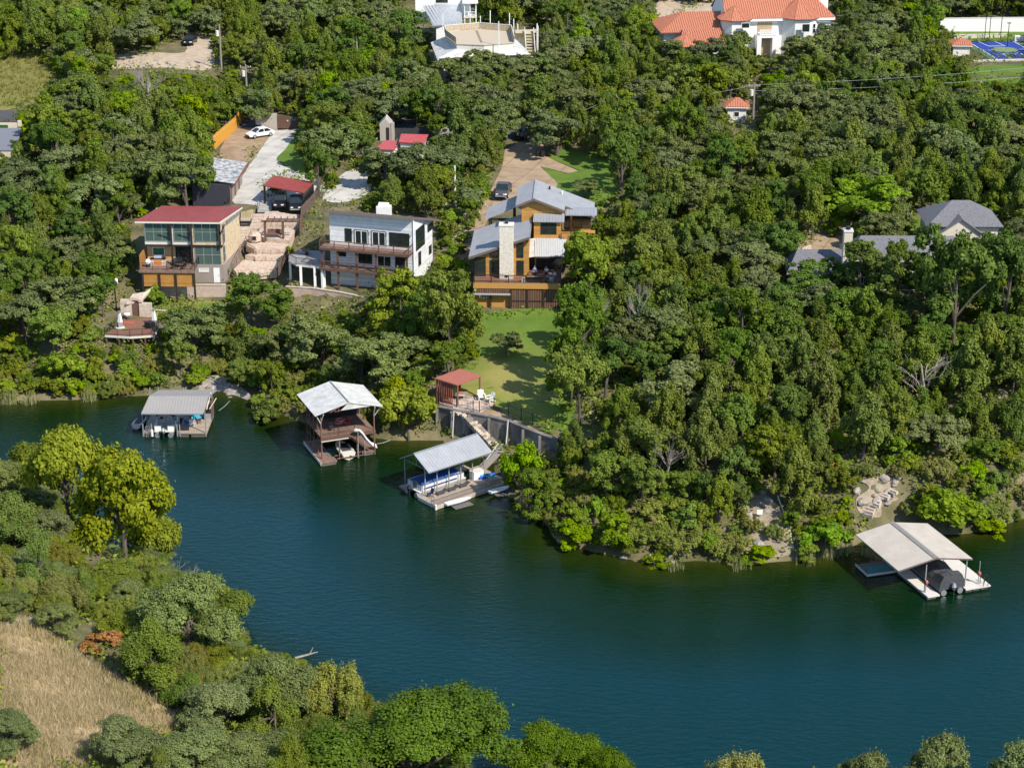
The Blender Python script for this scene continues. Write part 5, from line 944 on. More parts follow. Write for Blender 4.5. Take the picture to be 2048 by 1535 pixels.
# gate and walls at the road
t = Thing('gate', 'dark timber driveway gate hung on a pale stucco pillar', 'gate', W(*c2(625, 185), 11.5), -3); M_GRST = mat('grey_stucco', (0.42, 0.38, 0.33), .9, amt=.3)
t.part('pillar', MB().box(-2.6, -.2, -.5, -.05, .35, 2.5), M_GRST); t.part('gate_frame', MB().box(0, -.05, .05, 2.0, .05, 2.2), M_BROWN)
for k in range(8): t.part('gate_board', MB().box(.05 + k * .245, -.09, .12, .27 + k * .245, -.053, 2.1), M_BROWN)
t.part('side_gate', MB().box(2.1, .1, .05, 4.6, .18, 1.7), M_DARK); t.part('mailbox_slot', MB().box(1.6, -.1, 1.3, 1.8, -.092, 1.5), M_OFFWH)
k_ = ZM(640, 0, 3.413)
t = Thing('gatehouse', 'grey stucco gate pavilion with a pitched top beside the road', 'gatehouse', W(*k_(440, 950), 12.0), -2)
t.part('wall', MB().add([(-.7, 0, -.5), (1.1, 0, -.5), (1.1, 3, -.5), (-.7, 3, -.5), (-.7, 0, 2.3), (1.1, 0, 2.3), (1.1, 3, 2.3), (-.7, 3, 2.3), (.2, 0, 3.3), (.2, 3, 3.3)], [(0, 3, 2, 1), (0, 1, 5, 8, 4), (3, 7, 9, 6, 2), (1, 2, 6, 5), (3, 0, 4, 7), (5, 6, 9, 8), (7, 4, 8, 9)]), M_GRST); t.part('door', MB().box(.3, -.06, -.1, .8, -.003, 1.9), M_DARK); t.part('pillar', MB().box(1.12, -.1, -.5, 1.6, .4, 2.7), M_GRST)
t.part('coping', MB().slab([(-.8, -.1, 2.3), (.2, -.1, 3.36), (.2, 3.1, 3.36), (-.8, 3.1, 2.3)], .08), M_OFFWH)
t = Thing('boundary_wall', 'dark then pale boundary wall running right from the gate pavilion', 'wall', W(*k_(510, 950), 11.9), -2); t.part('dark_panel', MB().box(.1, 0, -.5, 6.4, .2, 1.75), mat('charcoal_wall', (0.04, 0.04, 0.045), .7)); t.part('pale_panel', MB().box(6.42, -.05, -.5, 12.5, .2, 2.1), M_CONC); t.part('grey_panel', MB().box(12.52, 0, -.5, 15.8, .2, 1.9), M_GRST)
t = Thing('shed', 'low shed with a two level red metal roof behind the oaks', 'shed', W(*c2(1300, 318), 11.4), 8)
for P_ in ([t.L(c2(1248, 315), 2.2), t.L(c2(1370, 318), 2.2), t.L(c2(1420, 262), 2.5), t.L(c2(1310, 258), 2.5)], [t.L(c2(1400, 268), 3.0), t.L(c2(1560, 282), 3.0), t.L(c2(1590, 222), 3.4), t.L(c2(1415, 216), 3.4)]):
    ro = t.part('roof', MB().slab(P_, .12), mat('pinkish_red_metal', (0.5, 0.1, 0.1), .45)); MB().ribs(P_, .4, .05, .06).build('standing_seams', MATS['pinkish_red_metal'], ro); c = sum(P_, Vector()) / 4
    q = [p.lerp(c, .12) for p in P_]; z0 = min(p.z for p in P_) - .2; t.part('wall', MB().prism([(p.x, p.y) for p in q], -.6, z0), M_OFFWH)
# ---------------------------------------------------------------- terracotta mansion
m_ = ZM(1360, 0, 5.12)
t = Thing('house', 'white stucco mansion with terracotta tile roofs and two turrets', 'house', (38.5, 362.0, 15.2), 6)
ze = 6.6; L0 = t.L(m_(470, 225), ze); L1 = t.L(m_(1600, 185), ze); WXm = L1.x - L0.x
t.part('wall', MB().box(L0.x + .6, .4, -1, L1.x - .6, 13, ze - .02), M_STUCCO)
P_ = [Vector((L0.x + .4, -.3, ze)), Vector((L1.x, -.3, ze)), Vector((L1.x - 4.5, 6.5, ze + 4.6)), Vector((L0.x + .9, 6.5, ze + 4.6))]
for pl, i0 in ((P_, 0), ([P_[1], Vector((L1.x, 13.3, ze)), P_[2]], 0), ([Vector((L1.x, 13.3, ze)), Vector((L0.x + .4, 13.3, ze)), P_[3], P_[2]], 0)):
    ro = t.part('roof', MB().slab(pl, .2), M_TERRA); MB().ribs(pl, .42, .19, .1, i0=i0).build('tile_rows', M_TERRA, ro)
t.part('gable_wall', MB().add([(L0.x + .62, .4, ze - .05), (L0.x + .62, 12.6, ze - .05), (L0.x + .62, 6.5, ze + 4.3), (L0.x + .9, .4, ze - .05), (L0.x + .9, 12.6, ze - .05), (L0.x + .9, 6.5, ze + 4.3)], [(0, 2, 1), (3, 4, 5), (0, 3, 5, 2), (1, 2, 5, 4)]), M_STUCCO)
ap = t.L(m_(625, 100), ze + 2.4); turret(t, ap.x, .9, 3.3, ze - .05, 2.3, M_TERRA, 8, .42, M_STUCCO, 0); ap2 = t.L(m_(1340, 50), ze + 3.6); turret(t, ap2.x + .1, 1.8, 4.3, ze + .0, 3.4, M_TERRA, 8, .42, M_STUCCO, 0)
t.part('eave_band', MB().box(L0.x + .5, -.36, ze - .5, L1.x, -.305, ze - .06), M_WHITE)
def fwm(a, b, nx, ny, y0, **k): x0, z1 = t.FR(m_(*a), y0); x1, z0 = t.FR(m_(*b), y0); return t.window(x0, z0, x1, z1, y0, nx, ny, **k)
fwm((808, 236), (910, 288), 4, 2, .4, fm=M_OFFWH); fwm((1042, 240), (1125, 312), 2, 3, .4); fwm((1042, 214), (1125, 232), 1, 1, .4)
for a, b in (((630, 236), (712, 290)), ((1250, 246), (1328, 330))): fwm(a, b, 1, 1, -2.55 if a[0] > 1000 else -2.45)
for k, px in ((0, 1415), (1, 1510)):
    x0, z1 = t.FR(m_(px - 25, 230), .5); x1, z0 = t.FR(m_(px + 20, 330), .5)
    o = t.window(-.5, 0, .5, z1 - z0, 0, 1, 2); a_ = -math.pi / 2 + math.radians(45 * (k + 1)); o.location = (ap2.x + .1 + 3.36 * math.cos(a_), 1.8 + 3.36 * math.sin(a_), z0); o.rotation_euler.z = a_ + math.pi / 2
xb0, zb0 = t.FR(m_(815, 350), -1.4); xb1, zb1 = t.FR(m_(985, 305), -1.4); t.part('balcony', MB().box(xb0, -1.5, zb0 - .3, xb1, .39, zb0), M_WHITE); t.part('balcony_rail', MB().box(xb0, -1.5, zb1 - .12, xb1, -1.3, zb1), M_WHITE)
for k in range(11): x = xb0 + .1 + k * (xb1 - xb0 - .2) / 10; t.part('baluster', MB().tube([(x, -1.4, zb0), (x, -1.4, zb0 + .3), (x, -1.4, zb1 - .122)], [.05, .1, .05], 6), M_WHITE)
t.part('recess', MB().box(xb0, .32, zb0 + .002, xb1 - .4, .398, zb0 + 2.4), mat('tan_recess', (0.45, 0.33, 0.2), .8))
t.part('arch_wall', MB().box(xb0 - .4, -1.45, -1, xb0 + .4, .38, zb0 - .31), M_WHITE); t.part('arch_pier', MB().box(xb1 - .6, -1.45, -1, xb1 + .1, .38, zb0 - .31), M_WHITE); t.part('arch_lintel', MB().box(xb0 + .41, -1.45, zb0 - .75, xb1 - .61, .38, zb0 - .312), M_WHITE); t.part('archway_door', MB().box(xb0 + .42, .2, -1, xb1 - .62, .32, zb0 - .76), mat('tan_recess', (0.45, 0.33, 0.2)))
x0 = t.FR(m_(1420, 50), 4)[0]; ch = t.part('chimney', MB().box(x0, 4, ze, x0 + 1.75, 5.6, ze + 6.4), M_STUCCO); MB().box(x0 - .1, 3.9, ze + 6.402, x0 + 1.85, 5.7, ze + 6.7).build('cap', M_WHITE, ch)
mw = ZM(1260, 0, 2.6); wl_ = t.L(mw(160, 172), 4.4); wr_ = t.L(mw(470, 172), 4.4)
t.part('wing_wall', MB().box(wl_.x + .8, wl_.y + 1.2, -2, L0.x + .59, wl_.y + 11, 4.3), M_STUCCO); yw = wl_.y
for pl in ([Vector((wl_.x, yw, 4.4)), Vector((L0.x + .58, yw, 4.4)), Vector((L0.x + .58, yw + 6, 7.0)), Vector((wl_.x + 5, yw + 6, 7.0))], [Vector((wl_.x, yw + 12, 4.4)), Vector((wl_.x, yw, 4.4)), Vector((wl_.x + 5, yw + 6, 7.0))]): ro = t.part('roof', MB().slab(pl, .18), M_TERRA); MB().ribs(pl, .42, .19, .1).build('tile_rows', M_TERRA, ro)
p2_ = [Vector((wl_.x + 3, yw - 4, 3.4)), Vector((L0.x - .6, yw - 4, 3.4)), Vector((L0.x - .6, yw + .3, 5.0)), Vector((wl_.x + 4, yw + .3, 5.0))]; ro = t.part('porch_roof', MB().slab(p2_, .18), M_TERRA); MB().ribs(p2_, .42, .19, .1).build('tile_rows', M_TERRA, ro); t.part('porch_wall', MB().box(wl_.x + 3.6, yw - 3.3, -2, L0.x - 1.2, yw + .2, 3.3), M_STUCCO)
tq = t.L(mw(295, 175), 5.2); turret(t, tq.x, tq.y, 3.4, 3.4, 1.9, M_TERRA, 8, .42, M_STUCCO, -2)
def hut(px, z, s, hgt, label, rise=1.2, wall=M_STUCCO, deg=-4):
    q = Thing('pavilion', label, 'pavilion', W(*px, z), deg); q.part('wall', MB().box(-s, 0, -2, s, 2 * s, hgt), wall); hip(q, -s, 0, s, 2 * s, hgt + .02, rise, M_TERRA, over=.5, rib=.4, ridge=s + .49); q.part('eave_band', MB().box(-s - .45, -.47, hgt - .2, s + .45, -.4, hgt - .01), M_WHITE); return q
h_ = hut((1473, 246), 12.0, 1.5, 2.75, 'small white hut with a terracotta hip roof beside the utility pole'); h_.window(-.5, 1.0, .4, 1.9, 0, 1, 1)
hut((1832, 64), 15.5, 1.7, 2.5, 'shaded pavilion with a dark terracotta roof left of the sport court'); hut((1922, 112), 15.0, 1.5, 2.0, 'little terracotta roofed shelter at the left corner of the sport court', 1.0)
# sport court
ct_ = Thing('sport_court', 'blue sport court with white and green line markings', 'sport court', (92, 368, 15.05), 0)
q = ZM(1760, 0, 7.111)
cw = [ct_.L(q(*p), 0) for p in ((1250, 590), (1830, 578), (2330, 830), (1880, 815), (1700, 812))]
c00, c10 = ct_.L(q(1250, 592), .0), ct_.L(q(1835, 578), .0); axx = (c10 - c00).normalized(); ayy = Vector((axx.y, -axx.x, 0)); LX, LY = (c10 - c00).length + .5, 16.5
def cp(x, y, z=0): p = c00 + axx * x + ayy * y; return Vector((p.x, p.y, z))
ct_.part('border', MB().slab([cp(-1.5, -1.5, .02), cp(LX + 1.5, -1.5, .02), cp(LX + 1.5, LY + 1, .02), cp(-1.5, LY + 1, .02)], .3), mat('court_green', (0.1, 0.17, 0.1), .8)); ct_.part('playing_surface', MB().slab([cp(0, 0, .026), cp(LX, 0, .026), cp(LX, LY, .026), cp(0, LY, .026)], .02), mat('court_blue', (0.018, 0.05, 0.3), .7, amt=.15))
def cline(a, b, w=.14): mb = MB(); a, b = cp(*a), cp(*b); e = (b - a).normalized(); s = Vector((-e.y, e.x, 0)) * w / 2; mb.slab([a - s + Vector((0, 0, .032)), b - s + Vector((0, 0, .032)), b + s + Vector((0, 0, .032)), a + s + Vector((0, 0, .032))], .004); ct_.part('line_marking', mb, M_WHITE)
for a, b in (((0, 0), (LX, 0)), ((0, 0), (0, LY)), ((LX, 0), (LX, LY)), ((0, LY), (LX, LY)), ((0, LY / 2), (LX, LY / 2)), ((LX * .22, .1), (LX * .28, 5)), ((LX * .58, .1), (LX * .64, 5)), ((LX * .28, 5), (LX * .64, 5)), ((LX * .3, LY - 5), (LX * .7, LY - 5)), ((LX * .3, LY - 5), (LX * .3, LY)), ((LX * .7, LY - 5), (LX * .7, LY))): cline(a, b)
ct_.part('centre_circle', MB().prism([tuple(cp(LX / 2 + 2.4 * math.cos(k * .2618), LY / 2 + 2.4 * math.sin(k * .2618)))[:2] for k in range(24)], .034, .038), mat('court_lime', (0.2, 0.28, 0.12), .8)); ct_.part('key_area', MB().prism([tuple(cp(*p))[:2] for p in ((LX * .29, 4.2), (LX * .63, 4.2), (LX * .63, 4.9), (LX * .29, 4.9))], .034, .038), MATS['court_lime'])
for (x, y), lb in (((3.5, -.8), 'far left'), ((4.4, -.8), 'second'), ((6.6, -.8), 'far right'), ((5.6, LY * .35), 'nearest')):
    p = ct_.world_of(*cp(x, y)); k = Thing('floodlight_pole', 'tall dark lamp pole at the blue sport court, the %s one' % lb, 'lamp pole', p, 0, 'dark poles round the blue court'); k.part('pole', MB().tube([(0, 0, 0), (0, 0, 4.5)], .07, 6), M_BLACK); k.part('lamp', MB().box(-.35, -.15, 4.4, .35, .15, 4.52), M_BLACK)
cwl = Thing('retaining_wall', 'cream wall at the near edge of the blue sport court', 'wall', ct_.world_of(*cp(-2, LY + 1.2)), math.degrees(math.atan2(axx.y, axx.x))); cwl.part('body', MB().box(-3, -.3, -3.2, 16, .1, .15), M_CREAM); cwl.part('coping', MB().box(-3.05, -.36, .152, 16, .16, .24), M_OFFWH)
cwl = Thing('retaining_wall', 'low cream wall at the far edge of the blue sport court', 'wall', ct_.world_of(*cp(-1, -2.2)), math.degrees(math.atan2(axx.y, axx.x))); cwl.part('body', MB().box(-1, -.2, -.5, 9.2, .1, .85), M_CREAM); cwl.part('coping', MB().box(-1.05, -.26, .852, 9.3, .16, .92), M_OFFWH)
a, b = W(1890, 58, 16), W(2090, 56, 16); pwl = Thing('boundary_wall', 'long white wall behind the lawn of the sport court', 'wall', a, math.degrees(math.atan2(b.y - a.y, b.x - a.x))); pwl.part('body', MB().box(-1, -.15, -1, 22, .15, 2.0), M_WHITE); pwl.part('coping', MB().box(-1, -.2, 2.002, 22, .2, 2.1), M_OFFWH)
wb_ = Thing('white_cabinet', 'white equipment boxes at the right edge beside the sport court', 'cabinet', W(2038, 82, 15.1)); wb_.part('body', MB().box(-.9, -.4, 0, .2, .4, 1.0), M_WHITE); wb_.part('smaller_box', MB().box(.25, -.4, 0, 1.0, .4, .8), M_WHITE); wb_.part('grille', MB().box(-.7, -.42, .2, -.1, -.402, .8), M_GALV)
# ---------------------------------------------------------------- white house with the roof deck
t = Thing('house', 'white roofed house carrying a big fenced tan roof deck with stairs', 'house', (-6.0, 349.0, 15.4), 3)
zr = 2.6; E = [t.L(k_(*p), zr) for p in ((798, 400), (1432, 372), (1385, 300), (755, 290))]; yE = t.L(k_(1000, 345), zr + 1.4)
t.part('wall', MB().prism([(E[0].x + .7, E[0].y + .9), (E[1].x - .6, E[1].y + .9), (E[2].x - .4, E[2].y + 4), (E[3].x + .6, E[3].y - .3)], -2, zr - .1), M_WHITE)
D = [t.L(k_(*p), zr + 2.0) for p in ((930, 300), (1122, 308), (1326, 292), (1305, 215), (1085, 198), (850, 218), (862, 250))]
cD = sum(D, Vector()) / 7; D2 = [p.lerp(cD, .02) for p in D]
for (a, b), (c, d) in (((E[0], E[1]), (D[2], D[0])), ((E[1], E[2]), (D[3], D[2])), ((E[3], E[0]), (D[0], D[5]))):
    a, b, c, d = [p.copy() for p in (a, b, c, d)]; c.z = d.z = zr + 1.1; t.part('roof', MB().slab([a, b, c, d], .12), M_ROOFW)
t.part('deck_box', MB().prism([(p.x, p.y) for p in D2], zr + .2, zr + 1.98), M_OFFWH); M_TAND = mat('tan_roof_deck', (0.5, 0.42, 0.31), .85, amt=.15); t.part('deck', MB().slab(D, .1), M_TAND); t.part('deck_joint', MB().slab([t.L(k_(*p), zr + 2.03) for p in ((1060, 208), (1075, 207), (1110, 290), (1095, 292))], .02), mat('dark_joint', (0.3, 0.24, 0.17)))
for i in range(7):
    a, b = D[i], D[(i + 1) % 7]; hh = 1.15 if i in (2, 3, 4, 5, 6) else .0
    if not hh: continue
    n_ = max(2, int((b - a).length / .45)); t.part('parapet_rail', MB().beam(a + Vector((0, 0, hh)), b + Vector((0, 0, hh)), .12, .1), M_OFFWH)
    for j in range(n_): t.part('parapet_board', MB().beam(a.lerp(b, (j + .04) / n_) + Vector((0, 0, hh * .52)), a.lerp(b, (j + .96) / n_) + Vector((0, 0, hh * .52)), .06, hh * .9), mat('tan_board', (0.46, 0.38, 0.26), .85))
for px, h2 in (((838, 200), 2.8), ((1095, 185), 2.0), ((1162, 200), 3.4), ((1220, 310), 4.2), ((1293, 190), 2.7), ((1322, 205), 2.0)): c = t.L(k_(*px), zr + 2.0); t.part('string_light_pole', MB().tube([(c.x, c.y, zr + 1.5), (c.x, c.y, zr + 2.0 + h2)], .09, 6), M_WHITE)
c0, c1 = t.L(k_(1330, 205), zr + 2.2), t.L(k_(1482, 200), zr + 2.2); ldk = t.part('stair_landing', MB().slab([c0, c1, c1 + Vector((0, -2.2, 0)), c0 + Vector((0, -2.2, 0))], .2), M_TAND)
for k in range(9): f = k / 9; t.part('stair_step', MB().box(c1.x - 2.3, c1.y - 2.3 - f * 5.5, zr + 2.0 - f * 3.6, c1.x - .9, c1.y - 2.9 - f * 5.5, zr + 1.92 - f * 3.6), M_TAND)
for x in (c1.x - 2.4, c1.x - .8): t.part('stair_stringer', MB().beam((x, c1.y - 2.2, zr + 2.6), (x, c1.y - 8.2, zr - 1.2), .1, .9), M_OFFWH)
for dx, dy in ((0, 0), (0, -2.2), (-3.5, 0)): t.part('landing_post', MB().box(c1.x + dx - .1, c1.y + dy - .1, -3, c1.x + dx + .1, c1.y + dy + .1, zr + 3.2), M_OFFWH)
for a, b in (((760, 320), (770, 370)), ((775, 335), (785, 390))): pass
t.part('porch_post', MB().box(E[0].x + .1, E[0].y + .1, -3.2, E[0].x + .35, E[0].y + .35, zr - .1), M_WHITE)
# top house with the ribbed metal roof
t = Thing('house', 'white house at the top edge with a ribbed silver roof and a porch', 'house', W(*k_(860, 180), 17.2), 2)
R4 = [t.L(k_(*p), z) for p, z in (((770, 178), 3.0), ((972, 162), 3.0), ((962, 28), 5.6), ((706, 40), 5.6))]; ro = t.part('roof', MB().slab(R4, .15), mat('silver_metal_roof', (0.45, 0.47, 0.5), .4, metal=.3)); MB().ribs(R4, .6, .07, .07).build('standing_seams', MATS['silver_metal_roof'], ro)
ax, bx_ = min(p.x for p in R4), max(p.x for p in R4); yt = R4[2].y; t.part('lower_wall', MB().box(R4[0].x + .6, R4[0].y + 1, -1.5, R4[1].x - .5, yt, 2.8), M_WHITE); t.part('upper_wall', MB().box(ax - 1.5, yt - .3, 3.2, bx_ + 1.5, yt + 5, 9.0), M_WHITE); t.window(ax + 2.2, 5.8, ax + 4.6, 7.6, yt - .3, 1, 2); t.part('window_trim', MB().box(ax + 2.0, yt - .38, 5.55, ax + 4.8, yt - .303, 5.75), M_OFFWH)
t.part('porch_floor', MB().box(bx_ + .3, yt - 3.2, 3.6, bx_ + 2.6, yt - .31, 3.8), M_OFFWH); t.part('porch_roof', MB().slab([(bx_ + .1, yt - 3.5, 6.4), (bx_ + 2.9, yt - 3.5, 6.4), (bx_ + 2.9, yt - .2, 6.8), (bx_ + .1, yt - .2, 6.8)], .15), M_WHITE)
for x, y in ((.4, -3.1), (1.4, -3.1), (2.5, -3.1), (2.5, -1.6)): t.part('porch_post', MB().box(bx_ + x, yt + y, -1, bx_ + x + .14, yt + y + .14, 6.3), M_WHITE)
t.rail([(bx_ + .4, yt - 3.1, 3.8), (bx_ + 2.5, yt - 3.1, 3.8), (bx_ + 2.5, yt - .5, 3.8)], .9, M_WHITE, .08, .08, .6)
sh_ = Thing('shed', 'low pale metal roofed shed left of the large dark tree', 'shed', W(*k_(450, 95), 17.0), 0); P_ = [sh_.L(k_(*p), 1.8) for p in ((375, 85), (515, 88), (510, 52), (400, 50))]; ro = sh_.part('roof', MB().slab(P_, .1), M_ROOFG); MB().ribs(P_, .5, .06, .06).build('standing_seams', M_ROOFG, ro); sh_.part('wall', MB().prism([(p.x * .92 + .1, p.y) for p in P_], -1.2, 1.65), M_CREAM)
z0_ = ZM(0, 0, 3.2)
wt_ = Thing('white_column', 'tall white column rising at the upper left top edge', 'column', W(*z0_(768, 110), 16.0)); wt_.part('shaft', MB().box(-.32, -.3, -2, .32, .3, 7), M_WHITE); wt_.part('base', MB().box(-.5, -.5, -2, .5, .5, -1.6), M_OFFWH)
t = Thing('house', 'low house at the left edge with only its grey roof showing', 'house', W(20, 292, 10.5), 4)
P_ = [t.L((u, v), 3.0) for u, v in ((-60, 300), (34, 300), (42, 256), (-60, 256))]; shingle(t, P_, m=mat('slate_roof', (0.2, 0.21, 0.24), .8, amt=.3, scale=3)); t.part('wall', MB().prism([(p.x - .2, p.y) for p in P_], -2, 2.7), M_CREAM)
pill = Thing('gate_pillars', 'cream wall with green gates by the road at the left edge', 'gate', W(18, 262, 12), 0); pill.part('wall', MB().box(-2.5, 0, -1, 1.5, .3, 1.3), M_CREAM); pill.part('green_gate', MB().box(-1.6, -.06, -.5, -.1, -.003, 1.0), mat('green_paint', (0.03, 0.12, 0.04), .6)); pill.part('pillar', MB().box(1.52, -.1, -1, 2.1, .4, 1.7), M_CREAM)
tn = Thing('boundary_wall', 'tan board fence showing between the oaks behind the upper lawn', 'fence', G(1160, 288), 3)
for k in range(12): tn.part('board', MB().box(-2 + k * .55, 0, -.3, -1.5 + k * .55, .06, 2.0 + .05 * (k % 3)), mat('tan_fence_board', (0.4, 0.3, 0.2), .85, amt=.4))
mbx = Thing('mailbox', 'brown mailbox on a post beyond the upper lawn', 'mailbox', G(1174, 289)); mbx.part('post', MB().box(-.06, -.06, -.2, .06, .06, 1.0), M_BROWN); mbx.part('box', MB().tube([(0, -.3, 1.15), (0, .3, 1.15)], .2, 10), M_REDBR)
# ---------------------------------------------------------------- utility poles and lines
def pole(px, pt, label, z, trans=True, arm=True, m=None):
    b = W(*px, z); s = scale_at(*b); hgt = (px[1] - pt[1]) / s / .96; t = Thing('utility_pole', label, 'utility pole', b); t.part('pole', MB().tube([(0, 0, -.5), (0, 0, hgt)], [.2, .13], 8), m or M_GREYW)
    if arm: t.part('crossarm', MB().box(-.95, -.06, hgt - .6, .95, .06, hgt - .45), M_GREYW); [t.part('insulator', MB().tube([(x, 0, hgt - .45), (x, 0, hgt - .25)], .06, 6), M_OFFWH) for x in (-.85, 0.4, .85)]
    if trans: t.part('transformer', MB().tube([(-.42, -.1, hgt - 2.1), (-.42, -.1, hgt - 1.1)], .3, 10), M_OFFWH); t.part('bracket', MB().box(-.2, -.1, hgt - 1.6, .0, .0, hgt - 1.5), M_GALV)
    return b + Vector((0, 0, hgt - .3))
P1 = pole((443, 137), (440, 52), 'tall pale utility pole with a transformer at the upper left', 14.2, arm=False); P2_ = pole((493, 172), (492, 130), 'short utility pole with twin transformers left of centre', 13.5); P3 = pole((1506, 240), (1507, 168), 'utility pole beside the small terracotta hut', 12.3)
P4 = pole((1231, 250), (1231, 190), 'pole half hidden in the oaks right of centre', 12.3, False); P5 = pole((715, 145), (715, 85), 'thin pole among the trees left of the roof deck house', 15, False, False); P6 = pole((978, 325), (976, 258), 'dark wooden pole at the left of the tan driveway', 11, False, False, M_BROWN); P7 = pole((910, 400), (913, 332), 'slender white post behind the white house oaks', 10.4, False, False, M_OFFWH)
P8 = pole((373, 60), (374, -30), 'brown pole cut by the top edge', 15.2, True, False, M_BROWN)
def wire(a, b, sag, label, r=.022): pts = [a.lerp(b, k / 14) + Vector((0, 0, -sag * 4 * (k / 14) * (1 - k / 14))) for k in range(15)]; tag(MB().tube(pts, r, 4).build('power_line', M_GALV), label, 'power line', 'overhead power lines')
PE = Vector((120, 330, 24)); wire(P3, PE, 1.2, 'power line running right from the hut pole'); wire(P3 + Vector((0, 0, -1)), PE + Vector((0, 0, -1.6)), 1.4, 'lower power line running right from the hut pole'); wire(P4, P3, 1.0, 'power line between the two poles right of centre'); wire(P2_, P4, 2.2, 'long power line crossing the trees left of centre'); wire(P6, P4, 1.2, 'service line rising over the tan driveway'); wire(P2_ + Vector((0, 0, -1)), P4 + Vector((0, 0, -1.4)), 2.4, 'lower long power line crossing the trees')
# ================================================================ boathouses, boats and the shore
def flo(t, x0, y0, x1, y1, n=4, z0=-.25, z1=.28):
    """floats under a deck, each a part"""
    for k in range(n):
        a = y0 + (y1 - y0) * k / n; b = y0 + (y1 - y0) * (k + .86) / n; t.part('float', MB().box(x0, a, z0, x1, b, z1), M_DKFLOAT)
M_DKFLOAT = mat('dirty_float', (0.16, 0.15, 0.14), .8, amt=.6, scale=4)
def pontoon(loc, deg, label, panel, L_=6.4, Wd=2.4, canopy=None, cover=None, stripe=None):
    t = Thing('pontoon_boat', label, 'pontoon boat', loc, deg); w = Wd / 2
    for s in (-1, 1): t.part('pontoon', MB().tube([(-L_ / 2, s * w * .68, .18), (L_ / 2 - .9, s * w * .68, .18), (L_ / 2 - .2, s * w * .68, .28), (L_ / 2, s * w * .68, .4)], [.32, .32, .22, .05], 12), M_CHROME)
    t.part('deck', MB().box(-L_ / 2 + .2, -w, .52, L_ / 2 - .35, w, .62), M_OFFWH)
    if not cover:
        for y0, y1, x0, x1 in ((-w, -w + .05, -L_ / 2 + .5, L_ / 2 - .6), (w - .05, w, -L_ / 2 + .5, L_ / 2 - .6)): p = t.part('side_panel', MB().box(x0, y0, .66, x1, y1, 1.25), panel); t.part('side_rail', MB().beam((x0, (y0 + y1) / 2, 1.3), (x1, (y0 + y1) / 2, 1.3), .05), M_CHROME)
        for x0 in (-L_ / 2 + .5, L_ / 2 - .65):
            for y0, y1 in ((-w + .06, -.4), (.4, w - .06)): t.part('end_panel', MB().box(x0, y0, .66, x0 + .05, y1, 1.25), panel)
        if stripe: [t.part('stripe', MB().box(-L_ / 2 + .8, s * w - .012 if s > 0 else -w - .012, .78, L_ / 2 - 1.6, s * w + .012 if s > 0 else -w + .012, .95), stripe) for s in (-1, 1)]
        for x, y in ((-1.6, -.75), (1.9, -.7), (1.9, .7), (-1.6, .75)): st = t.part('bench_seat', MB().box(x - .6, y - .3, .625, x + .6, y + .3, 1.0), M_OFFWH); MB().box(x - .6, y + (.2 if y > 0 else -.3), 1.003, x + .6, y + (.3 if y > 0 else -.2), 1.35).build('seat_back', M_WHITE, st)
        co = t.part('helm_console', MB().box(.1, .35, .625, .7, 1.0, 1.45), M_OFFWH); MB().tube([(-.02, .65, 1.3), (-.06, .65, 1.32)], .17, 10).build('steering_wheel', M_BLACK, co)
    ou = t.part('outboard_motor', MB().tube([(-L_ / 2 - .25, 0, .55), (-L_ / 2 - .3, 0, .9), (-L_ / 2 - .28, 0, 1.25)], [.16, .26, .14], 8), M_BLACK if canopy is not None and canopy is M_BLUEC else M_CHROME); MB().box(-L_ / 2 - .36, -.07, -.35, -L_ / 2 - .18, .07, .56).build('lower_unit', M_BLACK, ou)
    if canopy:
        pts = [(-.9, z) for z in ()]; cv = []
        x0, x1 = (-L_ / 2 + .7, L_ / 2 - 1.0) if canopy is M_BLUEC else (-1.4, 1.4)
        zt = 1.45 if canopy is M_BLUEC else 2.2
        secs = []
        for k in range(7):
            x = x0 + (x1 - x0) * k / 6; hgt = .28 * math.sin(math.pi * k / 6); secs.append([(x, -w * .98, zt - .25), (x, -w * .6, zt + .0 + hgt * .7), (x, 0, zt + .1 + hgt), (x, w * .6, zt + hgt * .7), (x, w * .98, zt - .25), (x, w * .55, zt - .06 + hgt * .6), (x, 0, zt + .04 + hgt * .9), (x, -w * .55, zt - .06 + hgt * .6)])
        t.part('canopy', loft(MB(), secs), canopy)
        if canopy is not M_BLUEC: [t.part('canopy_frame', MB().beam((x, s * w * .96, .7), (x * .9, s * w * .96, zt - .22), .04), M_CHROME) for x in (x0, x1) for s in (-1, 1)]
    if cover:
        secs = []
        for k in range(9):
            x = -L_ / 2 + .05 + (L_ - .6) * k / 8; b = .2 * math.sin(k * 1.9); zt = 2.05 if k < 2 else 1.75 + b * .5; secs.append([(x, -w * 1.06, .5), (x, -w * 1.02, 1.2), (x, -w * .75, zt - .12 + b * .2), (x, 0, zt), (x, w * .75, zt - .12 - b * .2), (x, w * 1.02, 1.2), (x, w * 1.06, .5)])
        t.part('cover', loft(MB(), secs), cover)
    return t
M_BLUEC = mat('blue_canvas', (0.012, 0.06, 0.22), .7, amt=.3); M_TARP = mat('grey_tarp', (0.075, 0.078, 0.085), .55, amt=.5, scale=2.5, bump=.8, bscale=3)
def truss(t, a, b, m, w=.08, d=.35, n=7):
    a, b = Vector(a), Vector(b); mb = MB(); mb.beam(a, b, w); mb.beam(a - Vector((0, 0, d)), b - Vector((0, 0, d)), w)
    for k in range(n): p, q = a.lerp(b, k / n), a.lerp(b, (k + 1) / n); mb.beam(p, q - Vector((0, 0, d)), w * .6)
    return t.part('truss', mb, m)
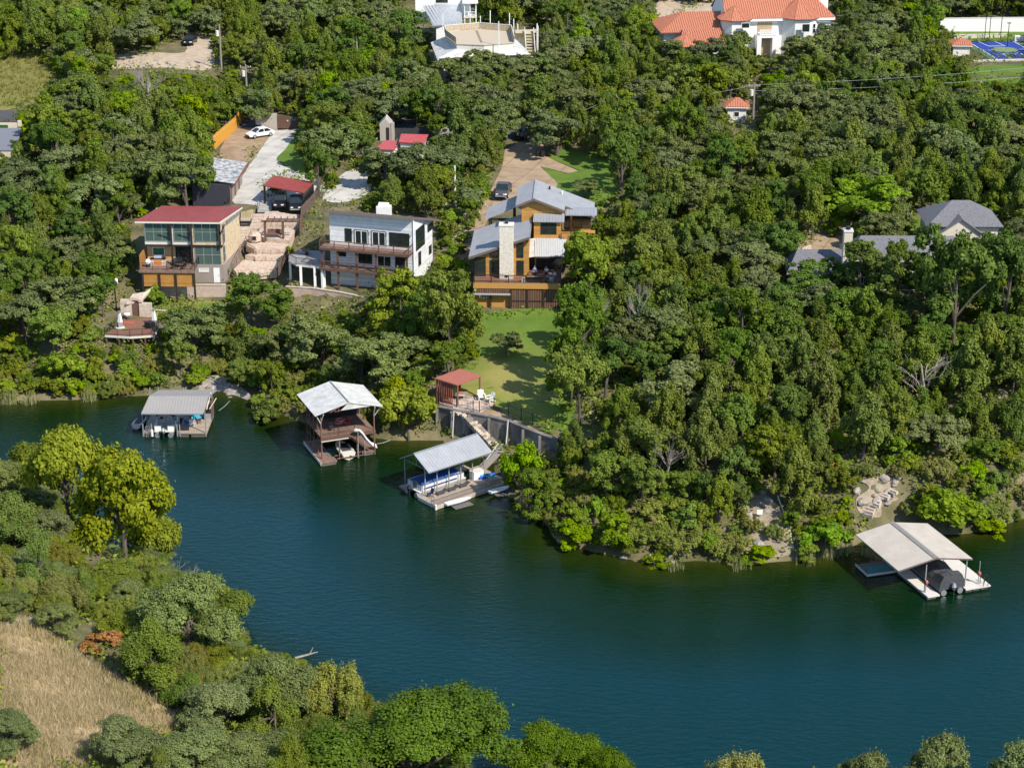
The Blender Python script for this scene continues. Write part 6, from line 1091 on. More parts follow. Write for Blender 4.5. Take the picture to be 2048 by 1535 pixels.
def hull(t, L_, w, d, m, name='hull', z=0.0, inner=None):
    secs = []
    for k in range(10):
        f = k / 9; x = -L_ / 2 + L_ * f; ww = w / 2 * (1 - max(0, (f - .45) / .55) ** 2.2) * (.9 + .1 * min(1, f * 4)) + .02; zz = z + .1 * max(0, f - .5); secs.append([(x, -ww, zz + d), (x, -ww * .8, zz + d * .25), (x, 0, zz - d * .15 + d * .3 * max(0, f - .6)), (x, ww * .8, zz + d * .25), (x, ww, zz + d), (x, ww * .75, zz + d * 1.06), (x, -ww * .75, zz + d * 1.06)])
    return t.part(name, loft(MB(), secs), m)
# --- boathouse with the hip gabled grey roof (far left)
b1 = ZM(260, 740, 3.94)
t = Thing('boathouse', 'floating boathouse with a dull grey metal roof on the left', 'boathouse', W(*b1(105, 505), .35), 0)
E0, E1 = t.L(b1(88, 340), 3.1), t.L(b1(575, 342), 3.1); zr = 4.25; ym = E0.y + 2.6; xr0, xr1 = t.L(b1(145, 215), zr).x, t.L(b1(618, 213), zr).x
P_ = [Vector((E0.x, E0.y, 3.1)), Vector((E1.x, E1.y, 3.1)), Vector((xr1, ym, zr)), Vector((xr0, ym, zr))]; P2q = [Vector((xr0, ym, zr)), Vector((xr1, ym, zr)), Vector((xr1 + .5, ym + 3.4, 3.7)), Vector((xr0 + .55, ym + 3.4, 3.7))]
for P in (P_, P2q): ro = t.part('roof', MB().slab(P, .08), M_ROOFD); MB().ribs(P, .36, .04, .035).build('corrugation', M_ROOFD, ro)
t.part('fascia', MB().beam(P_[0] + Vector((0, -.03, -.05)), P_[1] + Vector((0, -.03, -.05)), .05, .14), M_GALV)
xd0, xd1 = 0.0, E1.x + .1; yf = 0.0
t.part('left_walkway', MB().box(-.1, yf, 0, 1.0, 6.2, .14), M_DECKG); t.part('right_deck', MB().box(4.0, yf, 0, xd1, 6.2, .14), M_DECKG); t.part('back_walkway', MB().box(1.02, 5.0, 0, 3.98, 6.2, .14), M_DECKG)
fl_ = [(-.05, 1.0), (4.1, 5.3), (5.6, xd1 - .1)]
for a, b in fl_: flo(t, a, yf + .1, b, 6.0, 4, -.55, -.003)
for x in (.0, 1.0, 4.0, 4.3, xd1 - .1):
    for y, zt in ((.05, 3.0), (5.9, 3.6)): t.part('post', MB().box(x - .06, y - .06, -.3, x + .06, y + .06, zt), M_GALV)
truss(t, (0, .05, 3.0), (xd1 - .1, .05, 3.0), M_GALV, .06, .25, 12)
t.part('gable_frame', MB().beam((xd1 + .1, 2.5, 2.2), (xd1 + .4, 6.0, 2.2), .08).beam((xd1 + .1, .3, 3.0), (xd1 + .3, 3.0, 4.1), .08), M_OFFWH); t.part('locker', MB().box(xd1 - 1.0, 5.0, .142, xd1 - .1, 6.0, 1.9), mat('tan_locker', (0.5, 0.36, 0.26), .8)); t.part('back_screen', MB().box(xd1 - .05, 4.2, .142, xd1 + .02, 6.2, 2.3), M_REDBR)
t.part('ladder', MB().beam((.35, -.05, -.4), (.35, -.05, 1.0), .05).beam((.8, -.05, -.4), (.8, -.05, 1.0), .05).beam((.35, -.05, .3), (.8, -.05, .3), .05).beam((.35, -.05, .65), (.8, -.05, .65), .05).beam((.35, -.05, 1.0), (.8, -.05, 1.0), .05), M_CHROME)
BH1 = t; t.part('bumper', MB().tube([(1.05, -.1, -.2), (1.05, -.1, .6)], .15, 8), M_WHITE)
pontoon(t.world_of(2.45, 2.6, -.25), 90, 'white pontoon boat with a dark red canopy inside the grey roofed boathouse', M_WHITE, 5.6, 2.3, mat('dark_red_canvas', (0.14, 0.03, 0.035), .8))
js = Thing('jet_ski', 'covered grey watercraft moored left of the grey roofed boathouse', 'watercraft', W(*b1(85, 425), 0), 80); hull(js, 3.2, 1.2, .6, M_OFFWH); js.part('cover', loft(MB(), [[(x, -.5, .55), (x, -.2, z), (x, .2, z), (x, .5, .55)] for x, z in ((-1.5, .7), (-.6, .95), (.1, 1.3), (.5, 1.1), (1.4, .7))]), M_TARP)
for px, m_, lb in (((455, 420), mat('blue_plastic', (0.02, 0.12, 0.5), .5), 'blue plastic chair on the grey roofed boathouse deck'), ((500, 420), M_WHITE, 'white plastic chair on the grey roofed boathouse deck')): chair(W(*b1(px[0], px[1] + 20), .5), 160, lb, m_)
chair(W(*b1(540, 420), .5), 120, 'dark maroon chair behind the white one on the boathouse deck', mat('maroon', (0.12, 0.02, 0.03), .7))
fl = Thing('pool_float', 'turquoise inflatable raft lying on the grey roofed boathouse deck', 'raft', W(*b1(530, 370), .52), 20); [fl.part('tube_segment', MB().tube([(-.8, y, .12), (.8, y, .12)], .13, 8), mat('turquoise_vinyl', (0.03, 0.35, 0.5), .4)) for y in (-.5, -.25, 0, .25, .5)]; fl.part('pillow', MB().box(.6, -.55, .2, .9, .55, .38), MATS['turquoise_vinyl'])
gb = Thing('gas_grill', 'dark grill standing at the right edge of the grey roofed boathouse deck', 'grill', W(*b1(615, 385), .5)); gb.part('cart', MB().box(-.4, -.25, 0, .4, .25, .8), M_GALV); gb.part('lid', MB().tube([(-.4, 0, .9), (.4, 0, .9)], .25, 8), M_BLACK)
# --- two storey boathouse with the white roof
t = Thing('boathouse', 'two storey brown boathouse with a white gabled roof', 'boathouse', (-22.0, 208.3, .3), 22)
c = lambda x, y, z: t.L(b1(x, y), z)
eA, eB = c(1275, 195, 5.9), c(1455, 360, 5.9); eC = c(1995, 285, 5.9); rA = c(1525, 98, 7.4); rB = c(1725, 255, 7.4)
fx0, fx1 = eB.x, eC.x; y0, y1 = eB.y, eB.y + 7.2; xm = (fx0 + fx1) / 2
for P, in (([Vector((fx0, y1, 5.9)), Vector((fx0, y0, 5.9)), Vector((xm, y0, 6.95)), Vector((xm, y1, 6.95))],), ([Vector((fx1, y0, 5.9)), Vector((fx1, y1, 5.9)), Vector((xm, y1, 6.95)), Vector((xm, y0, 6.95))],)):
    ro = t.part('roof', MB().slab(P, .1), M_ROOFW); MB().ribs(P, .4, .03, .025).build('corrugation', M_ROOFW, ro)
t.part('ridge_cap', MB().beam((xm, y0, 6.99), (xm, y1, 6.99), .14, .05), mat('green_grey_cap', (0.2, 0.23, 0.21), .6))
gx_ = xm - 1.5; t.part('gable_panel', MB().add([(xm - .9, y0 + .1, 6.05), (xm + 2.6, y0 + .1, 6.05), (xm, y0 + .1, 6.85), (xm - .9, y0 + .16, 6.05), (xm + 2.6, y0 + .16, 6.05), (xm, y0 + .16, 6.85)], [(0, 1, 2), (5, 4, 3), (0, 3, 4, 1), (1, 4, 5, 2), (2, 5, 3, 0)]), M_ROOFW); t.part('gable_lattice', MB().beam((xm - 2.2, y0 + .1, 6.0), (xm - .95, y0 + .1, 6.6), .08).beam((xm - 1.6, y0 + .1, 6.0), (xm - 1.6, y0 + .1, 6.4), .06).beam((xm - 1.2, y0 + .1, 6.0), (xm - 1.2, y0 + .1, 6.5), .06), M_RUST)
X0, X1, Y0, Y1 = fx0 + .9, fx1 - .7, y0 + .9, y1 - .5; ZU = 2.75
t.part('upper_deck', MB().box(X0, Y0, ZU - .14, X1, Y1, ZU), M_DECKB); t.part('deck_rim', MB().box(X0 - .04, Y0 - .08, ZU - .4, X1 + .04, Y0 - .003, ZU + .02), M_BROWN); t.part('rim_trim', MB().box(X0, Y0 - .12, ZU - .52, X0 + 3.6, Y0 - .085, ZU - .42), M_OFFWH)
for x in (X0 + .05, (X0 * 2 + X1) / 3, (X0 + 2 * X1) / 3, X1 - .1):
    for y in (Y0 + .05, Y1 - .1):
        if y < Y0 + 1 and X0 + .5 < x < X1 - .5: t.part('short_post', MB().box(x - .08, y - .08, -.3, x + .08, y + .08, ZU - .15), M_RUST)
        else: t.part('post', MB().tube([(x, y, -.4), (x, y, 5.85 + (.5 if abs(x - xm) < 2 else 0))], .09, 8), M_RUST)
for y in (Y0 + 1.5, Y0 + 3, Y0 + 4.5): t.part('side_post', MB().tube([(X0 + .05, y, -.3), (X0 + .05, y, 5.85)], .07, 6), M_RUST)
for x, s in ((X0 + .05, -1), (X1 - .1, 1)): t.part('roof_strut', MB().beam((x, Y0 + .05, 4.4), (x + s * .75, Y0 - .6, 5.85), .09), M_OFFWH); t.part('roof_strut', MB().beam((x, Y0 + .05, 4.6), (x - s * .1, Y0 - .8, 5.85), .09), M_OFFWH)
t.part('left_rail', MB().beam((X0, Y0 + .3, 3.7), (X0, Y1 - .3, 3.7), .07).beam((X0, Y0 + .3, 3.2), (X0, Y1 - .3, 3.2), .05).beam((X0, Y0 + .3, 1.5), (X0, Y1 - .3, 1.5), .07), M_RUST); t.part('back_screen', MB().box(X0 + .2, Y1 - .45, ZU + .003, X1 - .2, Y1 - .38, 5.8), mat('dark_screen', (0.03, 0.025, 0.022), .9)); t.part('eave_beam', MB().beam((X0, Y0, 5.75), (X1, Y0, 5.75), .12, .2), M_BROWN)
rl = t.rail([(X0 + .1, Y0 + .05, ZU), (X1 - 2.4, Y0 + .05, ZU)], .95, M_DARK, .06, .05, 1.6)
t.part('dock_walkway', MB().box(X0 - .4, Y0 - 1.1, 0, X0 + 1.5, Y0 + .2, .14), M_DECKB); t.part('side_walkway', MB().box(X0 - .4, Y0 + .22, 0, X0 + .8, Y1, .14), M_DECKB); flo(t, X0 - .3, Y0 - 1.0, X0 + 1.4, Y1 - .5, 6, -.5, -.003); t.part('dock_edge', MB().box(X0 - .46, Y0 - 1.12, -.2, X0 - .405, Y1, .16), M_OFFWH)
t.part('back_walkway', MB().box(X0 + .82, Y1 - 1.2, 0, X1, Y1, .14), M_DECKB); t.part('right_walkway', MB().box(X1 - 1.2, Y0 + 1, 0, X1, Y1 - 1.22, .14), M_DECKB)
# stairs from the upper deck and the slide
s0, s1 = c(1712, 492, ZU - .1), c(1862, 618, .25); s0.y = Y0 - .15; dd = s1 - s0; wd_ = Vector((-dd.y, dd.x, 0)).normalized() * .45
for k in range(10): q = s0 + dd * (k + .5) / 10; e = Vector((dd.x, dd.y, 0)).normalized() * .17; t.part('stair_step', MB().slab([q - e - wd_, q + e - wd_, q + e + wd_, q - e + wd_], .06), M_DECKB)
for s in (-1, 1): t.part('stair_stringer', MB().beam(s0 + wd_ * s * 1.08, s1 + wd_ * s * 1.08, .06, .22), M_BROWN)
t.part('stair_landing', MB().box(s1.x - .7, s1.y - .7, 0, s1.x + .8, s1.y + .6, .16), M_DECKB); t.part('landing_float', MB().box(s1.x - .6, s1.y - .6, -.4, s1.x + .7, s1.y + .5, -.003), M_DKFLOAT); t.part('lift_frame', MB().beam((X0 + 1.6, Y0 - .6, .15), (s1.x - .8, Y0 - .6, .15), .1).beam((X0 + 1.6, Y0 + .2, .2), (s1.x - .8, Y0 + .2, .2), .1).beam((X0 + 2.2, Y0 - .9, .3), (X0 + 3.2, Y0 + .8, .3), .08).beam((X0 + 3.4, Y0 - .9, .25), (X0 + 2.6, Y0 + .8, .35), .08), M_RUST)
BH2 = t; sl_ = Thing('water_slide', 'white curved water slide dropping from the brown two storey boathouse', 'water slide', t.world_of(X1 - 1.0, Y0 - .2, 0), 22)
pts = [sl_.L(b1(*q), z) for q, z in (((1772, 470), 3.35), ((1795, 474), 3.3), ((1822, 500), 2.7), ((1848, 535), 1.95), ((1878, 566), 1.3), ((1912, 590), .75), ((1945, 606), .45))]
SW = [Vector((-(b - a).y, (b - a).x, 0)).normalized() for a, b in zip(pts[:-1], pts[1:])]; SW.append(SW[-1])
def _q(p, w, s, dz): v = p + w * s; return (v.x, v.y, v.z + dz)
secs = [[_q(p, w, s, dz) for s, dz in ((-.3, .25), (-.27, -.03), (.27, -.03), (.3, .25), (.24, .23), (.21, .03), (-.21, .03), (-.24, .23))] for p, w in zip(pts, SW)]; sl_.part('chute', loft(MB(), secs), M_WHITE)
for k in (1, 3, 5): p = pts[k]; sl_.part('support', MB().beam((p.x, p.y, -.1), (p.x, p.y, p.z - .05), .07), M_GALV)
mb_ = Thing('motor_boat', 'small pale motor boat moored beneath the two storey boathouse', 'motor boat', t.world_of(X0 + 3.1, Y0 + 1.6, -.2), 112); hull(mb_, 4.2, 1.7, .75, M_OFFWH); mb_.part('cockpit', MB().box(-1.4, -.55, .72, .4, .55, .82), M_TARP); mb_.part('windscreen', MB().slab([(.4, -.6, .8), (.4, .6, .8), (.15, .5, 1.15), (.15, -.5, 1.15)], .03), M_GLASS)
for px, lb in (((1640, 420), 'pink red inflatable heap on the upper deck of the two storey boathouse'),):
    p = W(*b1(*px), 3.05); k = Thing('pool_float', lb, 'inflatable', p, 30); [k.part('tube_ring', MB().tube([(.45 * math.cos(a) + dx, .45 * math.sin(a), z) for a in [i * .6283 for i in range(11)]], .14, 6), mat('pink_vinyl', (0.55, 0.16, 0.15), .5)) for dx, z in ((0, .15), (.25, .4), (.9, .15))]
chair(W(*b1(1590, 475), 3.05), 20, 'dark folding chair at the left rail of the two storey boathouse', M_DARK)
chair(W(*b1(1720, 430), 3.05), -30, 'red deck chair beside the pink inflatable heap', mat('dull_red', (0.25, 0.06, 0.05), .7))
# --- front boathouse with the silver gable roof
f = ZM(740, 720, 4.797)
t = Thing('boathouse', 'open sided boathouse with a long silver gabled roof over a pontoon boat', 'boathouse', (-8.2, 196.5, .35), 40)
# local x along the ridge, y towards the shore
ea, eb = t.L(f(560, 1078), 3.35), t.L(f(1178, 880), 3.35); ra, rb = t.L(f(370, 910), 4.75), t.L(f(985, 716), 4.75); wa = t.L(f(180, 917), 3.35)
yE, yR = (ea.y + eb.y) / 2, (ra.y + rb.y) / 2; xe0, xe1 = ea.x, eb.x; yW = yR * 2 - yE
for P in ([Vector((xe0, yE, 3.35)), Vector((xe1, yE, 3.35)), Vector((xe1, yR, 4.7)), Vector((xe0, yR, 4.7))], [Vector((xe1, yW, 3.35)), Vector((xe0, yW, 3.35)), Vector((xe0, yR, 4.7)), Vector((xe1, yR, 4.7))]):
    ro = t.part('roof', MB().slab(P, .07), M_ROOFG); MB().ribs(P, .4, .03, .022).build('corrugation', M_ROOFG, ro)
t.part('ridge_cap', MB().beam((xe0, yR, 4.75), (xe1, yR, 4.75), .22, .04), M_GALV); t.part('eave_trim', MB().beam((xe0, yE - .03, 3.3), (xe1, yE - .03, 3.3), .05, .12), M_CHROME)
for x in (xe0 + .03, xe1 - .03): t.part('gable_trim', MB().beam((x, yE, 3.3), (x, yR, 4.65), .05, .1).beam((x, yW, 3.3), (x, yR, 4.65), .05, .1), M_CHROME)
dA, dB, dC = t.L(f(432, 1312), .12), t.L(f(640, 1396), .12), t.L(f(1292, 1182), .12)
yd0 = dB.y; xd0, xd1 = dB.x, dC.x + .1; yd1 = yd0 + 3.3
t.part('deck', MB().box(xd0, yd0, -.02, xd1, yd1, .12), M_DECKG); t.part('deck_edge', MB().box(xd0, yd0 - .07, -.3, xd1, yd0 - .003, .1), mat('pale_fascia_board', (0.5, 0.42, 0.32), .8, amt=.5)); t.part('deck_end', MB().box(xd0 - .06, yd0, -.3, xd0 - .003, yd1, .1), M_OFFWH); t.part('board_joint', MB().box(xd0 + .05, yd0 + 1.28, .121, xd1 - .05, yd0 + 1.36, .128), M_BROWN)
t.part('bare_boards', MB().box(xd0 + .05, yd0 + .1, .121, xd1 - 1.5, yd0 + 1.27, .126), lined('weathered_boards', (0.28, 0.23, 0.19), (0.12, 0.1, 0.08), 'Y', .3))
for k in range(5): a = xd0 + .2 + k * (xd1 - xd0) / 5; t.part('float', MB().box(a, yd0 + .1, -.55, a + 1.5, yd0 + 1.2, -.31), M_DKFLOAT)
yb1 = yW - .2; t.part('far_walkway', MB().box(xe0 - .2, yb1 - 1.1, -.02, xe1, yb1 + .1, .12), M_DECKG); t.part('end_walkway', MB().box(xe1 - .4, yd1 + .003, -.02, xe1 + 1.1, yb1 - 1.103, .12), M_DECKG); t.part('far_float', MB().box(xe0 - .1, yb1 - 1.0, -.5, xe0 + 3, yb1, -.023), M_DKFLOAT)
yp = yd1 - .45
for k in range(6): x = xe0 + .35 + k * (xe1 - xe0 - .7) / 5; t.part('post', MB().box(x - .05, yp - .05, -.3, x + .05, yp + .05, 3.35 + max(0, (yp - yE)) * 1.35 / (yR - yE) - .1), M_GALV)
for k in range(3): x = xe0 + .35 + k * (xe1 - xe0 - .7) / 2; t.part('post', MB().box(x - .04, yW - .5, -.3, x + .04, yW - .42, 3.45), M_GALV)
truss(t, (xe0 + .3, yp, 3.2), (xe1 - .3, yp, 3.2), M_GALV, .07, .35, 14)
for x in (xe0 + .35, xe1 - .35): t.part('tie_beam', MB().beam((x, yp, 3.3), (x, yW - .45, 3.3), .07), M_GALV); t.part('king_brace', MB().beam((x, yR, 3.3), (x, yR, 4.6), .06), M_GALV)
t.part('swim_ladder', MB().beam((xd0 - .1, yd0 + .3, -.6), (xd0 - .1, yd0 + .3, 1.1), .05).beam((xd0 - .1, yd0 + .8, -.6), (xd0 - .1, yd0 + .8, 1.1), .05).beam((xd0 - .1, yd0 + .3, 1.1), (xd0 - .1, yd0 + .8, 1.1), .05).beam((xd0 - .1, yd0 + .3, .6), (xd0 - .1, yd0 + .8, .6), .05).beam((xd0 - .1, yd0 + .3, .2), (xd0 - .1, yd0 + .8, .2), .05), M_CHROME)
t.part('bumper', MB().tube([(xd0 - .1, yd0 + .02, -.3), (xd0 - .15, yd0 - .05, .3)], [.14, .1], 8), M_WHITE); BH3 = t
pontoon(t.world_of(xe0 + 3.2, (yd1 + yb1 - 1.1) / 2 + .05, -.12), 40, 'blue and white pontoon boat under the long silver roof', mat('white_navy_panel', (0.7, 0.71, 0.74), .4), 7.0, 2.5, M_BLUEC, None, mat('navy_stripe', (0.015, 0.03, 0.12), .4))
chair(t.world_of(xd0 + .9, yd0 + 2.3, .12), -50, 'dark blue folding chair at the open end of the silver roofed dock', mat('navy_canvas', (0.02, 0.03, 0.1), .7))
for k in range(3):
    lo_ = Thing('lounge_chair', 'grey mesh lounge chair on the silver roofed dock, %s' % ('nearest the ladder', 'middle of the three', 'nearest the locker')[k], 'lounge chair', t.world_of(xd0 + 2.3 + k * 1.55, yd0 + 2.15, .12), 40, 'lounge chairs on the silver roofed dock'); lo_.part('seat', MB().box(-.6, -.32, .22, .35, .32, .26), M_TARP); lo_.part('backrest', MB().slab([(.35, -.32, .26), (.35, .32, .26), (.75, .32, .45), (.75, -.32, .45)], .03), M_TARP); [lo_.part('leg', MB().box(x - .02, y - .02, 0, x + .02, y + .02, .22), M_GALV) for x in (-.5, .3) for y in (-.28, .28)]
bx = Thing('dock_box', 'white storage locker at the shore end of the silver roofed dock', 'locker', t.world_of(xe1 - 1.2, yd1 - .2, .12), 40); bx.part('body', MB().box(-.7, -.4, 0, .7, .4, .85), M_WHITE); bx.part('lid', MB().box(-.73, -.43, .853, .73, .43, .93), M_OFFWH)
rf = Thing('pool_float', 'bright blue and turquoise inflatables heaped on the corner of the silver roofed dock', 'inflatables', t.world_of(xd1 - 1.0, yd0 + 2.3, .12), 20); [rf.part('tube_segment', MB().tube([(x - .6, y, .14 + .12 * (k % 2)), (x + .5, y + .2, .16)], .15, 8), MATS['turquoise_vinyl'] if k % 3 else mat('blue_vinyl', (0.02, 0.08, 0.5), .4)) for k, (x, y) in enumerate(((0, 0), (.2, .3), (.8, .1), (.9, .4), (-.2, .5)))]
bn = Thing('storage_bench', 'tan wooden bench box on the right end of the silver roofed dock', 'bench', t.world_of(xd1 - .9, yd0 + .75, .12), 40); bn.part('body', MB().box(-.9, -.4, 0, .9, .4, .5), mat('tan_wood', (0.42, 0.33, 0.23), .8)); bn.part('lid', MB().box(-.93, -.43, .503, .93, .43, .57), M_GREYW)
for u, v, ln, lb in ((848, 1368, 3.2, 'white paddle board on a low float at the edge of the silver roofed dock'), (1255, 1255, 3.0, 'white kayak tied at the right corner of the silver roofed dock')):
    p = W(*f(u, v), .25); k = Thing('kayak' if u > 1000 else 'paddle_board', lb, 'kayak' if u > 1000 else 'paddle board', p, 33); hull(k, ln, .85, .22, M_WHITE, 'hull', .08); k.part('deck_pad', MB().box(-.7, -.18, .316, .3, .18, .335), M_OFFWH)
    q = Thing('float_raft', 'dark floating rack under the white %s' % ('kayak' if u > 1000 else 'paddle board'), 'float', p + Vector((0.25, -.35, -.3)), 33); q.part('top', MB().box(-1.0, -.55, .12, 1.3, .4, .2), M_DKFLOAT); [q.part('float', MB().box(x, -.5, -.2, x + .45, .35, .118), M_DKFLOAT) for x in (-.95, -.4, .2, .75)]
# --- beige roofed dock at the right
r_ = ZM(1640, 920, 5.02)
t = Thing('boathouse', 'boat dock with a broad beige metal roof at the right shore', 'boathouse', W(*r_(955, 1265), .3), -71)
# local x runs towards the camera along the ridge
c = lambda x, y, z: t.L(r_(x, y), z)
fl_, fr_ = c(790, 1105, 3.0), c(1525, 993, 3.0); bl_, br_ = c(355, 750, 3.0), c(1085, 625, 3.0); x1 = (fl_.x + fr_.x) / 2; x0 = (bl_.x + br_.x) / 2; yl, yr = (fl_.y + bl_.y) / 2, (fr_.y + br_.y) / 2; ym = (yl + yr) / 2
for P in ([Vector((x0, yl, 3.0)), Vector((x1, yl, 3.0)), Vector((x1, ym, 3.75)), Vector((x0, ym, 3.75))], [Vector((x1, yr, 3.0)), Vector((x0, yr, 3.0)), Vector((x0, ym, 3.75)), Vector((x1, ym, 3.75))]):
    ro = t.part('roof', MB().slab(P, .1), M_ROOFB); MB().ribs(P, .3, .04, .025).build('corrugation', M_ROOFB, ro)
t.part('ridge_cap', MB().slab([(x0, ym - .28, 3.77), (x1, ym - .28, 3.77), (x1, ym, 3.83), (x0, ym, 3.83)], .03).slab([(x0, ym, 3.83), (x1, ym, 3.83), (x1, ym + .28, 3.77), (x0, ym + .28, 3.77)], .03), mat('grey_brown_cap', (0.27, 0.25, 0.23), .7, amt=.5, scale=4)); t.part('gable_trim', MB().beam((x1 + .03, yl, 2.94), (x1 + .03, ym, 3.69), .05, .14).beam((x1 + .03, yr, 2.94), (x1 + .03, ym, 3.69), .05, .14), M_TRIM)
lg0, lg1 = c(830, 1165, .12), c(1055, 1250, .12); rg0, rg1 = c(1370, 1210, .12), c(1630, 1155, .12)
xe = max(lg1.x, x1 + .9)
M_WDECK = mat('pale_composite_deck', (0.62, 0.58, 0.52), .8, amt=.12)
yg0 = t.L(r_(955, 1262), .12).y; t.part('left_gangway', MB().box(x0 + .5, yg0, -.02, xe, yg0 + 1.35, .12), M_WDECK); t.part('right_deck', MB().box(x0 + .5, yr - .9, -.02, xe - .2, yr + 1.9, .12), M_WDECK); t.part('back_deck', MB().box(x0 + .5, yg0 + 1.36, -.02, x0 + 1.9, yr - .91, .12), M_WDECK)
flo(t, x0 + .8, yg0 + .1, xe - .2, yg0 + 1.2, 1, -.45, -.023); flo(t, x0 + .8, yr - .8, xe - .4, yr + 1.8, 3, -.45, -.023)
for x in (x0 + .8, (x0 + x1) / 2, x1 - .2):
    for y in (yg0 + .25, yr - .5): t.part('post', MB().box(x - .05, y - .05, -.4, x + .05, y + .05, 3.05), M_GALV)
for y in (yg0 + .25, yr + .9): t.part('red_reel', MB().tube([(xe - .9, y - .12, 1.25), (xe - .9, y + .12, 1.25)], .22, 10), mat('faded_red_plastic', (0.4, 0.12, 0.09), .6)); t.part('reel_post', MB().tube([(xe - .9, y, -.3), (xe - .9, y, 2.6 if y > 3 else 1.2)], .05, 6), M_GALV)
t.part('ladder_rail', MB().beam((xe - .25, yr + 1.1, .12), (xe - .25, yr + 1.1, 1.1), .05).beam((xe - .25, yr + 1.6, .12), (xe - .25, yr + 1.6, 1.1), .05).beam((xe - .25, yr + 1.1, 1.1), (xe - .9, yr + 1.1, 1.1), .05).beam((xe - .25, yr + 1.6, 1.1), (xe - .9, yr + 1.6, 1.1), .05).beam((xe - .9, yr + 1.1, .12), (xe - .9, yr + 1.1, 1.1), .05).beam((xe - .9, yr + 1.6, .12), (xe - .9, yr + 1.6, 1.1), .05), M_DARK)
pontoon(t.world_of((x0 + x1) / 2 + 1.5, (yg0 + 1.35 + yr - .9) / 2, -.1), 109, 'pontoon boat wrapped in a grey tarpaulin under the beige roof', M_WHITE, 7.0, 2.7, None, M_TARP)
pf = Thing('swim_platform', 'low dark floating platform with a teal mat in the shade of the beige roof', 'platform', W(*r_(470, 1150), .18), 0); q = [pf.L(r_(*p), .05) for p in ((355, 1045), (475, 1155), (770, 1112), (700, 1000), (560, 1015))]; pf.part('top', MB().slab(q, .2), M_DKFLOAT); cq = sum(q, Vector()) / 5; q2 = [pf.L(r_(*p), .09) for p in ((455, 1060), (490, 1140), (730, 1105), (690, 1045))]; pf.part('teal_mat', MB().slab(q2, .03), mat('teal_mat', (0.06, 0.22, 0.24), .7)); pf.part('rim', MB().beam(q[0], q[1], .06, .2).beam(q[1], q[2], .06, .2), M_OFFWH)
# ---------------------------------------------------------------- red shelter, patio, lake wall and stone stairs
s = ZM(740, 720, 4.797)
t = Thing('shelter', 'open shelter with a flat red roof and slatted side on the lake terrace', 'shelter', W(*s(840, 440), 3.5), 24)
R4 = [t.L(s(618, 170), 3.0), t.L(s(838, 238), 2.75), t.L(s(1075, 150), 2.75), t.L(s(865, 82), 3.0)]; ro = t.part('roof', MB().slab(R4, .12), mat('rusty_red_roof', (0.36, 0.13, 0.1), .65, amt=.25)); MB().ribs(R4, .35, .05, .05).build('corrugation', MATS['rusty_red_roof'], ro); cR = sum(R4, Vector()) / 4; M_PRED = mat('red_stained_wood', (0.24, 0.085, 0.06), .8)
for i in range(4): p = R4[i].lerp(cR, .1); t.part('post', MB().box(p.x - .08, p.y - .08, -.3, p.x + .08, p.y + .08, p.z - .13), M_PRED)
a, b = R4[0].lerp(cR, .1), R4[3].lerp(cR, .1); a2, b2 = R4[0].lerp(cR, .1), R4[1].lerp(cR, .1)
for (p, q), n_ in (((a, b), 12), ((a2, a2.lerp(b2, .8)), 9)):
    for k in range(n_): c = p.lerp(q, (k + .3) / n_); t.part('slat', MB().box(c.x - .06, c.y - .06, 0, c.x + .06, c.y + .06, 2.6), M_PRED)
t.part('roof_beam', MB().beam(R4[0].lerp(cR, .1) - Vector((0, 0, .22)), R4[1].lerp(cR, .1) - Vector((0, 0, .22)), .1, .18).beam(R4[3].lerp(cR, .1) - Vector((0, 0, .22)), R4[2].lerp(cR, .1) - Vector((0, 0, .22)), .1, .18), M_PRED); SHE = t
pa = Thing('stone_patio', 'pale flagstone patio under and beside the red shelter', 'patio', W(*s(950, 420), 3.56)); pl = [tuple(pa.L(s(*p), 0))[:2] for p in ((660, 400), (830, 460), (1060, 500), (1210, 400), (1180, 350), (900, 300), (760, 300))]; pln = np.array(pl); pa.part('bed', MB().prism(pl, -.5, -.04), M_LIMER); rnd = random.Random(3); y = pln[:, 1].min()
while y < pln[:, 1].max():
    hh = rnd.uniform(.5, .8); x = pln[:, 0].min() + rnd.uniform(-.4, 0)
    while x < pln[:, 0].max():
        l = rnd.uniform(.5, 1.1); cor = [(x + .03, y + rnd.uniform(0, .06)), (x + l - .04, y + .02), (x + l - rnd.uniform(.03, .1), y + hh - .04), (x + rnd.uniform(.02, .09), y + hh - rnd.uniform(.03, .08))]
        if inpoly([q[0] for q in cor], [q[1] for q in cor], pln).sum() >= 3: pa.part('flagstone', MB().prism(cor, -.1, rnd.uniform(-.02, .03)), M_FLAG if rnd.random() < .7 else M_ROCK)
        x += l
    y += hh
def adir(px, deg, label):
    p = W(*s(*px), 3.6); c = Thing('adirondack_chair', label, 'chair', p, deg); c.part('seat', MB().slab([(-.32, -.4, .4), (.32, -.4, .4), (.32, .3, .26), (-.32, .3, .26)], .04), M_WHITE)
    for k in range(5): x = -.28 + k * .14; hgt = 1.0 + (.08 if k == 2 else .04 if k in (1, 3) else 0); c.part('back_slat', MB().slab([(x - .06, .26, .28), (x + .06, .26, .28), (x + .07, .55, hgt), (x - .07, .55, hgt)], .025), M_WHITE)
    for x in (-.4, .4): c.part('arm', MB().box(x - .08, -.45, .58, x + .08, .4, .62), M_WHITE); c.part('front_leg', MB().box(x - .04, -.4, 0, x + .04, -.3, .578), M_WHITE); c.part('back_leg', MB().beam((x, -.2, .36), (x, .5, .03), .05, .1), M_WHITE)
adir((1070, 375), 15, 'white slatted lawn chair facing the lake, the one beside the shelter post'); adir((1150, 395), -50, 'white slatted lawn chair turned sideways at the lawn edge')
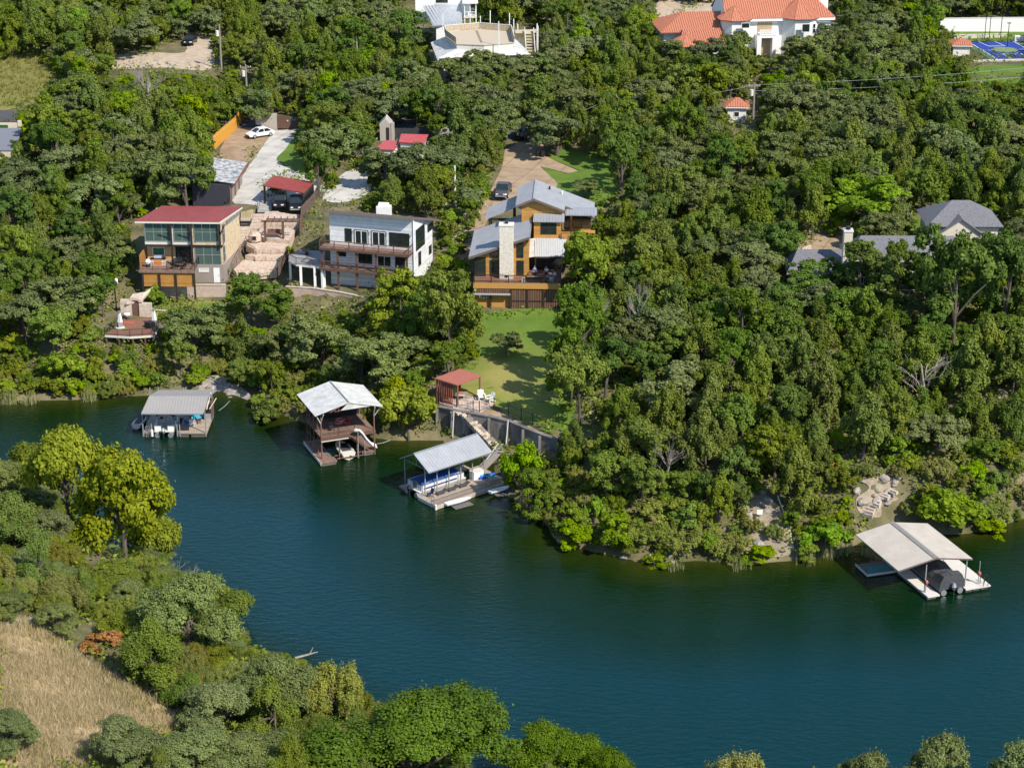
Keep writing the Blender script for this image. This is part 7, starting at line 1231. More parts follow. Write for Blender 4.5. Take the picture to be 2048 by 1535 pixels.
tb = Thing('side_table', 'small dark table with clutter under the red shelter', 'table', W(*s(880, 370), 3.6)); tb.part('table_top', MB().box(-.7, -.4, .7, .7, .4, .75), M_GREYW); [tb.part('leg', MB().box(x - .03, y - .03, 0, x + .03, y + .03, .698), M_GREYW) for x in (-.6, .6) for y in (-.3, .3)]; tb.part('tray', MB().box(-.3, -.2, .753, .2, .2, .85), M_TERRA)
ub = Thing('folded_umbrella', 'pale yellow bucket planter standing in the red shelter', 'planter', W(*s(805, 340), 3.6)); ub.part('pot', MB().tube([(0, 0, 0), (0, 0, .5)], [.25, .35], 10), mat('pale_yellow', (0.6, 0.62, 0.2), .7)); ub.part('plant', MB().tube([(0, 0, .5), (0, 0, .8), (0, 0, 1.1)], [.3, .4, .1], 7), mat('pale_green', (0.3, 0.4, 0.12), .8))
chair(W(*s(720, 380), 3.6), 40, 'dark chair behind the slats of the red shelter', M_DARK)
# concrete wall rising from the lake: panels between shallow piers
M_LWALL = mat('stained_lake_concrete', (0.25, 0.23, 0.21), .9, col2=(0.085, 0.08, 0.075), scale=.7, bump=.3, bscale=6, stretch=(1, 1, .35))
lwp = [(655, 455, 3.3), (790, 480, 3.5), (960, 510, 3.5), (1150, 545, 3.5), (1330, 590, 3.4), (1480, 655, 3.3), (1640, 715, 3.2), (1800, 770, 3.1)]
lwt = Thing('lake_wall', 'tall stained concrete retaining wall rising from the lake below the lawn', 'wall', W(*s(960, 510), 3.5)); P = [lwt.L(s(x, y), z - 3.5) for x, y, z in lwp]
for a, b in zip(P[:-1], P[1:]):
    e = (b - a).normalized(); n_ = Vector((e.y, -e.x, 0)).normalized(); lwt.part('wall_panel', MB().add([a + n_ * .25 + Vector((0, 0, -4.6)), b + n_ * .25 + Vector((0, 0, -4.6)), b - n_ * .3 + Vector((0, 0, -4.6)), a - n_ * .3 + Vector((0, 0, -4.6)), a + n_ * .02, b + n_ * .02, b - n_ * .3, a - n_ * .3], [(0, 3, 2, 1), (4, 5, 6, 7), (0, 1, 5, 4), (1, 2, 6, 5), (2, 3, 7, 6), (3, 0, 4, 7)]), M_LWALL)
    lwt.part('backfill', MB().slab([a + n_ * -.3 + Vector((0, 0, -.02)), b + n_ * -.3 + Vector((0, 0, -.02)), b + n_ * -2.0 + Vector((0, 0, .0)), a + n_ * -2.0 + Vector((0, 0, .0))], .5), M_DIRT)
    lwt.part('coping', MB().beam(a + n_ * -.12 + Vector((0, 0, .07)), b + n_ * -.12 + Vector((0, 0, .07)), .5, .13), M_LWALL); lwt.part('pier', MB().beam(a + n_ * .2 + Vector((0, 0, -.1)), a + n_ * .34 + Vector((0, 0, -4.6)), .3, .3), M_LWALL)
for px, l in (((805, 490), 4.4), ((1325, 580), 2.8)): c = lwt.L(s(*px), .05); lwt.part('drain_pipe', MB().tube([c + Vector((.0, -.25, .15)), c + Vector((-.25, -.6, -l))], .07, 7), M_OFFWH)
ls = Thing('stone_stairs', 'long flight of rough stone steps descending the lake wall to the dock', 'stairs', W(*s(900, 490), 3.5)); top, bot = ls.L(s(900, 500), 0), ls.L(s(1235, 850), -2.9); d_ = bot - top; hd = Vector((d_.x, d_.y, 0)).normalized(); sd_ = Vector((hd.y, -hd.x, 0)); N_ = 20; rnd = random.Random(8)
for k in range(N_):
    c = top + d_ * ((k + .5) / N_); l = d_.to_2d().length / N_ * 1.25
    for q in (-1, 1):
        if rnd.random() < .8 or q == 1: cc = c + sd_ * q * .3; ls.part('step_stone', MB().beam(cc - hd * l / 2 + Vector((0, 0, -.12 + rnd.uniform(-.03, .03))), cc + hd * l / 2 + Vector((0, 0, -.12 + rnd.uniform(-.03, .03))), .57, .3), M_LIME if rnd.random() < .6 else M_GREYW)
ls.part('stringer', MB().beam(top + Vector((0, 0, -.55)) - sd_ * .15, bot + Vector((0, 0, -.55)) - sd_ * .15, .9, .5), M_CONC); ls.part('landing', MB().slab([top + sd_ * .8 - hd * .2, top - sd_ * .5 - hd * .2, top - sd_ * .7 - hd * 1.3, top + sd_ * .5 - hd * 1.3], .25), M_FLAG)
for k in (.0, .5, .97): c = top + d_ * k; ls.part('support', MB().beam(c + Vector((0, 0, -.6)), Vector((c.x, c.y, -4)), .3), M_CONC)
gw = Thing('gangway', 'weathered plank gangway from the stone stairs to the silver roofed dock', 'gangway', W(*s(1230, 890), .6)); a, b = gw.L(s(1240, 870), .2), gw.L(s(1050, 1060), -.1); gw.part('planks', MB().beam(a, b, 1.1, .1), M_GREYW); gw.part('handrail', MB().beam(a + Vector((.5, 0, .9)), b + Vector((.5, 0, .9)), .06), M_GALV); gw.part('white_pole', MB().beam(gw.L(s(1100, 975), 0), gw.L(s(1232, 795), 2.0), .09), M_OFFWH)
# iron fence along the lawn above the wall
ff = Thing('iron_fence', 'thin dark iron fence along the lawn above the lake wall', 'fence', W(*s(1080, 500), 3.6)); fp_ = [(655, 395), (830, 455), (990, 490), (1050, 495), (1190, 450), (1330, 520), (1450, 565), (1560, 610), (1700, 680)]; P = [ff.L(s(*p), -.05) for p in fp_]
for a, b in zip(P[:-1], P[1:]):
    ff.part('post', MB().box(a.x - .05, a.y - .05, -.3, a.x + .05, a.y + .05, 1.35), M_BLACK); mb = MB(); mb.beam(a + Vector((0, 0, 1.15)), b + Vector((0, 0, 1.15)), .03); mb.beam(a + Vector((0, 0, .2)), b + Vector((0, 0, .2)), .03); n_ = int((b - a).length / .35)
    for k in range(1, n_): c = a.lerp(b, k / n_); mb.beam(c + Vector((0, 0, .2)), c + Vector((0, 0, 1.15)), .016)
    tag(ff.part('pickets', mb, M_BLACK), kind='stuff')
# ---------------------------------------------------------------- right bank: steps, rocks, sign, pipe
t = Thing('stone_stairs', 'crooked limestone steps climbing the bank behind the beige roofed dock', 'stairs', G(1745, 1000))
rnd = random.Random(2); sp_ = [G(*r_(u + 30, v)) for u, v in ((405, 560), (424, 530), (446, 500), (470, 474), (498, 450), (528, 424), (558, 402), (588, 380), (616, 358), (644, 338), (670, 320))]
for k, p in enumerate(sp_):
    if k == 6: continue
    d = (sp_[min(k + 1, 10)] - sp_[max(k - 1, 0)]).to_2d().normalized(); a = Vector((d.x, d.y, 0)) * .17; s_ = Vector((d.y, -d.x, 0)) * rnd.uniform(.75, .95); q = t.loc_of(p) + Vector((rnd.uniform(-.1, .1), rnd.uniform(-.05, .05), .34)); t.part('step_stone', MB().slab([q - a - s_, q - a + s_ + Vector((0, 0, .03)), q + a * rnd.uniform(.9, 1.3) + s_, q + a - s_ + Vector((0, 0, -.03))], .34), M_LIME if k % 3 else M_ROCK)
ROCKM = []
for sd in range(5):
    bm = bmesh.new(); bmesh.ops.create_icosphere(bm, subdivisions=2, radius=.5); rr = random.Random(sd)
    ax_ = [Vector((rr.uniform(-1, 1), rr.uniform(-1, 1), rr.uniform(-1, 1))).normalized() for _ in range(7)]
    for v in bm.verts:
        for a in ax_:
            dd = v.co.dot(a) - .33
            if dd > 0: v.co -= a * dd * .85
        v.co += Vector((rr.uniform(-.03, .03), rr.uniform(-.03, .03), rr.uniform(-.03, .03)))
    me = bpy.data.meshes.new('rock'); bm.to_mesh(me); bm.free(); me.materials.append(M_ROCK); ROCKM.append(me)
ORD = ['first', 'second', 'third', 'fourth', 'fifth', 'sixth', 'seventh', 'eighth', 'ninth', 'tenth', 'eleventh', 'twelfth', 'thirteenth', 'fourteenth', 'fifteenth', 'sixteenth', 'seventeenth', 'eighteenth', 'nineteenth', 'twentieth']
def rocks(n, u0, v0, u1, v1, s0, s1, label, group):
    for k, u in enumerate(sorted(RR_.uniform(u0, u1) for _ in range(n))):
        p = G(u, RR_.uniform(v0, v1)); o = link('rock', ROCKM[RR_.randrange(5)]); z = RR_.uniform(s0, s1); o.location = p + Vector((0, 0, z * .12)); o.scale = (z * RR_.uniform(.8, 1.5), z * RR_.uniform(.8, 1.3), z * RR_.uniform(.5, .8)); o.rotation_euler = (RR_.uniform(-.3, .3), RR_.uniform(-.3, .3), RR_.uniform(0, 6)); tag(o, label + ', %s from the left' % ORD[k], 'rock', group)
RR_ = random.Random(12)
rocks(20, 1712, 955, 1805, 1035, .4, 1.3, 'pale limestone rock beside the crooked steps on the right bank', 'rocks round the crooked steps'); rocks(20, 1490, 985, 1575, 1105, .25, 1.2, 'pale rock on the eroded right bank near the white sign', 'rocks on the eroded bank'); rocks(14, 400, 752, 490, 800, .4, 1.1, 'pale rock on the landing beside the grey roofed boathouse', 'rocks on the left landing')
rocks(16, 910, 400, 975, 520, .3, .9, 'rubble stone along the cream wall left of the ochre house', 'rubble along the cream wall'); rocks(12, 820, 395, 900, 425, .4, 1.2, 'limestone ledge stone behind the white house roof', 'ledge stones behind the white house'); rocks(14, 240, 120, 350, 138, .5, 1.2, 'stone edging the upper left dirt yard', 'stones edging the dirt yard'); rocks(8, 1960, 780, 2040, 860, .5, 1.3, 'pale boulder among the trees at the right edge', 'boulders at the right edge'); rocks(8, 0, 1235, 60, 1260, .4, 1.0, 'pale stone at the head of the dry grass slope', 'stones on the dry slope'); rocks(10, 1240, 1095, 1480, 1125, .4, .9, 'dark wet stone along the right waterline', 'stones along the right waterline')
sg = Thing('sign', 'small white sign on a post on the eroded right bank', 'sign', G(1519, 1036)); sg.part('post', MB().box(-.04, .02, -.3, .04, .08, 1.0), M_GREYW); sg.part('board', MB().box(-.3, -.03, .45, .3, .015, 1.0), M_WHITE)
a, b = G(1555, 1000), G(1592, 1118); pp = Thing('drain_pipe', 'long thin pale pipe running down the right bank into the water', 'pipe', a); pp.part('pipe', MB().tube([Vector((0, 0, .5)), (b - a) * .5 + Vector((.2, 0, .35)), (b - a) * .85 + Vector((0, 0, .3)), b - a], .07, 6), M_OFFWH); pp.part('stake', MB().beam((0, 0, -.3), (0, 0, .7), .08), M_GREYW)
for (u, v), lb, sc_ in (((1668, 952), 'orange plastic sheet caught in the brush above the right bank', 1.0), ((1655, 958), 'smaller salmon orange scrap beside the orange sheet', .6)):
    p = G(u, v); k = Thing('plastic_sheet', lb, 'plastic sheet', p); secs = [[(x * sc_, y * sc_, 1.2 + .35 * math.sin(x * 3 + y * 2) * sc_) for y in (-.5, -.2, .1, .4)] + [(x * sc_, y * sc_, 1.16 + .35 * math.sin(x * 3 + y * 2) * sc_) for y in (.4, .1, -.2, -.5)] for x in (-.7, -.35, 0, .35, .7)]; k.part('sheet', loft(MB(), secs), mat('orange_plastic', (0.75, 0.3, 0.04), .5)); k.part('crumple', MB().tube([(-.4 * sc_, 0, 1.1), (0, .1, 1.5), (.4 * sc_, 0, 1.2)], [.1, .2 * sc_, .08], 6), MATS['orange_plastic'])
lg = Thing('driftwood', 'bleached log lying against the near shore below the spreading oak', 'log', W(615, 1312, .1), 20); lg.part('trunk', MB().tube([(-1.2, 0, .05), (0, .1, .12), (1.0, 0, .3)], [.12, .1, .04], 6), M_DEADW); lg.part('branch', MB().tube([(.2, .1, .1), (.7, .5, .6)], [.06, .02], 5), M_DEADW)
for a, b, lb in ((W(*b1(700, 318), .6), W(*b1(785, 243), .3), 'mooring cable from the grey roofed boathouse to the bank'), (W(*b1(1945, 580), .5), W(*b1(2050, 550), .3), 'mooring cable at the right of the two storey boathouse')): tag(MB().tube([a, (a + b) / 2 - Vector((0, 0, .1)), b], .05, 5).build('mooring_cable', M_GALV), lb, 'cable')

# ================================================================ vegetation
M_LEAF = {
    'juniper': leafmat('juniper_foliage', (0.075, 0.115, 0.02), (0.23, 0.28, 0.045), 0.3, 0.18, 0.015, (0.27, 0.29, 0.045)),
    'oak': leafmat('oak_foliage', (0.085, 0.115, 0.036), (0.24, 0.275, 0.095), 0.28, 0.18, 0.014, (0.28, 0.31, 0.11)),
    'elm': leafmat('elm_foliage', (0.052, 0.1, 0.018), (0.165, 0.24, 0.036), 0.34, 0.17, 0.014, (0.22, 0.28, 0.05)),
    'ash': leafmat('ash_foliage', (0.08, 0.12, 0.018), (0.235, 0.295, 0.042), 0.34, 0.17, 0.015, (0.3, 0.33, 0.06)),
    'green_oak': leafmat('green_oak_foliage', (0.05, 0.09, 0.01), (0.17, 0.24, 0.026), 0.28, 0.12, 0.012, (0.28, 0.3, 0.05)),
    'sycamore': leafmat('sycamore_foliage', (0.16, 0.21, 0.006), (0.33, 0.385, 0.016), 0.4, 0.08, 0.01, (0.52, 0.52, 0.03)),
    'shrub': leafmat('shrub_foliage', (0.075, 0.11, 0.016), (0.23, 0.28, 0.036), 0.3, 0.26, 0.025, (0.35, 0.35, 0.08)),
    'bright': leafmat('bright_foliage', (0.1, 0.18, 0.01), (0.29, 0.4, 0.02), 0.38, 0.18, 0.015, (0.48, 0.48, 0.04)),
    'rusty': leafmat('rusty_foliage', (0.25, 0.1, 0.03), (0.5, 0.25, 0.09), 0.25, 0.1, 0.02),
    'olive': leafmat('olive_brush_foliage', (0.13, 0.15, 0.03), (0.31, 0.32, 0.075), 0.28, 0.2, 0.03, (0.44, 0.4, 0.14)),
    'palm': leafmat('palm_foliage', (0.12, 0.17, 0.06), (0.28, 0.34, 0.15), 0.2, 0.15, 0.02),
}
def cards(name, P, Nn, size, m, rng, aspect=1.5):
    """leaf-sized diamond faces at points P facing roughly Nn"""
    n = len(P); Nn = Nn / (np.linalg.norm(Nn, axis=1, keepdims=True) + 1e-9)
    t = rng.normal(size=(n, 3)); a = np.cross(Nn, t); a /= np.linalg.norm(a, axis=1, keepdims=True) + 1e-9; b = np.cross(Nn, a)
    s = (size * rng.uniform(0.6, 1.35, n))[:, None]; a = a * s * 0.5 * aspect; b = b * s * 0.5 / aspect * 1.25
    fold = Nn * s * 0.12
    V = np.stack([P - a, P - b + fold, P + a, P + b + fold], 1).reshape(-1, 3).astype(np.float32)
    me = bpy.data.meshes.new(name); me.vertices.add(4 * n); me.vertices.foreach_set('co', V.ravel())
    me.loops.add(4 * n); me.loops.foreach_set('vertex_index', np.arange(4 * n, dtype=np.int32))
    me.polygons.add(n); me.polygons.foreach_set('loop_start', np.arange(0, 4 * n, 4, dtype=np.int32))
    at = me.attributes.new('rnd', 'FLOAT', 'FACE'); at.data.foreach_set('value', rng.uniform(0, 1, n).astype(np.float32))
    me.materials.append(m); me.update(calc_edges=True); return me
def unit(rng, n):
    v = rng.normal(size=(n, 3)); return v / np.linalg.norm(v, axis=1, keepdims=True)
def crown_mesh(kind, seed, nclump, per, leaf, style, mkey=None):
    """crown of a tree 1 m tall and 1 m wide (scaled per tree): boughs carry clumps, clumps carry leaves, gaps stay between"""
    rng = np.random.default_rng(seed); ctr = np.array([0, 0, 0.5])
    if style == 'juniper':     # upright ragged cone of pointed sprays
        nl = int(rng.integers(9, 14)); t = np.sort(rng.uniform(0, 1, nl)); t[-1] = 1.0; rad = 0.3 * (1 - t) ** 0.7 * rng.uniform(0.6, 1.25, nl); a2 = np.arange(nl) * 2.4 + rng.uniform(-.5, .5, nl)
        lc = np.stack([rad * np.cos(a2), rad * np.sin(a2), 0.2 + 0.62 * t], 1); lr = np.stack([rng.uniform(0.13, 0.22, nl) * (1.15 - 0.5 * t)] * 2 + [rng.uniform(0.17, 0.25, nl)], 1); up = 0.25; cr0, cr1, flat = 0.035, 0.075, 1.7
    elif style == 'brush':
        nl = int(rng.integers(10, 15)); d = unit(rng, nl); lc = d * np.array([0.34, 0.34, 0.3]); lc[:, 2] = np.abs(lc[:, 2]) + 0.25; lr = np.stack([rng.uniform(0.12, 0.2, nl)] * 2 + [rng.uniform(0.2, 0.34, nl)], 1); up = 0.1; cr0, cr1, flat = 0.03, 0.07, 2.2
    else:
        nl = int({'oak': rng.integers(9, 14), 'elm': rng.integers(10, 15), 'shrub': rng.integers(6, 10)}[style]); d = unit(rng, nl); d[:, 2] = np.abs(d[:, 2]) * (0.9 if style == 'oak' else 1); d[:nl // 3, 2] -= 0.75
        sc = {'oak': (0.33, 0.33, 0.3), 'elm': (0.29, 0.29, 0.38), 'shrub': (0.3, 0.3, 0.36)}[style]; lc = d * np.array(sc) * rng.uniform(0.65, 1.2, nl)[:, None]; lc[:, 2] += {'oak': 0.5, 'elm': 0.5, 'shrub': 0.36}[style]
        b_ = {'oak': 0.21, 'elm': 0.19, 'shrub': 0.23}[style]; q = rng.uniform(0.68, 1.25, nl) * b_; lr = np.stack([q, q, q * (0.72 if style == 'oak' else 0.85)], 1); up = 0.2; cr0, cr1, flat = {'oak': (0.04, 0.09, 0.7), 'elm': (0.035, 0.085, 0.75), 'shrub': (0.05, 0.11, 0.9)}[style]
    li = rng.choice(nl, nclump, p=(lr[:, 0] ** 2) / (lr[:, 0] ** 2).sum()); d = unit(rng, nclump); d[:, 2] = np.where(d[:, 2] < -0.25, np.abs(d[:, 2]), d[:, 2]) + up; d /= np.linalg.norm(d, axis=1, keepdims=True)
    c = lc[li] + d * lr[li] * (rng.uniform(0.3, 1.12, nclump) ** 0.5)[:, None]; cr = rng.uniform(cr0, cr1, nclump)
    q = unit(rng, nclump * per) * (rng.uniform(0.05, 1, nclump * per) ** 0.45)[:, None]; ci = np.repeat(np.arange(nclump), per); P = c[ci] + q * cr[ci][:, None] * np.array([1, 1, flat])
    stray = rng.uniform(0, 1, len(P)) < 0.07; P[stray] += rng.normal(size=(int(stray.sum()), 3)) * 0.03
    out = (P - lc[li][ci]) / lr[li][ci]; out /= np.linalg.norm(out, axis=1, keepdims=True) + 1e-9
    Nn = 0.55 * q / (np.linalg.norm(q, axis=1, keepdims=True) + 1e-9) + 0.6 * out + 0.5 * rng.normal(size=P.shape) + np.array([0, 0, 0.3]); P[:, 2] = np.maximum(P[:, 2], 0.02)
    me = cards(kind + '_crown', P, Nn, leaf, M_LEAF[mkey or kind], rng, 1.35 if style != 'brush' else 2.0)
    # one tone per clump and bough, so light and dark boughs stay with the tree
    v = np.clip(0.32 * rng.uniform(0, 1, nclump)[ci] + 0.28 * rng.uniform(0, 1, nl)[li][ci] + 0.4 * rng.uniform(0, 1, len(P)), 0, 1)
    me.attributes['rnd'].data.foreach_set('value', v.astype(np.float32)); return me, c
def trunk_mesh(c, seed, m=None, nb=7, lean=0.05, thick=0.022, name='trunk', z0=-0.08):
    rng = random.Random(seed); mb = MB(); top = Vector((rng.uniform(-lean, lean), rng.uniform(-lean, lean), 0.45))
    mb.tube([(0, 0, z0), (top.x * 0.4, top.y * 0.4, 0.16), top * 1.0, (top.x * 1.4, top.y * 1.4, 0.72)], [thick * 1.3, thick, thick * 0.75, thick * 0.25], 7)
    for k in range(nb):
        t = Vector(c[rng.randrange(len(c))]); s = Vector((top.x, top.y, 0)) * rng.uniform(0.3, 1); s.z = rng.uniform(0.16, 0.5)
        mid = s.lerp(t, 0.5) + Vector((rng.uniform(-.04, .04), rng.uniform(-.04, .04), rng.uniform(0, .05)))
        mb.tube([s, mid, t], [thick * 0.5, thick * 0.33, thick * 0.12], 5)
    return mb.mesh(name, m or M_BARK)
def bare_mesh(seed, m=M_DEADW, spread=0.45, n=9):
    rng = random.Random(seed); mb = MB()
    mb.tube([(0, 0, -0.05), (0.02, 0, 0.25), (rng.uniform(-.08, .08), rng.uniform(-.08, .08), 0.55)], [0.03, 0.022, 0.012], 6)
    def grow(p, d, l, r, lev):
        q = p + d * l; md = p.lerp(q, 0.5) + Vector((rng.uniform(-1, 1), rng.uniform(-1, 1), rng.uniform(-.6, .6))) * l * 0.12
        mb.tube([p, md, q], [r, r * 0.75, r * 0.4], 4, cap=False)
        if lev:
            for _ in range(rng.randint(2, 4)):
                d2 = (d + Vector((rng.uniform(-1, 1), rng.uniform(-1, 1), rng.uniform(-.3, .7))) * 0.75).normalized(); grow(p.lerp(q, rng.uniform(0.4, 1)), d2, l * rng.uniform(0.5, 0.75), r * 0.5, lev - 1)
    for k in range(n):
        a = 6.283 * k / n + rng.uniform(-.4, .4); z = rng.uniform(0.12, 0.5)
        grow(Vector((0, 0, z)), Vector((math.cos(a), math.sin(a), rng.uniform(0.3, 1.3))).normalized(), rng.uniform(0.2, 0.34) * spread / 0.45, 0.011, 3)
    return mb.mesh('bare_branches', m)
VAR = {}
def variants(key, kind, style, n, nclump, per, leaf, mkey=None, seed=0, thick=0.022, nb=7):
    VAR[key] = []
    for i in range(n):
        cm, c = crown_mesh(kind, seed * 100 + i, nclump, per, leaf, style, mkey); VAR[key].append((cm, trunk_mesh(c, seed * 100 + i, thick=thick, nb=nb)))
variants('juniper', 'juniper', 'juniper', 7, 130, 120, 0.029, seed=1)
variants('oak', 'oak', 'oak', 7, 120, 125, 0.028, seed=2, thick=0.026)
variants('elm', 'elm', 'elm', 5, 110, 125, 0.028, seed=3)
variants('ash', 'elm', 'elm', 5, 115, 125, 0.029, 'ash', seed=18)
variants('sycamore', 'sycamore', 'shrub', 2, 100, 75, 0.048, seed=4, thick=0.02, nb=10)
variants('shrub', 'shrub', 'shrub', 5, 70, 90, 0.048, seed=5, thick=0.015)
variants('bright', 'bright', 'shrub', 3, 70, 95, 0.05, 'bright', seed=6, thick=0.015)
variants('brightelm', 'bright', 'elm', 3, 110, 110, 0.033, 'bright', seed=11)
variants('olive', 'olive', 'brush', 3, 110, 80, 0.034, 'olive', seed=7, thick=0.012, nb=12)
variants('rusty', 'rusty', 'shrub', 1, 60, 80, 0.055, 'rusty', seed=8)
# nearer the camera: finer leaves
variants('near_oak', 'oak', 'oak', 2, 300, 170, 0.0165, seed=12, thick=0.028, nb=16)
variants('near_juniper', 'juniper', 'juniper', 2, 300, 150, 0.0175, seed=13, nb=12)
variants('near_shrub', 'shrub', 'shrub', 2, 220, 140, 0.023, seed=14, thick=0.014, nb=12)
variants('near_olive', 'olive', 'brush', 2, 300, 120, 0.018, 'olive', seed=15, thick=0.012, nb=20)
variants('near_sycamore', 'sycamore', 'shrub', 2, 220, 130, 0.026, seed=16, thick=0.02, nb=16)
variants('near_green', 'elm', 'oak', 2, 420, 210, 0.0135, 'green_oak', seed=17, thick=0.03, nb=18)
BARE = [bare_mesh(90 + i) for i in range(3)]
NAME = {'juniper': ('juniper_tree', 'juniper tree'), 'oak': ('oak_tree', 'oak tree'), 'elm': ('elm_tree', 'elm tree'), 'sycamore': ('sycamore_tree', 'sycamore tree'), 'shrub': ('shrub', 'shrub'),
        'bright': ('shrub', 'shrub'), 'brightelm': ('elm_tree', 'elm tree'), 'olive': ('brush', 'brush'), 'rusty': ('shrub', 'shrub'), 'near_oak': ('oak_tree', 'oak tree'), 'near_juniper': ('juniper_tree', 'juniper tree'),
        'near_shrub': ('shrub', 'shrub'), 'near_olive': ('brush', 'brush'), 'near_sycamore': ('sycamore_tree', 'sycamore tree'), 'near_green': ('oak_tree', 'oak tree'), 'ash': ('ash_tree', 'ash tree')}
TREES = []   # (object, key, u, v, height, width)
RT = random.Random(21)
def plant(key, p, wid, hgt, label=None, group=None, parts=True, sink=0.15):
    nm, cat = NAME[key]; cm, tm = VAR[key][RT.randrange(len(VAR[key]))]
    rz = RT.uniform(0, 6.283); sc = (wid, wid * RT.uniform(0.9, 1.1), hgt)
    if parts:
        r = bpy.data.objects.new(nm, None); COL.objects.link(r); r.empty_display_size = 0.3
        c = link('crown', cm, r); t = link('trunk', tm, r)
    else:
        r = link(nm, cm)
    r.location = (p[0], p[1], p[2] - sink); r.rotation_euler = (RT.uniform(-.06, .06), RT.uniform(-.06, .06), rz); r.scale = sc
    tag(r, label, cat, group); u, v = PX(p[0], p[1], p[2] + hgt * 0.6); TREES.append((r, key, u, v, hgt, wid)); return r
def plant_px(key, u, vb, wpx, hpx, label=None, z=None, group=None):
    """a tree whose foot stands at pixel (u, vb) of the ground and whose crown is wpx by hpx pixels"""
    p = G(u, vb) if z is None else W(u, vb, z); s = scale_at(*p); c = (CAMH - p.z) / (p - Vector((0, 0, CAMH))).length
    wid = wpx / s / 0.92; hgt = max((hpx - 0.45 * wpx * c) / s / math.sqrt(1 - c * c), hpx * 0.55 / s)
    return plant(key, p, wid, hgt, label, group)

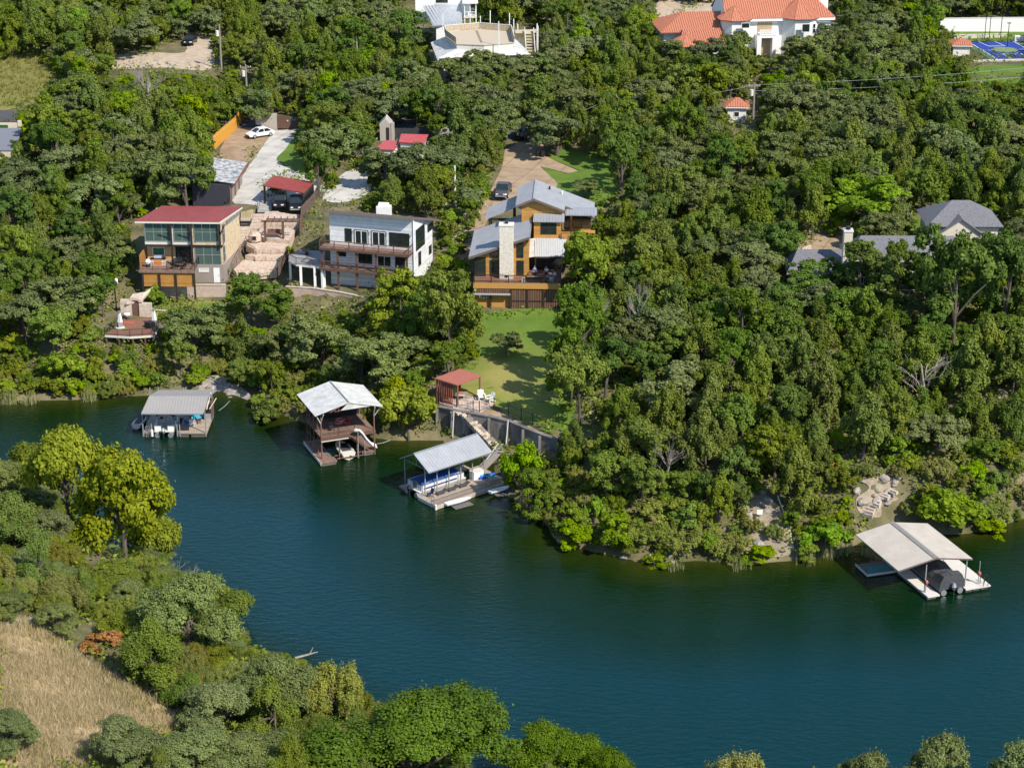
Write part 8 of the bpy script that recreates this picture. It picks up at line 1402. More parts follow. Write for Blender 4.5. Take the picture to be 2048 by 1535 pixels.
# --- trees one can single out in the photograph: kind, foot u, foot v, width, height (pixels), label
SOLO = [
    ('near_sycamore', 140, 1065, 175, 300, 'tall yellow green sycamore at the point, its crown leaning over the dark water'),
    ('near_sycamore', 250, 1125, 210, 300, 'broad yellow green sycamore hanging over the water below the taller one'),
    ('near_sycamore', 312, 1140, 125, 190, 'small yellow sycamore shoot lowest over the blue water'),
    ('near_green', 815, 1590, 330, 275, 'wide domed live oak standing by the near shore at the bottom of the view'),
    ('near_green', 1110, 1600, 185, 215, 'live oak with a leaning crown right of the wide domed one on the near shore'),
    ('near_green', 1215, 1630, 150, 190, 'lower live oak at the very bottom, right of the leaning crown'),
    ('near_olive', 1465, 1650, 130, 230, 'feathery tree top rising alone at the bottom edge over open water'), ('near_olive', 1660, 1665, 110, 190, 'feathery top at the bottom edge left of three rounded oaks'), ('near_olive', 1810, 1665, 90, 200, 'feathery top between the oaks at the bottom edge'), ('near_olive', 1960, 1670, 90, 200, 'low feathery top at the bottom edge near the right corner'),
    ('near_oak', 1740, 1660, 150, 225, 'oak top showing at the bottom edge, second from the right'),
    ('near_oak', 1880, 1660, 170, 245, 'oak top at the bottom edge near the right corner'),
    ('near_oak', 2035, 1665, 140, 250, 'oak top cut by the bottom right corner'),
    ('near_olive', 660, 1450, 140, 170, 'pale olive shoreline tree left of the wide domed live oak'),
    ('near_oak', 555, 1450, 160, 190, 'round yellowish oak beside the pale olive shoreline tree'),
    ('near_oak', 375, 1310, 190, 210, 'grey green oak spreading towards the blue water in mid shore'),
    ('near_shrub', 440, 1240, 110, 110, 'rounded grey green shrub overhanging the water above the spreading oak'),
    ('near_juniper', 300, 1370, 160, 160, 'dark green bushy juniper in the middle of the near thicket'),
    ('near_juniper', 60, 1010, 170, 150, 'lime green juniper at the left edge above the sycamores'),
    ('near_juniper', 30, 1110, 160, 150, 'juniper with bare grey underside at the left edge'),
    ('near_oak', 250, 1535, 170, 150, 'gnarled open oak on the dry grass at the bottom left'),
    ('near_oak', 380, 1560, 190, 140, 'silvery oak at the bottom edge beside the gnarled one'),
    ('near_oak', 500, 1560, 190, 150, 'silvery oak third along the bottom edge from the gnarled one'),
    ('near_oak', 20, 1500, 120, 110, 'small grey oak in the bottom left corner of the dry slope'),
    ('near_shrub', 640, 1560, 150, 120, 'dark shrub under the wide domed live oak'),
    ('rusty', 185, 1305, 55, 50, 'rust brown withered bush at the edge of the dry grass'),
    ('rusty', 222, 1290, 50, 50, 'orange tinged bush right beside the rust brown one'),
    ('near_shrub', 235, 1280, 100, 80, 'yellow green bush behind the rusty pair'),
    ('sycamore', 818, 880, 115, 150, 'large leaved yellow green sycamore between the white roofed boathouse and the lake wall'),
    ('sycamore', 790, 830, 70, 100, 'upper sycamore against the dark oaks by the white roofed boathouse'),
    ('brightelm', 1040, 1005, 95, 145, 'bright feathery tree at the foot of the stone lake stairs'),
    ('elm', 1060, 1035, 90, 120, 'darker tree just behind the bright feathery one by the lake stairs'),
    ('oak', 1013, 714, 62, 62, 'small round olive tree standing alone on the lower lawn'),
    ('oak', 1170, 398, 58, 50, 'small grey green tree behind the ochre house roof'),
    ('elm', 640, 398, 78, 128, 'slender tree standing in the fence line beside the red carport'),
    ('oak', 508, 252, 90, 95, 'rounded oak rising just behind the white sedan'),
    ('juniper', 712, 300, 92, 92, 'dense round juniper beside the small driveway lawn'),
    ('juniper', 632, 280, 75, 72, 'juniper at the top of the concrete driveway'),
    ('oak', 775, 385, 120, 110, 'left oak of the clump behind the white house'),
    ('oak', 850, 385, 140, 118, 'middle oak of the clump behind the white house'),
    ('oak', 915, 365, 110, 105, 'right oak of the clump behind the white house'),
    ('oak', 390, 716, 132, 125, 'broad olive oak below the block wall of the red roofed house'),
    ('elm', 500, 650, 120, 118, 'dark feathery tree beside the corner of the red roofed house'),
    ('elm', 560, 660, 90, 95, 'light feathery tree below the stone terraces'),
    ('oak', 640, 745, 130, 145, 'oak below the retaining wall of the white house'),
    ('oak', 725, 770, 110, 130, 'oak between the white house and the white roofed boathouse'),
    ('ash', 800, 700, 135, 180, 'bright dense tree hiding the right foot of the white house'),
    ('ash', 905, 735, 135, 225, 'bright dense tree left of the ochre house'),
    ('elm', 830, 730, 100, 150, 'shaded tree between the two bright dense ones'),
    ('elm', 900, 765, 100, 110, 'shaded low tree above the red shelter'),
    ('ash', 1175, 625, 130, 190, 'bright tree covering the right end of the ochre house'),
    ('ash', 1250, 585, 120, 140, 'bright tree second to the right of the ochre house'),
    ('elm', 1210, 800, 130, 160, 'shady tree on the right rim of the lower lawn'),
    ('brightelm', 1735, 460, 170, 130, 'yellow green spreading tree on the lawn behind the grey shingled roofs'),
    ('elm', 1730, 640, 150, 165, 'oak like elm standing before the grey shingled house'),
    ('elm', 1905, 700, 185, 290, 'great dark elm rising before the garage wing of the grey house'),
    ('elm', 1790, 610, 90, 140, 'slender elm over the grey main roof'),
    ('elm', 2000, 680, 140, 240, 'tall dark elm near the right edge beyond the grey house'),
    ('elm', 800, 125, 110, 118, 'large dark blue green tree left of the white roof deck house'),
    ('oak', 940, 180, 120, 95, 'grey green oak in front of the white roof deck house'),
    ('oak', 1020, 180, 110, 90, 'grey green oak before the right half of the white roof deck house'),
    ('bright', 1150, 1095, 85, 85, 'yellow tipped bush at the bend of the right shore'),
    ('bright', 1215, 1100, 95, 100, 'vivid green bush at the bend of the right shore'),
    ('bright', 1188, 1050, 45, 80, 'upright yellow spray above the vivid green bush'),
    ('bright', 1310, 1132, 62, 40, 'low bright bush growing out of the shallows'),
    ('bright', 1645, 1105, 105, 95, 'round green bush left of the beige roofed boat dock'),
    ('bright', 1895, 1060, 135, 130, 'big fresh green bush behind the beige roofed boat dock'),
    ('bright', 1985, 1065, 70, 55, 'yellowish bush over the water right of the beige roofed boat dock'),
    ('bright', 1520, 1118, 62, 48, 'low mounded bush on the eroded right bank'),
    ('bright', 1415, 1105, 45, 60, 'yellow leafed bush on the right bank waterline'),
    ('bright', 310, 612, 52, 58, 'yellow green bush beside the stone archway'),
    ('bright', 583, 530, 36, 50, 'bright conical evergreen beside the stone terraces'),
    ('bright', 130, 780, 95, 110, 'fresh green bush on the left shore'),
    ('bright', 960, 405, 34, 44, 'bright bush by the parked grey pickup'),
    ('shrub', 545, 835, 75, 70, 'pale willow like bush trailing in the water left of the white roofed boathouse'),
    ('juniper', 1240, 965, 90, 130, 'golden juniper above the bright bushes of the right shore'),
    ('juniper', 1410, 960, 110, 175, 'tall juniper in the middle of the right bank'),
    ('juniper', 1330, 900, 105, 150, 'juniper right of the stone lake stairs thicket'),
    ('oak', 1395, 118, 85, 55, 'oak before the lower terracotta wing'), ('oak', 1468, 130, 85, 80, 'oak before the left turret of the terracotta mansion'), ('oak', 1600, 128, 80, 75, 'oak before the middle of the terracotta mansion'), ('oak', 1655, 112, 85, 75, 'oak before the right turret of the terracotta mansion'), ('oak', 1540, 150, 70, 50, 'low oak below the arch of the terracotta mansion'),
    ('oak', 900, 175, 90, 75, 'oak at the left front corner of the roof deck house'), ('oak', 980, 170, 110, 80, 'oak hiding the middle of the roof deck house'), ('oak', 1065, 170, 80, 75, 'oak by the stairs of the roof deck house'),
    ('elm', 1690, 610, 110, 120, 'elm before the left end of the grey main roof'), ('elm', 1850, 620, 110, 120, 'elm before the right end of the grey main roof'),
    ('elm', 1172, 700, 105, 140, 'shady tree on the upper right rim of the lower lawn'), ('elm', 1165, 765, 120, 215, 'shady tree on the middle right rim of the lower lawn'), ('ash', 1160, 855, 115, 190, 'full leafed tree at the lower right corner of the lawn'),
    ('olive', 1545, 1075, 50, 40, 'olive brush in the middle of the eroded bank'), ('olive', 1500, 1070, 55, 55, 'olive brush on the left edge of the eroded bank'), ('shrub', 1580, 1060, 45, 50, 'low shrub by the pale pipe on the right bank'),
    ('oak', 1360, 145, 95, 85, 'oak before the far left end of the terracotta wing'), ('oak', 1415, 155, 85, 90, 'oak between the terracotta wing and the left turret'), ('oak', 1625, 150, 95, 95, 'tall oak below the right turret of the terracotta mansion'), ('oak', 1840, 85, 70, 50, 'oak half hiding the shaded pavilion'),
    ('near_shrub', 120, 1115, 120, 70, 'grey green shrub at the foot of the tall sycamore'), ('near_olive', 285, 1160, 100, 70, 'pale brush at the foot of the broad sycamore'), ('near_shrub', 215, 1165, 130, 60, 'low shrub below the fan palms'),
    ('elm', 1142, 805, 100, 160, 'tall dark tree shading the lower end of the lawn'), ('oak', 1112, 312, 120, 115, 'twin trunked oak between the tan driveway and the upper lawn'), ('oak', 1003, 300, 85, 100, 'oak at the top left of the tan driveway'),
    ('elm', 1245, 395, 110, 160, 'dark elm at the lower right corner of the upper lawn'), ('elm', 1240, 335, 100, 140, 'dark elm at the upper right corner of the upper lawn'), ('elm', 1965, 545, 90, 100, 'leafy elm before the wall of the garage wing'),
    ('elm', 412, 412, 60, 110, 'feathery tree before the dark walled garage'), ('oak', 375, 425, 110, 130, 'oak left of the dark walled garage'),
    ('elm', 1600, 620, 130, 110, 'leafy elm hiding the low wing of the grey shingled house'), ('oak', 1650, 650, 120, 110, 'oak just below the low wing of the grey shingled house'),
    ('olive', 1295, 1090, 100, 80, 'feathery olive brush along the right waterline'),
    ('olive', 1370, 1105, 90, 75, 'pale olive brush right of the feathery one'),
    ('olive', 1470, 1105, 80, 60, 'grey olive brush by the shallow water'),
]
for key, u, vb, wp, hp, lab in SOLO: plant_px(key, u, vb, wp, hp, lab)
# --- bare and dead trees
for u, vb, wp, hp, lab in [(1185, 705, 75, 150, 'bleached bare tree at the left rim of the right hand woods'), (1275, 700, 90, 175, 'forked grey dead tree among the green crowns right of the lawn'),
                           (1845, 815, 130, 165, 'twiggy leafless grey tree above the beige roofed dock'), (300, 235, 105, 135, 'silvery bare tree left of the orange fence'), (262, 232, 50, 55, 'smaller bare tree beside the silvery one'),
                           (350, 1165, 60, 70, 'thin bare shrub at the water edge below the sycamores'), (385, 1160, 40, 60, 'bare twig leaning over the near water'), (1335, 975, 85, 130, 'grey tangle of dead branches above the right bank'),
                           (885, 385, 50, 70, 'drooping bare tree at the end of the clump behind the white house'), (510, 1405, 75, 120, 'bleached dead brush in the near thicket'), (1105, 800, 1, 1, None), (1040, 960, 1, 1, None)]:
    if lab:
        p = G(u, vb); s = scale_at(*p); r = link('dead_tree', BARE[RT.randrange(3)]); r.location = (p.x, p.y, p.z - 0.05); r.rotation_euler.z = RT.uniform(0, 6); r.scale = (wp / s, wp / s, hp / s); tag(r, lab, 'dead tree')
# --- dwarf fan palms on the near bank
def palm(u, vb, size, label):
    rng = np.random.default_rng(int(u)); p = G(u, vb); r = bpy.data.objects.new('fan_palm', None); COL.objects.link(r); r.location = p; tag(r, label, 'palm')
    MB().tube([(0, 0, -0.2), (0.05, 0, size * 0.35)], [0.16, 0.12], 7).build('trunk', M_BARK, r)
    me = None
    for k in range(16):
        mb = MB(); a = 6.283 * k / 16 + rng.uniform(-.2, .2); el = rng.uniform(0.0, 1.25); d = Vector((math.cos(a) * math.cos(el), math.sin(a) * math.cos(el), math.sin(el)))
        b = Vector((0.05, 0, size * 0.35)); e = b + d * size * 0.5; mb.beam(b, e, 0.03)
        s = d.cross(Vector((0, 0, 1))); s = s.normalized() if s.length > 0.1 else Vector((1, 0, 0)); n = s.cross(d)
        for j in range(13):
            t = (j - 6) / 6 * 1.5; q = (d * math.cos(t) + s * math.sin(t)).normalized(); w_ = q.cross(n).normalized() * 0.035; tip = e + q * size * 0.36 + Vector((0, 0, -0.1 * size * abs(math.sin(t))))
            mb.add([e - w_ * 0.4, e + q * size * 0.18 - w_, tip, e + q * size * 0.18 + w_], [(0, 1, 2, 3)])
        mb.build('frond', M_LEAF['palm'], r)
palm(175, 1075, 2.3, 'pale fan palm under the tall sycamore, the left one'); palm(222, 1082, 2.5, 'pale fan palm under the broad sycamore, the right one'); palm(232, 1120, 1.6, 'dry fan palm lowest on the near bank')
palm(1622, 120, 3.4, 'fan palm in front of the terracotta mansion, right of the arch'); palm(1585, 128, 2.6, 'smaller fan palm beside the arch of the terracotta mansion')

# --- woods: scattered one by one where the photograph shows trees, kept off the views that stay open
CLEAR = [[(268, 445), (345, 408), (487, 410), (482, 465), (478, 530), (455, 545), (448, 600), (325, 600), (322, 575), (280, 572), (272, 500)], [(478, 420), (640, 350), (640, 390), (610, 450), (590, 540), (560, 560), (490, 540)],
         [(598, 255), (545, 262), (500, 330), (462, 395), (470, 415), (535, 408), (525, 370), (560, 345), (630, 362), (640, 345), (590, 300)], [(425, 300), (500, 240), (560, 225), (600, 240), (560, 290), (495, 300), (490, 330), (430, 310)], [(430, 330), (495, 295), (490, 350), (460, 400), (435, 400)],
         [(648, 418), (870, 432), (872, 490), (845, 530), (760, 520), (735, 590), (590, 585), (575, 520), (645, 500)], [(650, 405), (690, 345), (730, 345), (725, 380), (700, 410)], [(930, 500), (985, 385), (985, 350), (1015, 285), (1085, 285), (1160, 345), (1195, 405), (1175, 440), (1140, 520), (1125, 625), (955, 628), (950, 520)],
         [(1080, 330), (1130, 300), (1225, 325), (1230, 370), (1190, 395)], [(965, 640), (1130, 628), (1130, 760), (1110, 850), (1000, 830), (945, 780), (960, 700)], [(870, 740), (965, 745), (990, 800), (1100, 870), (1080, 900), (1000, 890), (880, 850)],
         [(215, 640), (250, 595), (310, 600), (318, 672), (212, 674)], [(450, 605), (590, 590), (730, 590), (720, 605), (600, 605)], [(1575, 560), (1690, 465), (1690, 500), (1870, 480), (1860, 520), (1700, 530), (1600, 570)], [(1832, 422), (1900, 405), (2003, 440), (2000, 470), (1860, 480), (1840, 470)],
         [(1560, 535), (1660, 470), (1690, 480), (1690, 500), (1600, 530)], [(1325, 45), (1440, 0), (1650, 0), (1678, 38), (1640, 60), (1600, 66), (1548, 105), (1530, 105), (1500, 62), (1440, 62), (1430, 85), (1340, 80)], [(860, 90), (885, 45), (1075, 60), (1070, 105), (960, 105), (875, 130)], [(800, 0), (950, 0), (945, 40), (850, 50)],
         [(1915, 90), (2060, 82), (2060, 110), (1960, 105)], [(1900, 40), (2060, 35), (2060, 80), (1920, 72)], [(232, 110), (300, 115), (330, 95), (375, 70), (420, 80), (420, 135), (235, 135)], [(-20, 130), (60, 110), (110, 150), (60, 200), (-20, 210)], [(-20, 212), (30, 215), (30, 250), (-20, 250)], [(478, 252), (560, 248), (560, 285), (480, 290)], [(426, 300), (440, 268), (484, 240), (490, 262), (440, 300)],
         [(1452, 195), (1502, 205), (1500, 245), (1468, 245)], [(760, 250), (850, 262), (850, 290), (755, 295)], [(1905, 85), (1940, 95), (1935, 105), (1900, 100)],
         [(1715, 960), (1800, 955), (1800, 1000), (1750, 1040), (1712, 1040)], [(1500, 1000), (1560, 1000), (1575, 1110), (1500, 1110)], [(400, 770), (440, 755), (490, 790), (440, 800)], [(1310, 20), (1330, 0), (1400, 0), (1330, 35)],
         [(0, 1238), (60, 1245), (150, 1300), (240, 1360), (330, 1405), (390, 1450), (300, 1470), (150, 1535), (0, 1535)], [(440, 45), (446, 60), (446, 135), (440, 135)], [(490, 130), (500, 130), (500, 160), (488, 160)], [(1504, 168), (1516, 168), (1512, 235), (1504, 235)],
         [(1960, 130), (2060, 120), (2060, 150), (1960, 150)], [(1020, 250), (1060, 250), (1060, 275), (1020, 275)],
         [(165, 1012), (250, 1012), (252, 1105), (168, 1100)], [(150, 1245), (255, 1245), (250, 1310), (150, 1310)],
         # open water
         [(-30, 812), (270, 806), (440, 800), (520, 838), (610, 880), (650, 915), (760, 900), (860, 905), (1000, 990), (1100, 1050), (1115, 1085), (1250, 1130), (1400, 1140), (1600, 1125), (1720, 1110), (1720, 1060), (1850, 1045), (1960, 1090), (2060, 1060), (2060, 1460), (1900, 1480), (1720, 1500), (1420, 1500), (1290, 1500), (1180, 1420), (1020, 1420), (960, 1500), (990, 1440), (900, 1350), (720, 1355), (620, 1290), (510, 1280), (480, 1200), (390, 1150), (350, 1060), (330, 980), (260, 890), (180, 880), (120, 830), (70, 880), (-30, 860)]]
CLEAR = [np.array(c, float) for c in CLEAR]
def blocked(u, v, wpx, hpx, lim=1, polys=None):
    t = np.linspace(0, 6.283, 14, endpoint=False); us = np.concatenate([u + 0.47 * wpx * np.cos(t), [u]]); vs = np.concatenate([v - hpx * 0.52 + 0.5 * hpx * np.sin(t), [v - hpx * 0.5]])
    hit = 0
    for c in polys or CLEAR:
        if us.max() < c[:, 0].min() or us.min() > c[:, 0].max() or vs.max() < c[:, 1].min() or vs.min() > c[:, 1].max(): continue
        hit += int(inpoly(us, vs, c).sum()) + int((((c[:, 0] - u) / (0.5 * wpx)) ** 2 + ((c[:, 1] - v + 0.52 * hpx) / (0.52 * hpx)) ** 2 < 0.9).sum())
        if hit > lim: return True
    return False
rs = random.Random(5); placed = [(o.location.x, o.location.y, wd_ * 0.5) for o, _, _, _, _, wd_ in TREES]; cell = {}
def near(x, y, r):
    for i in range(int((x - 8) // 8), int((x + 8) // 8) + 1):
        for j in range(int((y - 8) // 8), int((y + 8) // 8) + 1):
            for (a, b, q) in cell.get((i, j), ()):
                if (a - x) ** 2 + (b - y) ** 2 < (0.52 * (r + q)) ** 2: return True
    return False
def put(x, y, r): cell.setdefault((int(x // 8), int(y // 8)), []).append((x, y, r))
for q in placed: put(*q)
cand = []
for _ in range(26000):
    y = rs.uniform(104, 470); half = y * 0.285 + 8; cand.append((rs.uniform(-half, half + 8), y))
CX, CY = np.array([c[0] for c in cand]), np.array([c[1] for c in cand]); CB, CD, CW = base_h(CX, CY); CZ = h(CX, CY); CFAR = dline(CX, CY, FAR) < dline(CX, CY, NEAR)
order = sorted(range(len(cand)), key=lambda i: (int(CY[i] / 40), rs.random())); far_rest = []
cnt = {}
WH = {'shrub': 2.6, 'bright': 2.8, 'olive': 2.3, 'elm': 6.4, 'ash': 6.2, 'juniper': 6.2, 'oak': 6.2, 'brightelm': 6.0, 'near_shrub': 2.6, 'near_oak': 4.6, 'near_juniper': 4.4, 'near_olive': 3.2}
WA = {'oak': 1.15, 'near_oak': 1.2, 'elm': 0.92, 'ash': 1.0, 'juniper': 0.9, 'near_juniper': 0.95, 'shrub': 1.2, 'near_shrub': 1.25, 'bright': 1.15, 'olive': 1.3, 'near_olive': 1.3, 'brightelm': 0.95}
def pick(g, *kw):
    for k, q in kw:
        g -= q
        if g < 0: return k
    return kw[-1][0]
CAP = {'shrub': 296, 'brush': 296}
# bushes leaning over the far waterline
LAND = CLEAR[:-1] + [np.array(c, float) for c in ([(275, 780), (440, 775), (440, 880), (275, 880)], [(585, 765), (770, 765), (770, 920), (600, 920)], [(780, 865), (1020, 865), (1020, 1030), (780, 1030)], [(1715, 1045), (1965, 1045), (1965, 1180), (1715, 1180)], [(440, 770), (500, 790), (490, 810), (430, 800)])]
for (ax, ay), (bx, by) in zip(FAR[2:-3], FAR[3:-2]):
    n_ = max(1, int(math.hypot(bx - ax, by - ay) / 1.15))
    for k in range(n_):
        f = (k + rs.random()) / n_; x, y = ax + (bx - ax) * f + rs.uniform(-.3, .3), ay + (by - ay) * f + rs.uniform(-.2, 1.6); z = max(hz(x, y), -.2); u, v = PX(x, y, z); sc = scale_at(x, y, z)
        left = u < 900; key = pick(rs.random(), ('shrub', .5 if left else .36), ('bright', .25 if left else .16), ('olive', .25 if left else .48)); hh = rs.uniform(1.3, 2.9) if left else rs.uniform(1.1, 2.3); wd = hh * rs.uniform(1.0, 1.4)
        if near(x, y, wd * .28) or blocked(u, v, wd * sc * .8, hh * sc * .8, 1, LAND): continue
        cnt[NAME[key][0]] = cnt.get(NAME[key][0], 0) + 1; put(x, y, wd * .4); plant(key, (x, y, z), wd, hh)
for i in order:
    x, y = cand[i]
    if CW[i] or CD[i] < 0.4: continue
    z = float(CZ[i]); u, v = PX(x, y, z)
    if not (-70 < u < 2150 and -20 < v < 1760): continue
    sc = scale_at(x, y, z); near_side = not CFAR[i]; nz = math.sin(x * 0.09 + 1.7 * math.sin(y * 0.05)) + math.sin(y * 0.11 - 0.06 * x)
    g = rs.random(); d = CD[i]
    if near_side: key = pick(g, ('near_shrub', .34), ('near_oak', .24), ('near_juniper', .22), ('near_olive', .2))
    elif d < 6: key = pick(g, ('shrub', .42), ('bright', .16), ('olive', .27), ('ash', .15))
    elif u > 1130 and v > 560: key = pick(g, ('juniper', .42 + .14 * nz), ('ash', .2), ('elm', .2), ('oak', .12), ('shrub', .2))
    elif v > 560: key = pick(g, ('elm', .26), ('ash', .2), ('oak', .2), ('juniper', .1), ('shrub', .24))
    elif y < 300: key = pick(g, ('oak', .32 - .1 * nz), ('juniper', .34 + .1 * nz), ('ash', .12), ('elm', .12), ('shrub', .1))
    else: key = pick(g, ('oak', .36 - .12 * nz), ('juniper', .34 + .1 * nz), ('ash', .14), ('elm', .1), ('brightelm', .06))
    ok = False; f0 = rs.uniform(0.8, 1.28) * (1.15 if y > 290 else 1.05)
    for f in (1.0, 0.74, 0.52, 0.36):
        if f < 0.55 and key in ('elm', 'oak', 'brightelm', 'ash', 'juniper') : key = 'bright' if rs.random() < .2 else 'shrub'; f0 = rs.uniform(1.6, 2.1)
        hh = WH[key] * f * f0; wd = hh * WA[key] * rs.uniform(0.88, 1.12)
        if near(x, y, wd * 0.5): continue
        if not blocked(u, v, wd * sc, hh * sc * 0.93 + 0.3 * wd * sc): ok = True; break
    if not ok: continue
    if cnt.get(NAME[key][0], 0) >= CAP.get(NAME[key][0], 272): far_rest.append((x, y, z - .15, key, wd, hh)); put(x, y, wd * 0.5); continue
    cnt[NAME[key][0]] = cnt.get(NAME[key][0], 0) + 1; put(x, y, wd * 0.5)
    plant(key, (x, y, z), wd, hh, parts=(sc * wd > 62))
# the woods beyond the nearest three hundred of each kind: one mass, its trees instanced on points
src = bpy.data.collections.new('far_tree_kinds'); FK = [(k, i) for k in ('oak', 'juniper', 'elm', 'ash', 'brightelm', 'shrub', 'bright', 'olive', 'near_oak') for i in range(2)]
for n_, (k, i) in enumerate(FK): src.objects.link(bpy.data.objects.new('far_crown_%02d' % n_, VAR[k][i][0]))
if far_rest:
    me = bpy.data.meshes.new('far_woods'); me.from_pydata([q[:3] for q in far_rest], [], [])
    for nm, ty, val in (('tree_scale', 'FLOAT_VECTOR', [v for q in far_rest for v in (q[4], q[4], q[5])]), ('tree_turn', 'FLOAT_VECTOR', [v for q in far_rest for v in (0, 0, rs.uniform(0, 6.28))])): at = me.attributes.new(nm, ty, 'POINT'); at.data.foreach_set('vector', val)
    at = me.attributes.new('tree_pick', 'INT', 'POINT'); at.data.foreach_set('value', [next(i for i, f in enumerate(FK) if f[0] == q[3] or f[0] == 'near_oak') + rs.randrange(2) for q in far_rest])
    fw_ = link('far_woods', me); tag(fw_, 'unbroken far woods filling the slopes behind and between the nearer trees', kind='stuff')
    ng = bpy.data.node_groups.new('far_woods', 'GeometryNodeTree'); ng.interface.new_socket('Geometry', in_out='INPUT', socket_type='NodeSocketGeometry'); ng.interface.new_socket('Geometry', in_out='OUTPUT', socket_type='NodeSocketGeometry')
    gi, go, ip, ci_ = [ng.nodes.new(k) for k in ('NodeGroupInput', 'NodeGroupOutput', 'GeometryNodeInstanceOnPoints', 'GeometryNodeCollectionInfo')]
    ci_.inputs['Collection'].default_value = src; ci_.inputs['Separate Children'].default_value = True; ci_.inputs['Reset Children'].default_value = True; ip.inputs['Pick Instance'].default_value = True
    def named(nm, ty): n = ng.nodes.new('GeometryNodeInputNamedAttribute'); n.data_type = ty; n.inputs['Name'].default_value = nm; return n.outputs[0]
    for a_, b_ in ((gi.outputs[0], ip.inputs['Points']), (ci_.outputs[0], ip.inputs['Instance']), (named('tree_pick', 'INT'), ip.inputs['Instance Index']), (named('tree_turn', 'FLOAT_VECTOR'), ip.inputs['Rotation']), (named('tree_scale', 'FLOAT_VECTOR'), ip.inputs['Scale']), (ip.outputs[0], go.inputs[0])): ng.links.new(a_, b_)
    fw_.modifiers.new('far_woods', 'NODES').node_group = ng
print('TREES', len(TREES), cnt, 'rest', len(far_rest))

# --- understorey: one loose mass of low leaves under the woods (nobody could count it)
rng = np.random.default_rng(3); n = 110000; y = 104 + (470 - 104) * rng.uniform(0, 1, n) ** 1.2; x = rng.uniform(-1, 1, n) * (y * 0.285 + 6)
b_, d_, w_ = base_h(x, y); z = h(x, y); dep = y * CT - (z - CAMH) * ST; u = 1024 + F * x / dep; v = 767.5 - F * (y * ST + (z - CAMH) * CT) / dep
ok = (~w_) & (d_ > 0.3)
for c in CLEAR: ok &= ~inpoly(u, v, c)
clump = np.sin(x * 0.55 + 2 * np.sin(y * 0.3)) + np.sin(y * 0.6 - 0.4 * x) + rng.normal(size=n) * 0.6; ok &= clump > -1.0
x, y, z = x[ok], y[ok], z[ok]; k = 4; P = np.repeat(np.stack([x, y, z], 1), k, 0); P[:, :2] += rng.normal(size=(len(P), 2)) * 0.35; P[:, 2] = h(P[:, 0], P[:, 1]) + rng.uniform(0.05, 1.0, len(P)) ** 1.2 * 1.1
me = cards('undergrowth', P, rng.normal(size=P.shape) + np.array([0, 0, 1.0]), 0.3, M_LEAF['shrub'], rng, 1.4)
tag(link('undergrowth', me), 'low leafy undergrowth covering the floor of the woods', kind='stuff')

# --- dry grass on the near slope, reeds in the shallows
def blades(name, pts, hmin, hmax, wid, m, per, label, lean=0.5, seed=1):
    rng = np.random.default_rng(seed); pts = np.repeat(np.asarray(pts), per, 0); n = len(pts); P = pts + np.concatenate([rng.normal(size=(n, 2)) * 0.16, np.zeros((n, 1))], 1)
    hh_ = rng.uniform(hmin, hmax, n)[:, None]; t = np.concatenate([rng.normal(size=(n, 2)) * lean, np.ones((n, 1))], 1) * hh_; s = np.concatenate([rng.normal(size=(n, 2)), np.zeros((n, 1))], 1); s = s / np.linalg.norm(s, axis=1, keepdims=True) * wid
    V = np.stack([P - s, P + s, P + t * 0.6 + s * 0.6, P + t], 1).reshape(-1, 3).astype(np.float32)
    me = bpy.data.meshes.new(name); me.vertices.add(4 * n); me.vertices.foreach_set('co', V.ravel()); me.loops.add(4 * n); me.loops.foreach_set('vertex_index', np.arange(4 * n, dtype=np.int32))
    me.polygons.add(n); me.polygons.foreach_set('loop_start', np.arange(0, 4 * n, 4, dtype=np.int32)); at = me.attributes.new('rnd', 'FLOAT', 'FACE'); at.data.foreach_set('value', np.repeat(rng.uniform(0, 1, n // per), per).astype(np.float32))
    me.materials.append(m); me.update(calc_edges=True); return tag(link(name, me), label, kind='stuff')
M_STRAW = leafmat('straw', (0.34, 0.27, 0.14), (0.6, 0.49, 0.29), 0.25, 0.02, 0.005, (0.68, 0.58, 0.4)); M_REED = leafmat('reeds', (0.2, 0.22, 0.08), (0.42, 0.42, 0.2), 0.25, 0.02, 0.005)
hill = [(-60, 1230), (40, 1242), (110, 1282), (180, 1335), (250, 1380), (340, 1425), (420, 1475), (380, 1520), (260, 1600), (-60, 1600)]
hp_ = np.array([tuple(G(*p))[:2] for p in hill]); n = 26000; x = rng.uniform(hp_[:, 0].min(), hp_[:, 0].max(), n); y = rng.uniform(hp_[:, 1].min(), hp_[:, 1].max(), n); ok = inpoly(x, y, hp_) & (np.sin(x * 0.7 + 1.5 * np.sin(y * 0.4)) + np.sin(y * 0.9) + rng.normal(size=n) * 0.8 > -0.9)
x, y = x[ok] + rng.normal(size=int(ok.sum())) * .8, y[ok] + rng.normal(size=int(ok.sum())) * .8; gq = (np.sin(x * .5 + y * .3) + np.sin(y * .7 - x * .2) > 1.25) | (dline(x, y, np.vstack([hp_, hp_[:1]])) < 1.6); xg, yg = x[gq][::3], y[gq][::3]; blades('green_tufts', np.stack([xg, yg, h(xg, yg)], 1), 0.25, 0.6, 0.03, MATS['meadow_blades'] if 'meadow_blades' in MATS else leafmat('meadow_blades', (0.12, 0.13, 0.02), (0.3, 0.27, 0.08), 0.25, 0.02, 0.005), 7, 'greener weeds mixed into the dry slope grass', .4, 9); blades('dry_grass', np.stack([x, y, h(x, y)], 1), 0.25, 0.75, 0.02, M_STRAW, 7, 'tall dry straw coloured grass on the near slope', 0.45)
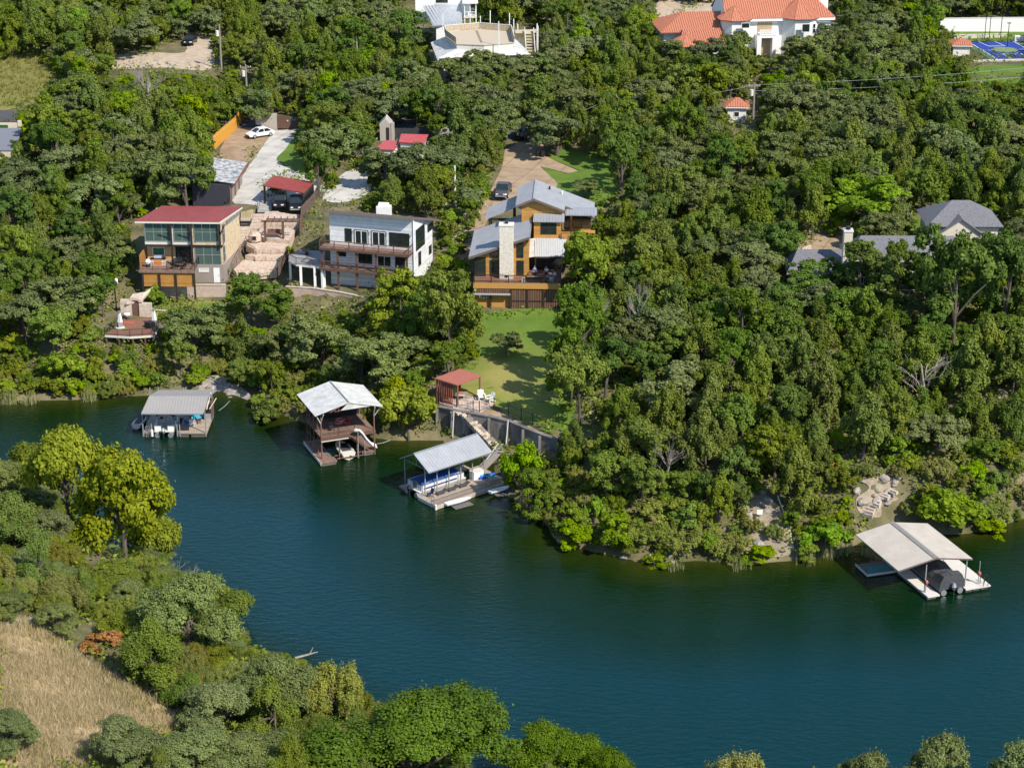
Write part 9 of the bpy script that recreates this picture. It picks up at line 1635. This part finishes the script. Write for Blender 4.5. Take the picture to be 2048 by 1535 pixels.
x = rng.uniform(-170, -80, 7000); y = rng.uniform(300, 380, 7000); cl_ = np.array([tuple(G(*p))[:2] for p in ((-60, 90), (60, 100), (120, 140), (110, 180), (40, 212), (-60, 212))]); ok = inpoly(x, y, cl_); x, y = x[ok], y[ok]
blades('meadow_tufts', np.stack([x, y, h(x, y)], 1), 0.4, 1.0, 0.05, MATS['meadow_blades'], 8, 'rough yellowish meadow grass in the upper left clearing', 0.4, 5)
rp_ = []
for u, v, n in [(1105, 1045, 26), (1050, 1015, 34), (1075, 1030, 34), (1480, 1138, 18), (1615, 1128, 16), (1690, 1105, 30), (1275, 1108, 16), (1355, 1140, 14), (1730, 1110, 14), (60, 806, 40), (20, 806, 40), (180, 800, 40), (520, 815, 16), (1264, 1104, 12), (1460, 1118, 16), (1650, 1115, 30)]:
    p = W(u, v, 0)
    for _ in range(n): rp_.append((p.x + rs.gauss(0, .5), p.y + rs.gauss(0, .3), -0.1))
blades('reeds', rp_, 0.7, 1.7, 0.03, M_REED, 4, 'pale reeds standing in the shallows', 0.12, 2)

# --- each scattered tree says which one it is: its look and size, and where it stands by things one can find
MARKS = [('white house', 760, 480), ('red roofed house', 370, 480), ('ochre house', 1040, 480), ('grey shingled house', 1750, 510), ('terracotta mansion', 1500, 50), ('roof deck house', 960, 85), ('terracotta hut', 1480, 220), ('red carport', 580, 370), ('orange fence', 455, 265), ('white sedan', 518, 268),
         ('tan driveway', 1050, 330), ('upper lawn', 1190, 340), ('lower lawn', 1050, 720), ('red shelter', 915, 770), ('silver roofed dock', 890, 930), ('beige roofed dock', 1830, 1100), ('white boathouse roof', 675, 830), ('grey boathouse roof', 355, 825), ('lookout deck', 262, 650), ('sport court', 1985, 100),
         ('gate pavilion', 775, 260), ('tall utility pole', 443, 95), ('upper clearing', 40, 160), ('dirt yard', 330, 115), ('dry grass slope', 150, 1400), ('wide domed oak', 830, 1440), ('broad sycamore', 250, 970), ('crooked stone steps', 1750, 995), ('white sign', 1519, 1024), ('garage wing', 1910, 440), ('silvery bare tree', 300, 190), ('forked dead tree', 1280, 620), ('orange plastic sheet', 1666, 950), ('spreading yellow tree', 1745, 390), ('second driveway', 690, 370), ('lake wall', 1050, 880), ('hut utility pole', 1507, 200), ('twiggy leafless tree', 1845, 760), ('tall bank juniper', 1410, 870), ('top house', 870, 30)]
ADJ = {'juniper': 'bushy green', 'oak': 'rounded greyish', 'elm': 'dark leafy', 'ash': 'full leafed', 'brightelm': 'bright leafy', 'shrub': 'low green', 'bright': 'fresh green', 'olive': 'pale olive', 'near_oak': 'rounded grey', 'near_juniper': 'bushy yellowish', 'near_shrub': 'low grey', 'near_olive': 'pale olive'}
DIR = ['right of', 'up-right of', 'above', 'up-left of', 'left of', 'down-left of', 'below', 'down-right of']
def describe():
    got = {}
    for o, key, u, v, hg, wd in TREES:
        if o.get('label'): continue
        ms = sorted(MARKS, key=lambda m: (m[1] - u) ** 2 + (m[2] - v) ** 2); m = ms[0]; dist = math.hypot(m[1] - u, m[2] - v)
        k = int(round(math.atan2(m[2] - v, u - m[1]) / (math.pi / 4))) % 8; near_ = 'just ' if dist < 75 else '' if dist < 150 else 'well '
        tall = {'shrub': 2.4, 'bright': 2.6, 'olive': 2.4}.get(key, 2.8 if key.startswith('near') else 5.6); sz = 'small' if hg < tall * .8 else 'large' if hg > tall * 1.18 else 'medium'
        lab = '%s %s %s %s%s the %s' % (sz, ADJ.get(key, 'green'), NAME[key][1], near_, DIR[k], m[0]); o['category'] = NAME[key][1]; got.setdefault(lab, []).append((u, v, o))
    for lab, l in got.items():
        if len(l) == 1: l[0][2]['label'] = lab; continue
        hor = max(q[0] for q in l) - min(q[0] for q in l) > max(q[1] for q in l) - min(q[1] for q in l); l.sort(key=lambda q: q[0] if hor else q[1])
        n = len(l); names = (['leftmost', 'rightmost'] if hor else ['uppermost', 'lowest']) if n == 2 else [(ORD[i] if i < 20 else '%dth' % (i + 1)) + (' from left' if hor else ' from top') for i in range(n)]
        for nm, (_, _, o) in zip(names, l): o['label'] = lab + ', ' + nm; o['group'] = lab.replace(NAME_OF(o), NAME_OF(o) + 's')
def NAME_OF(o): return o['category']
describe()
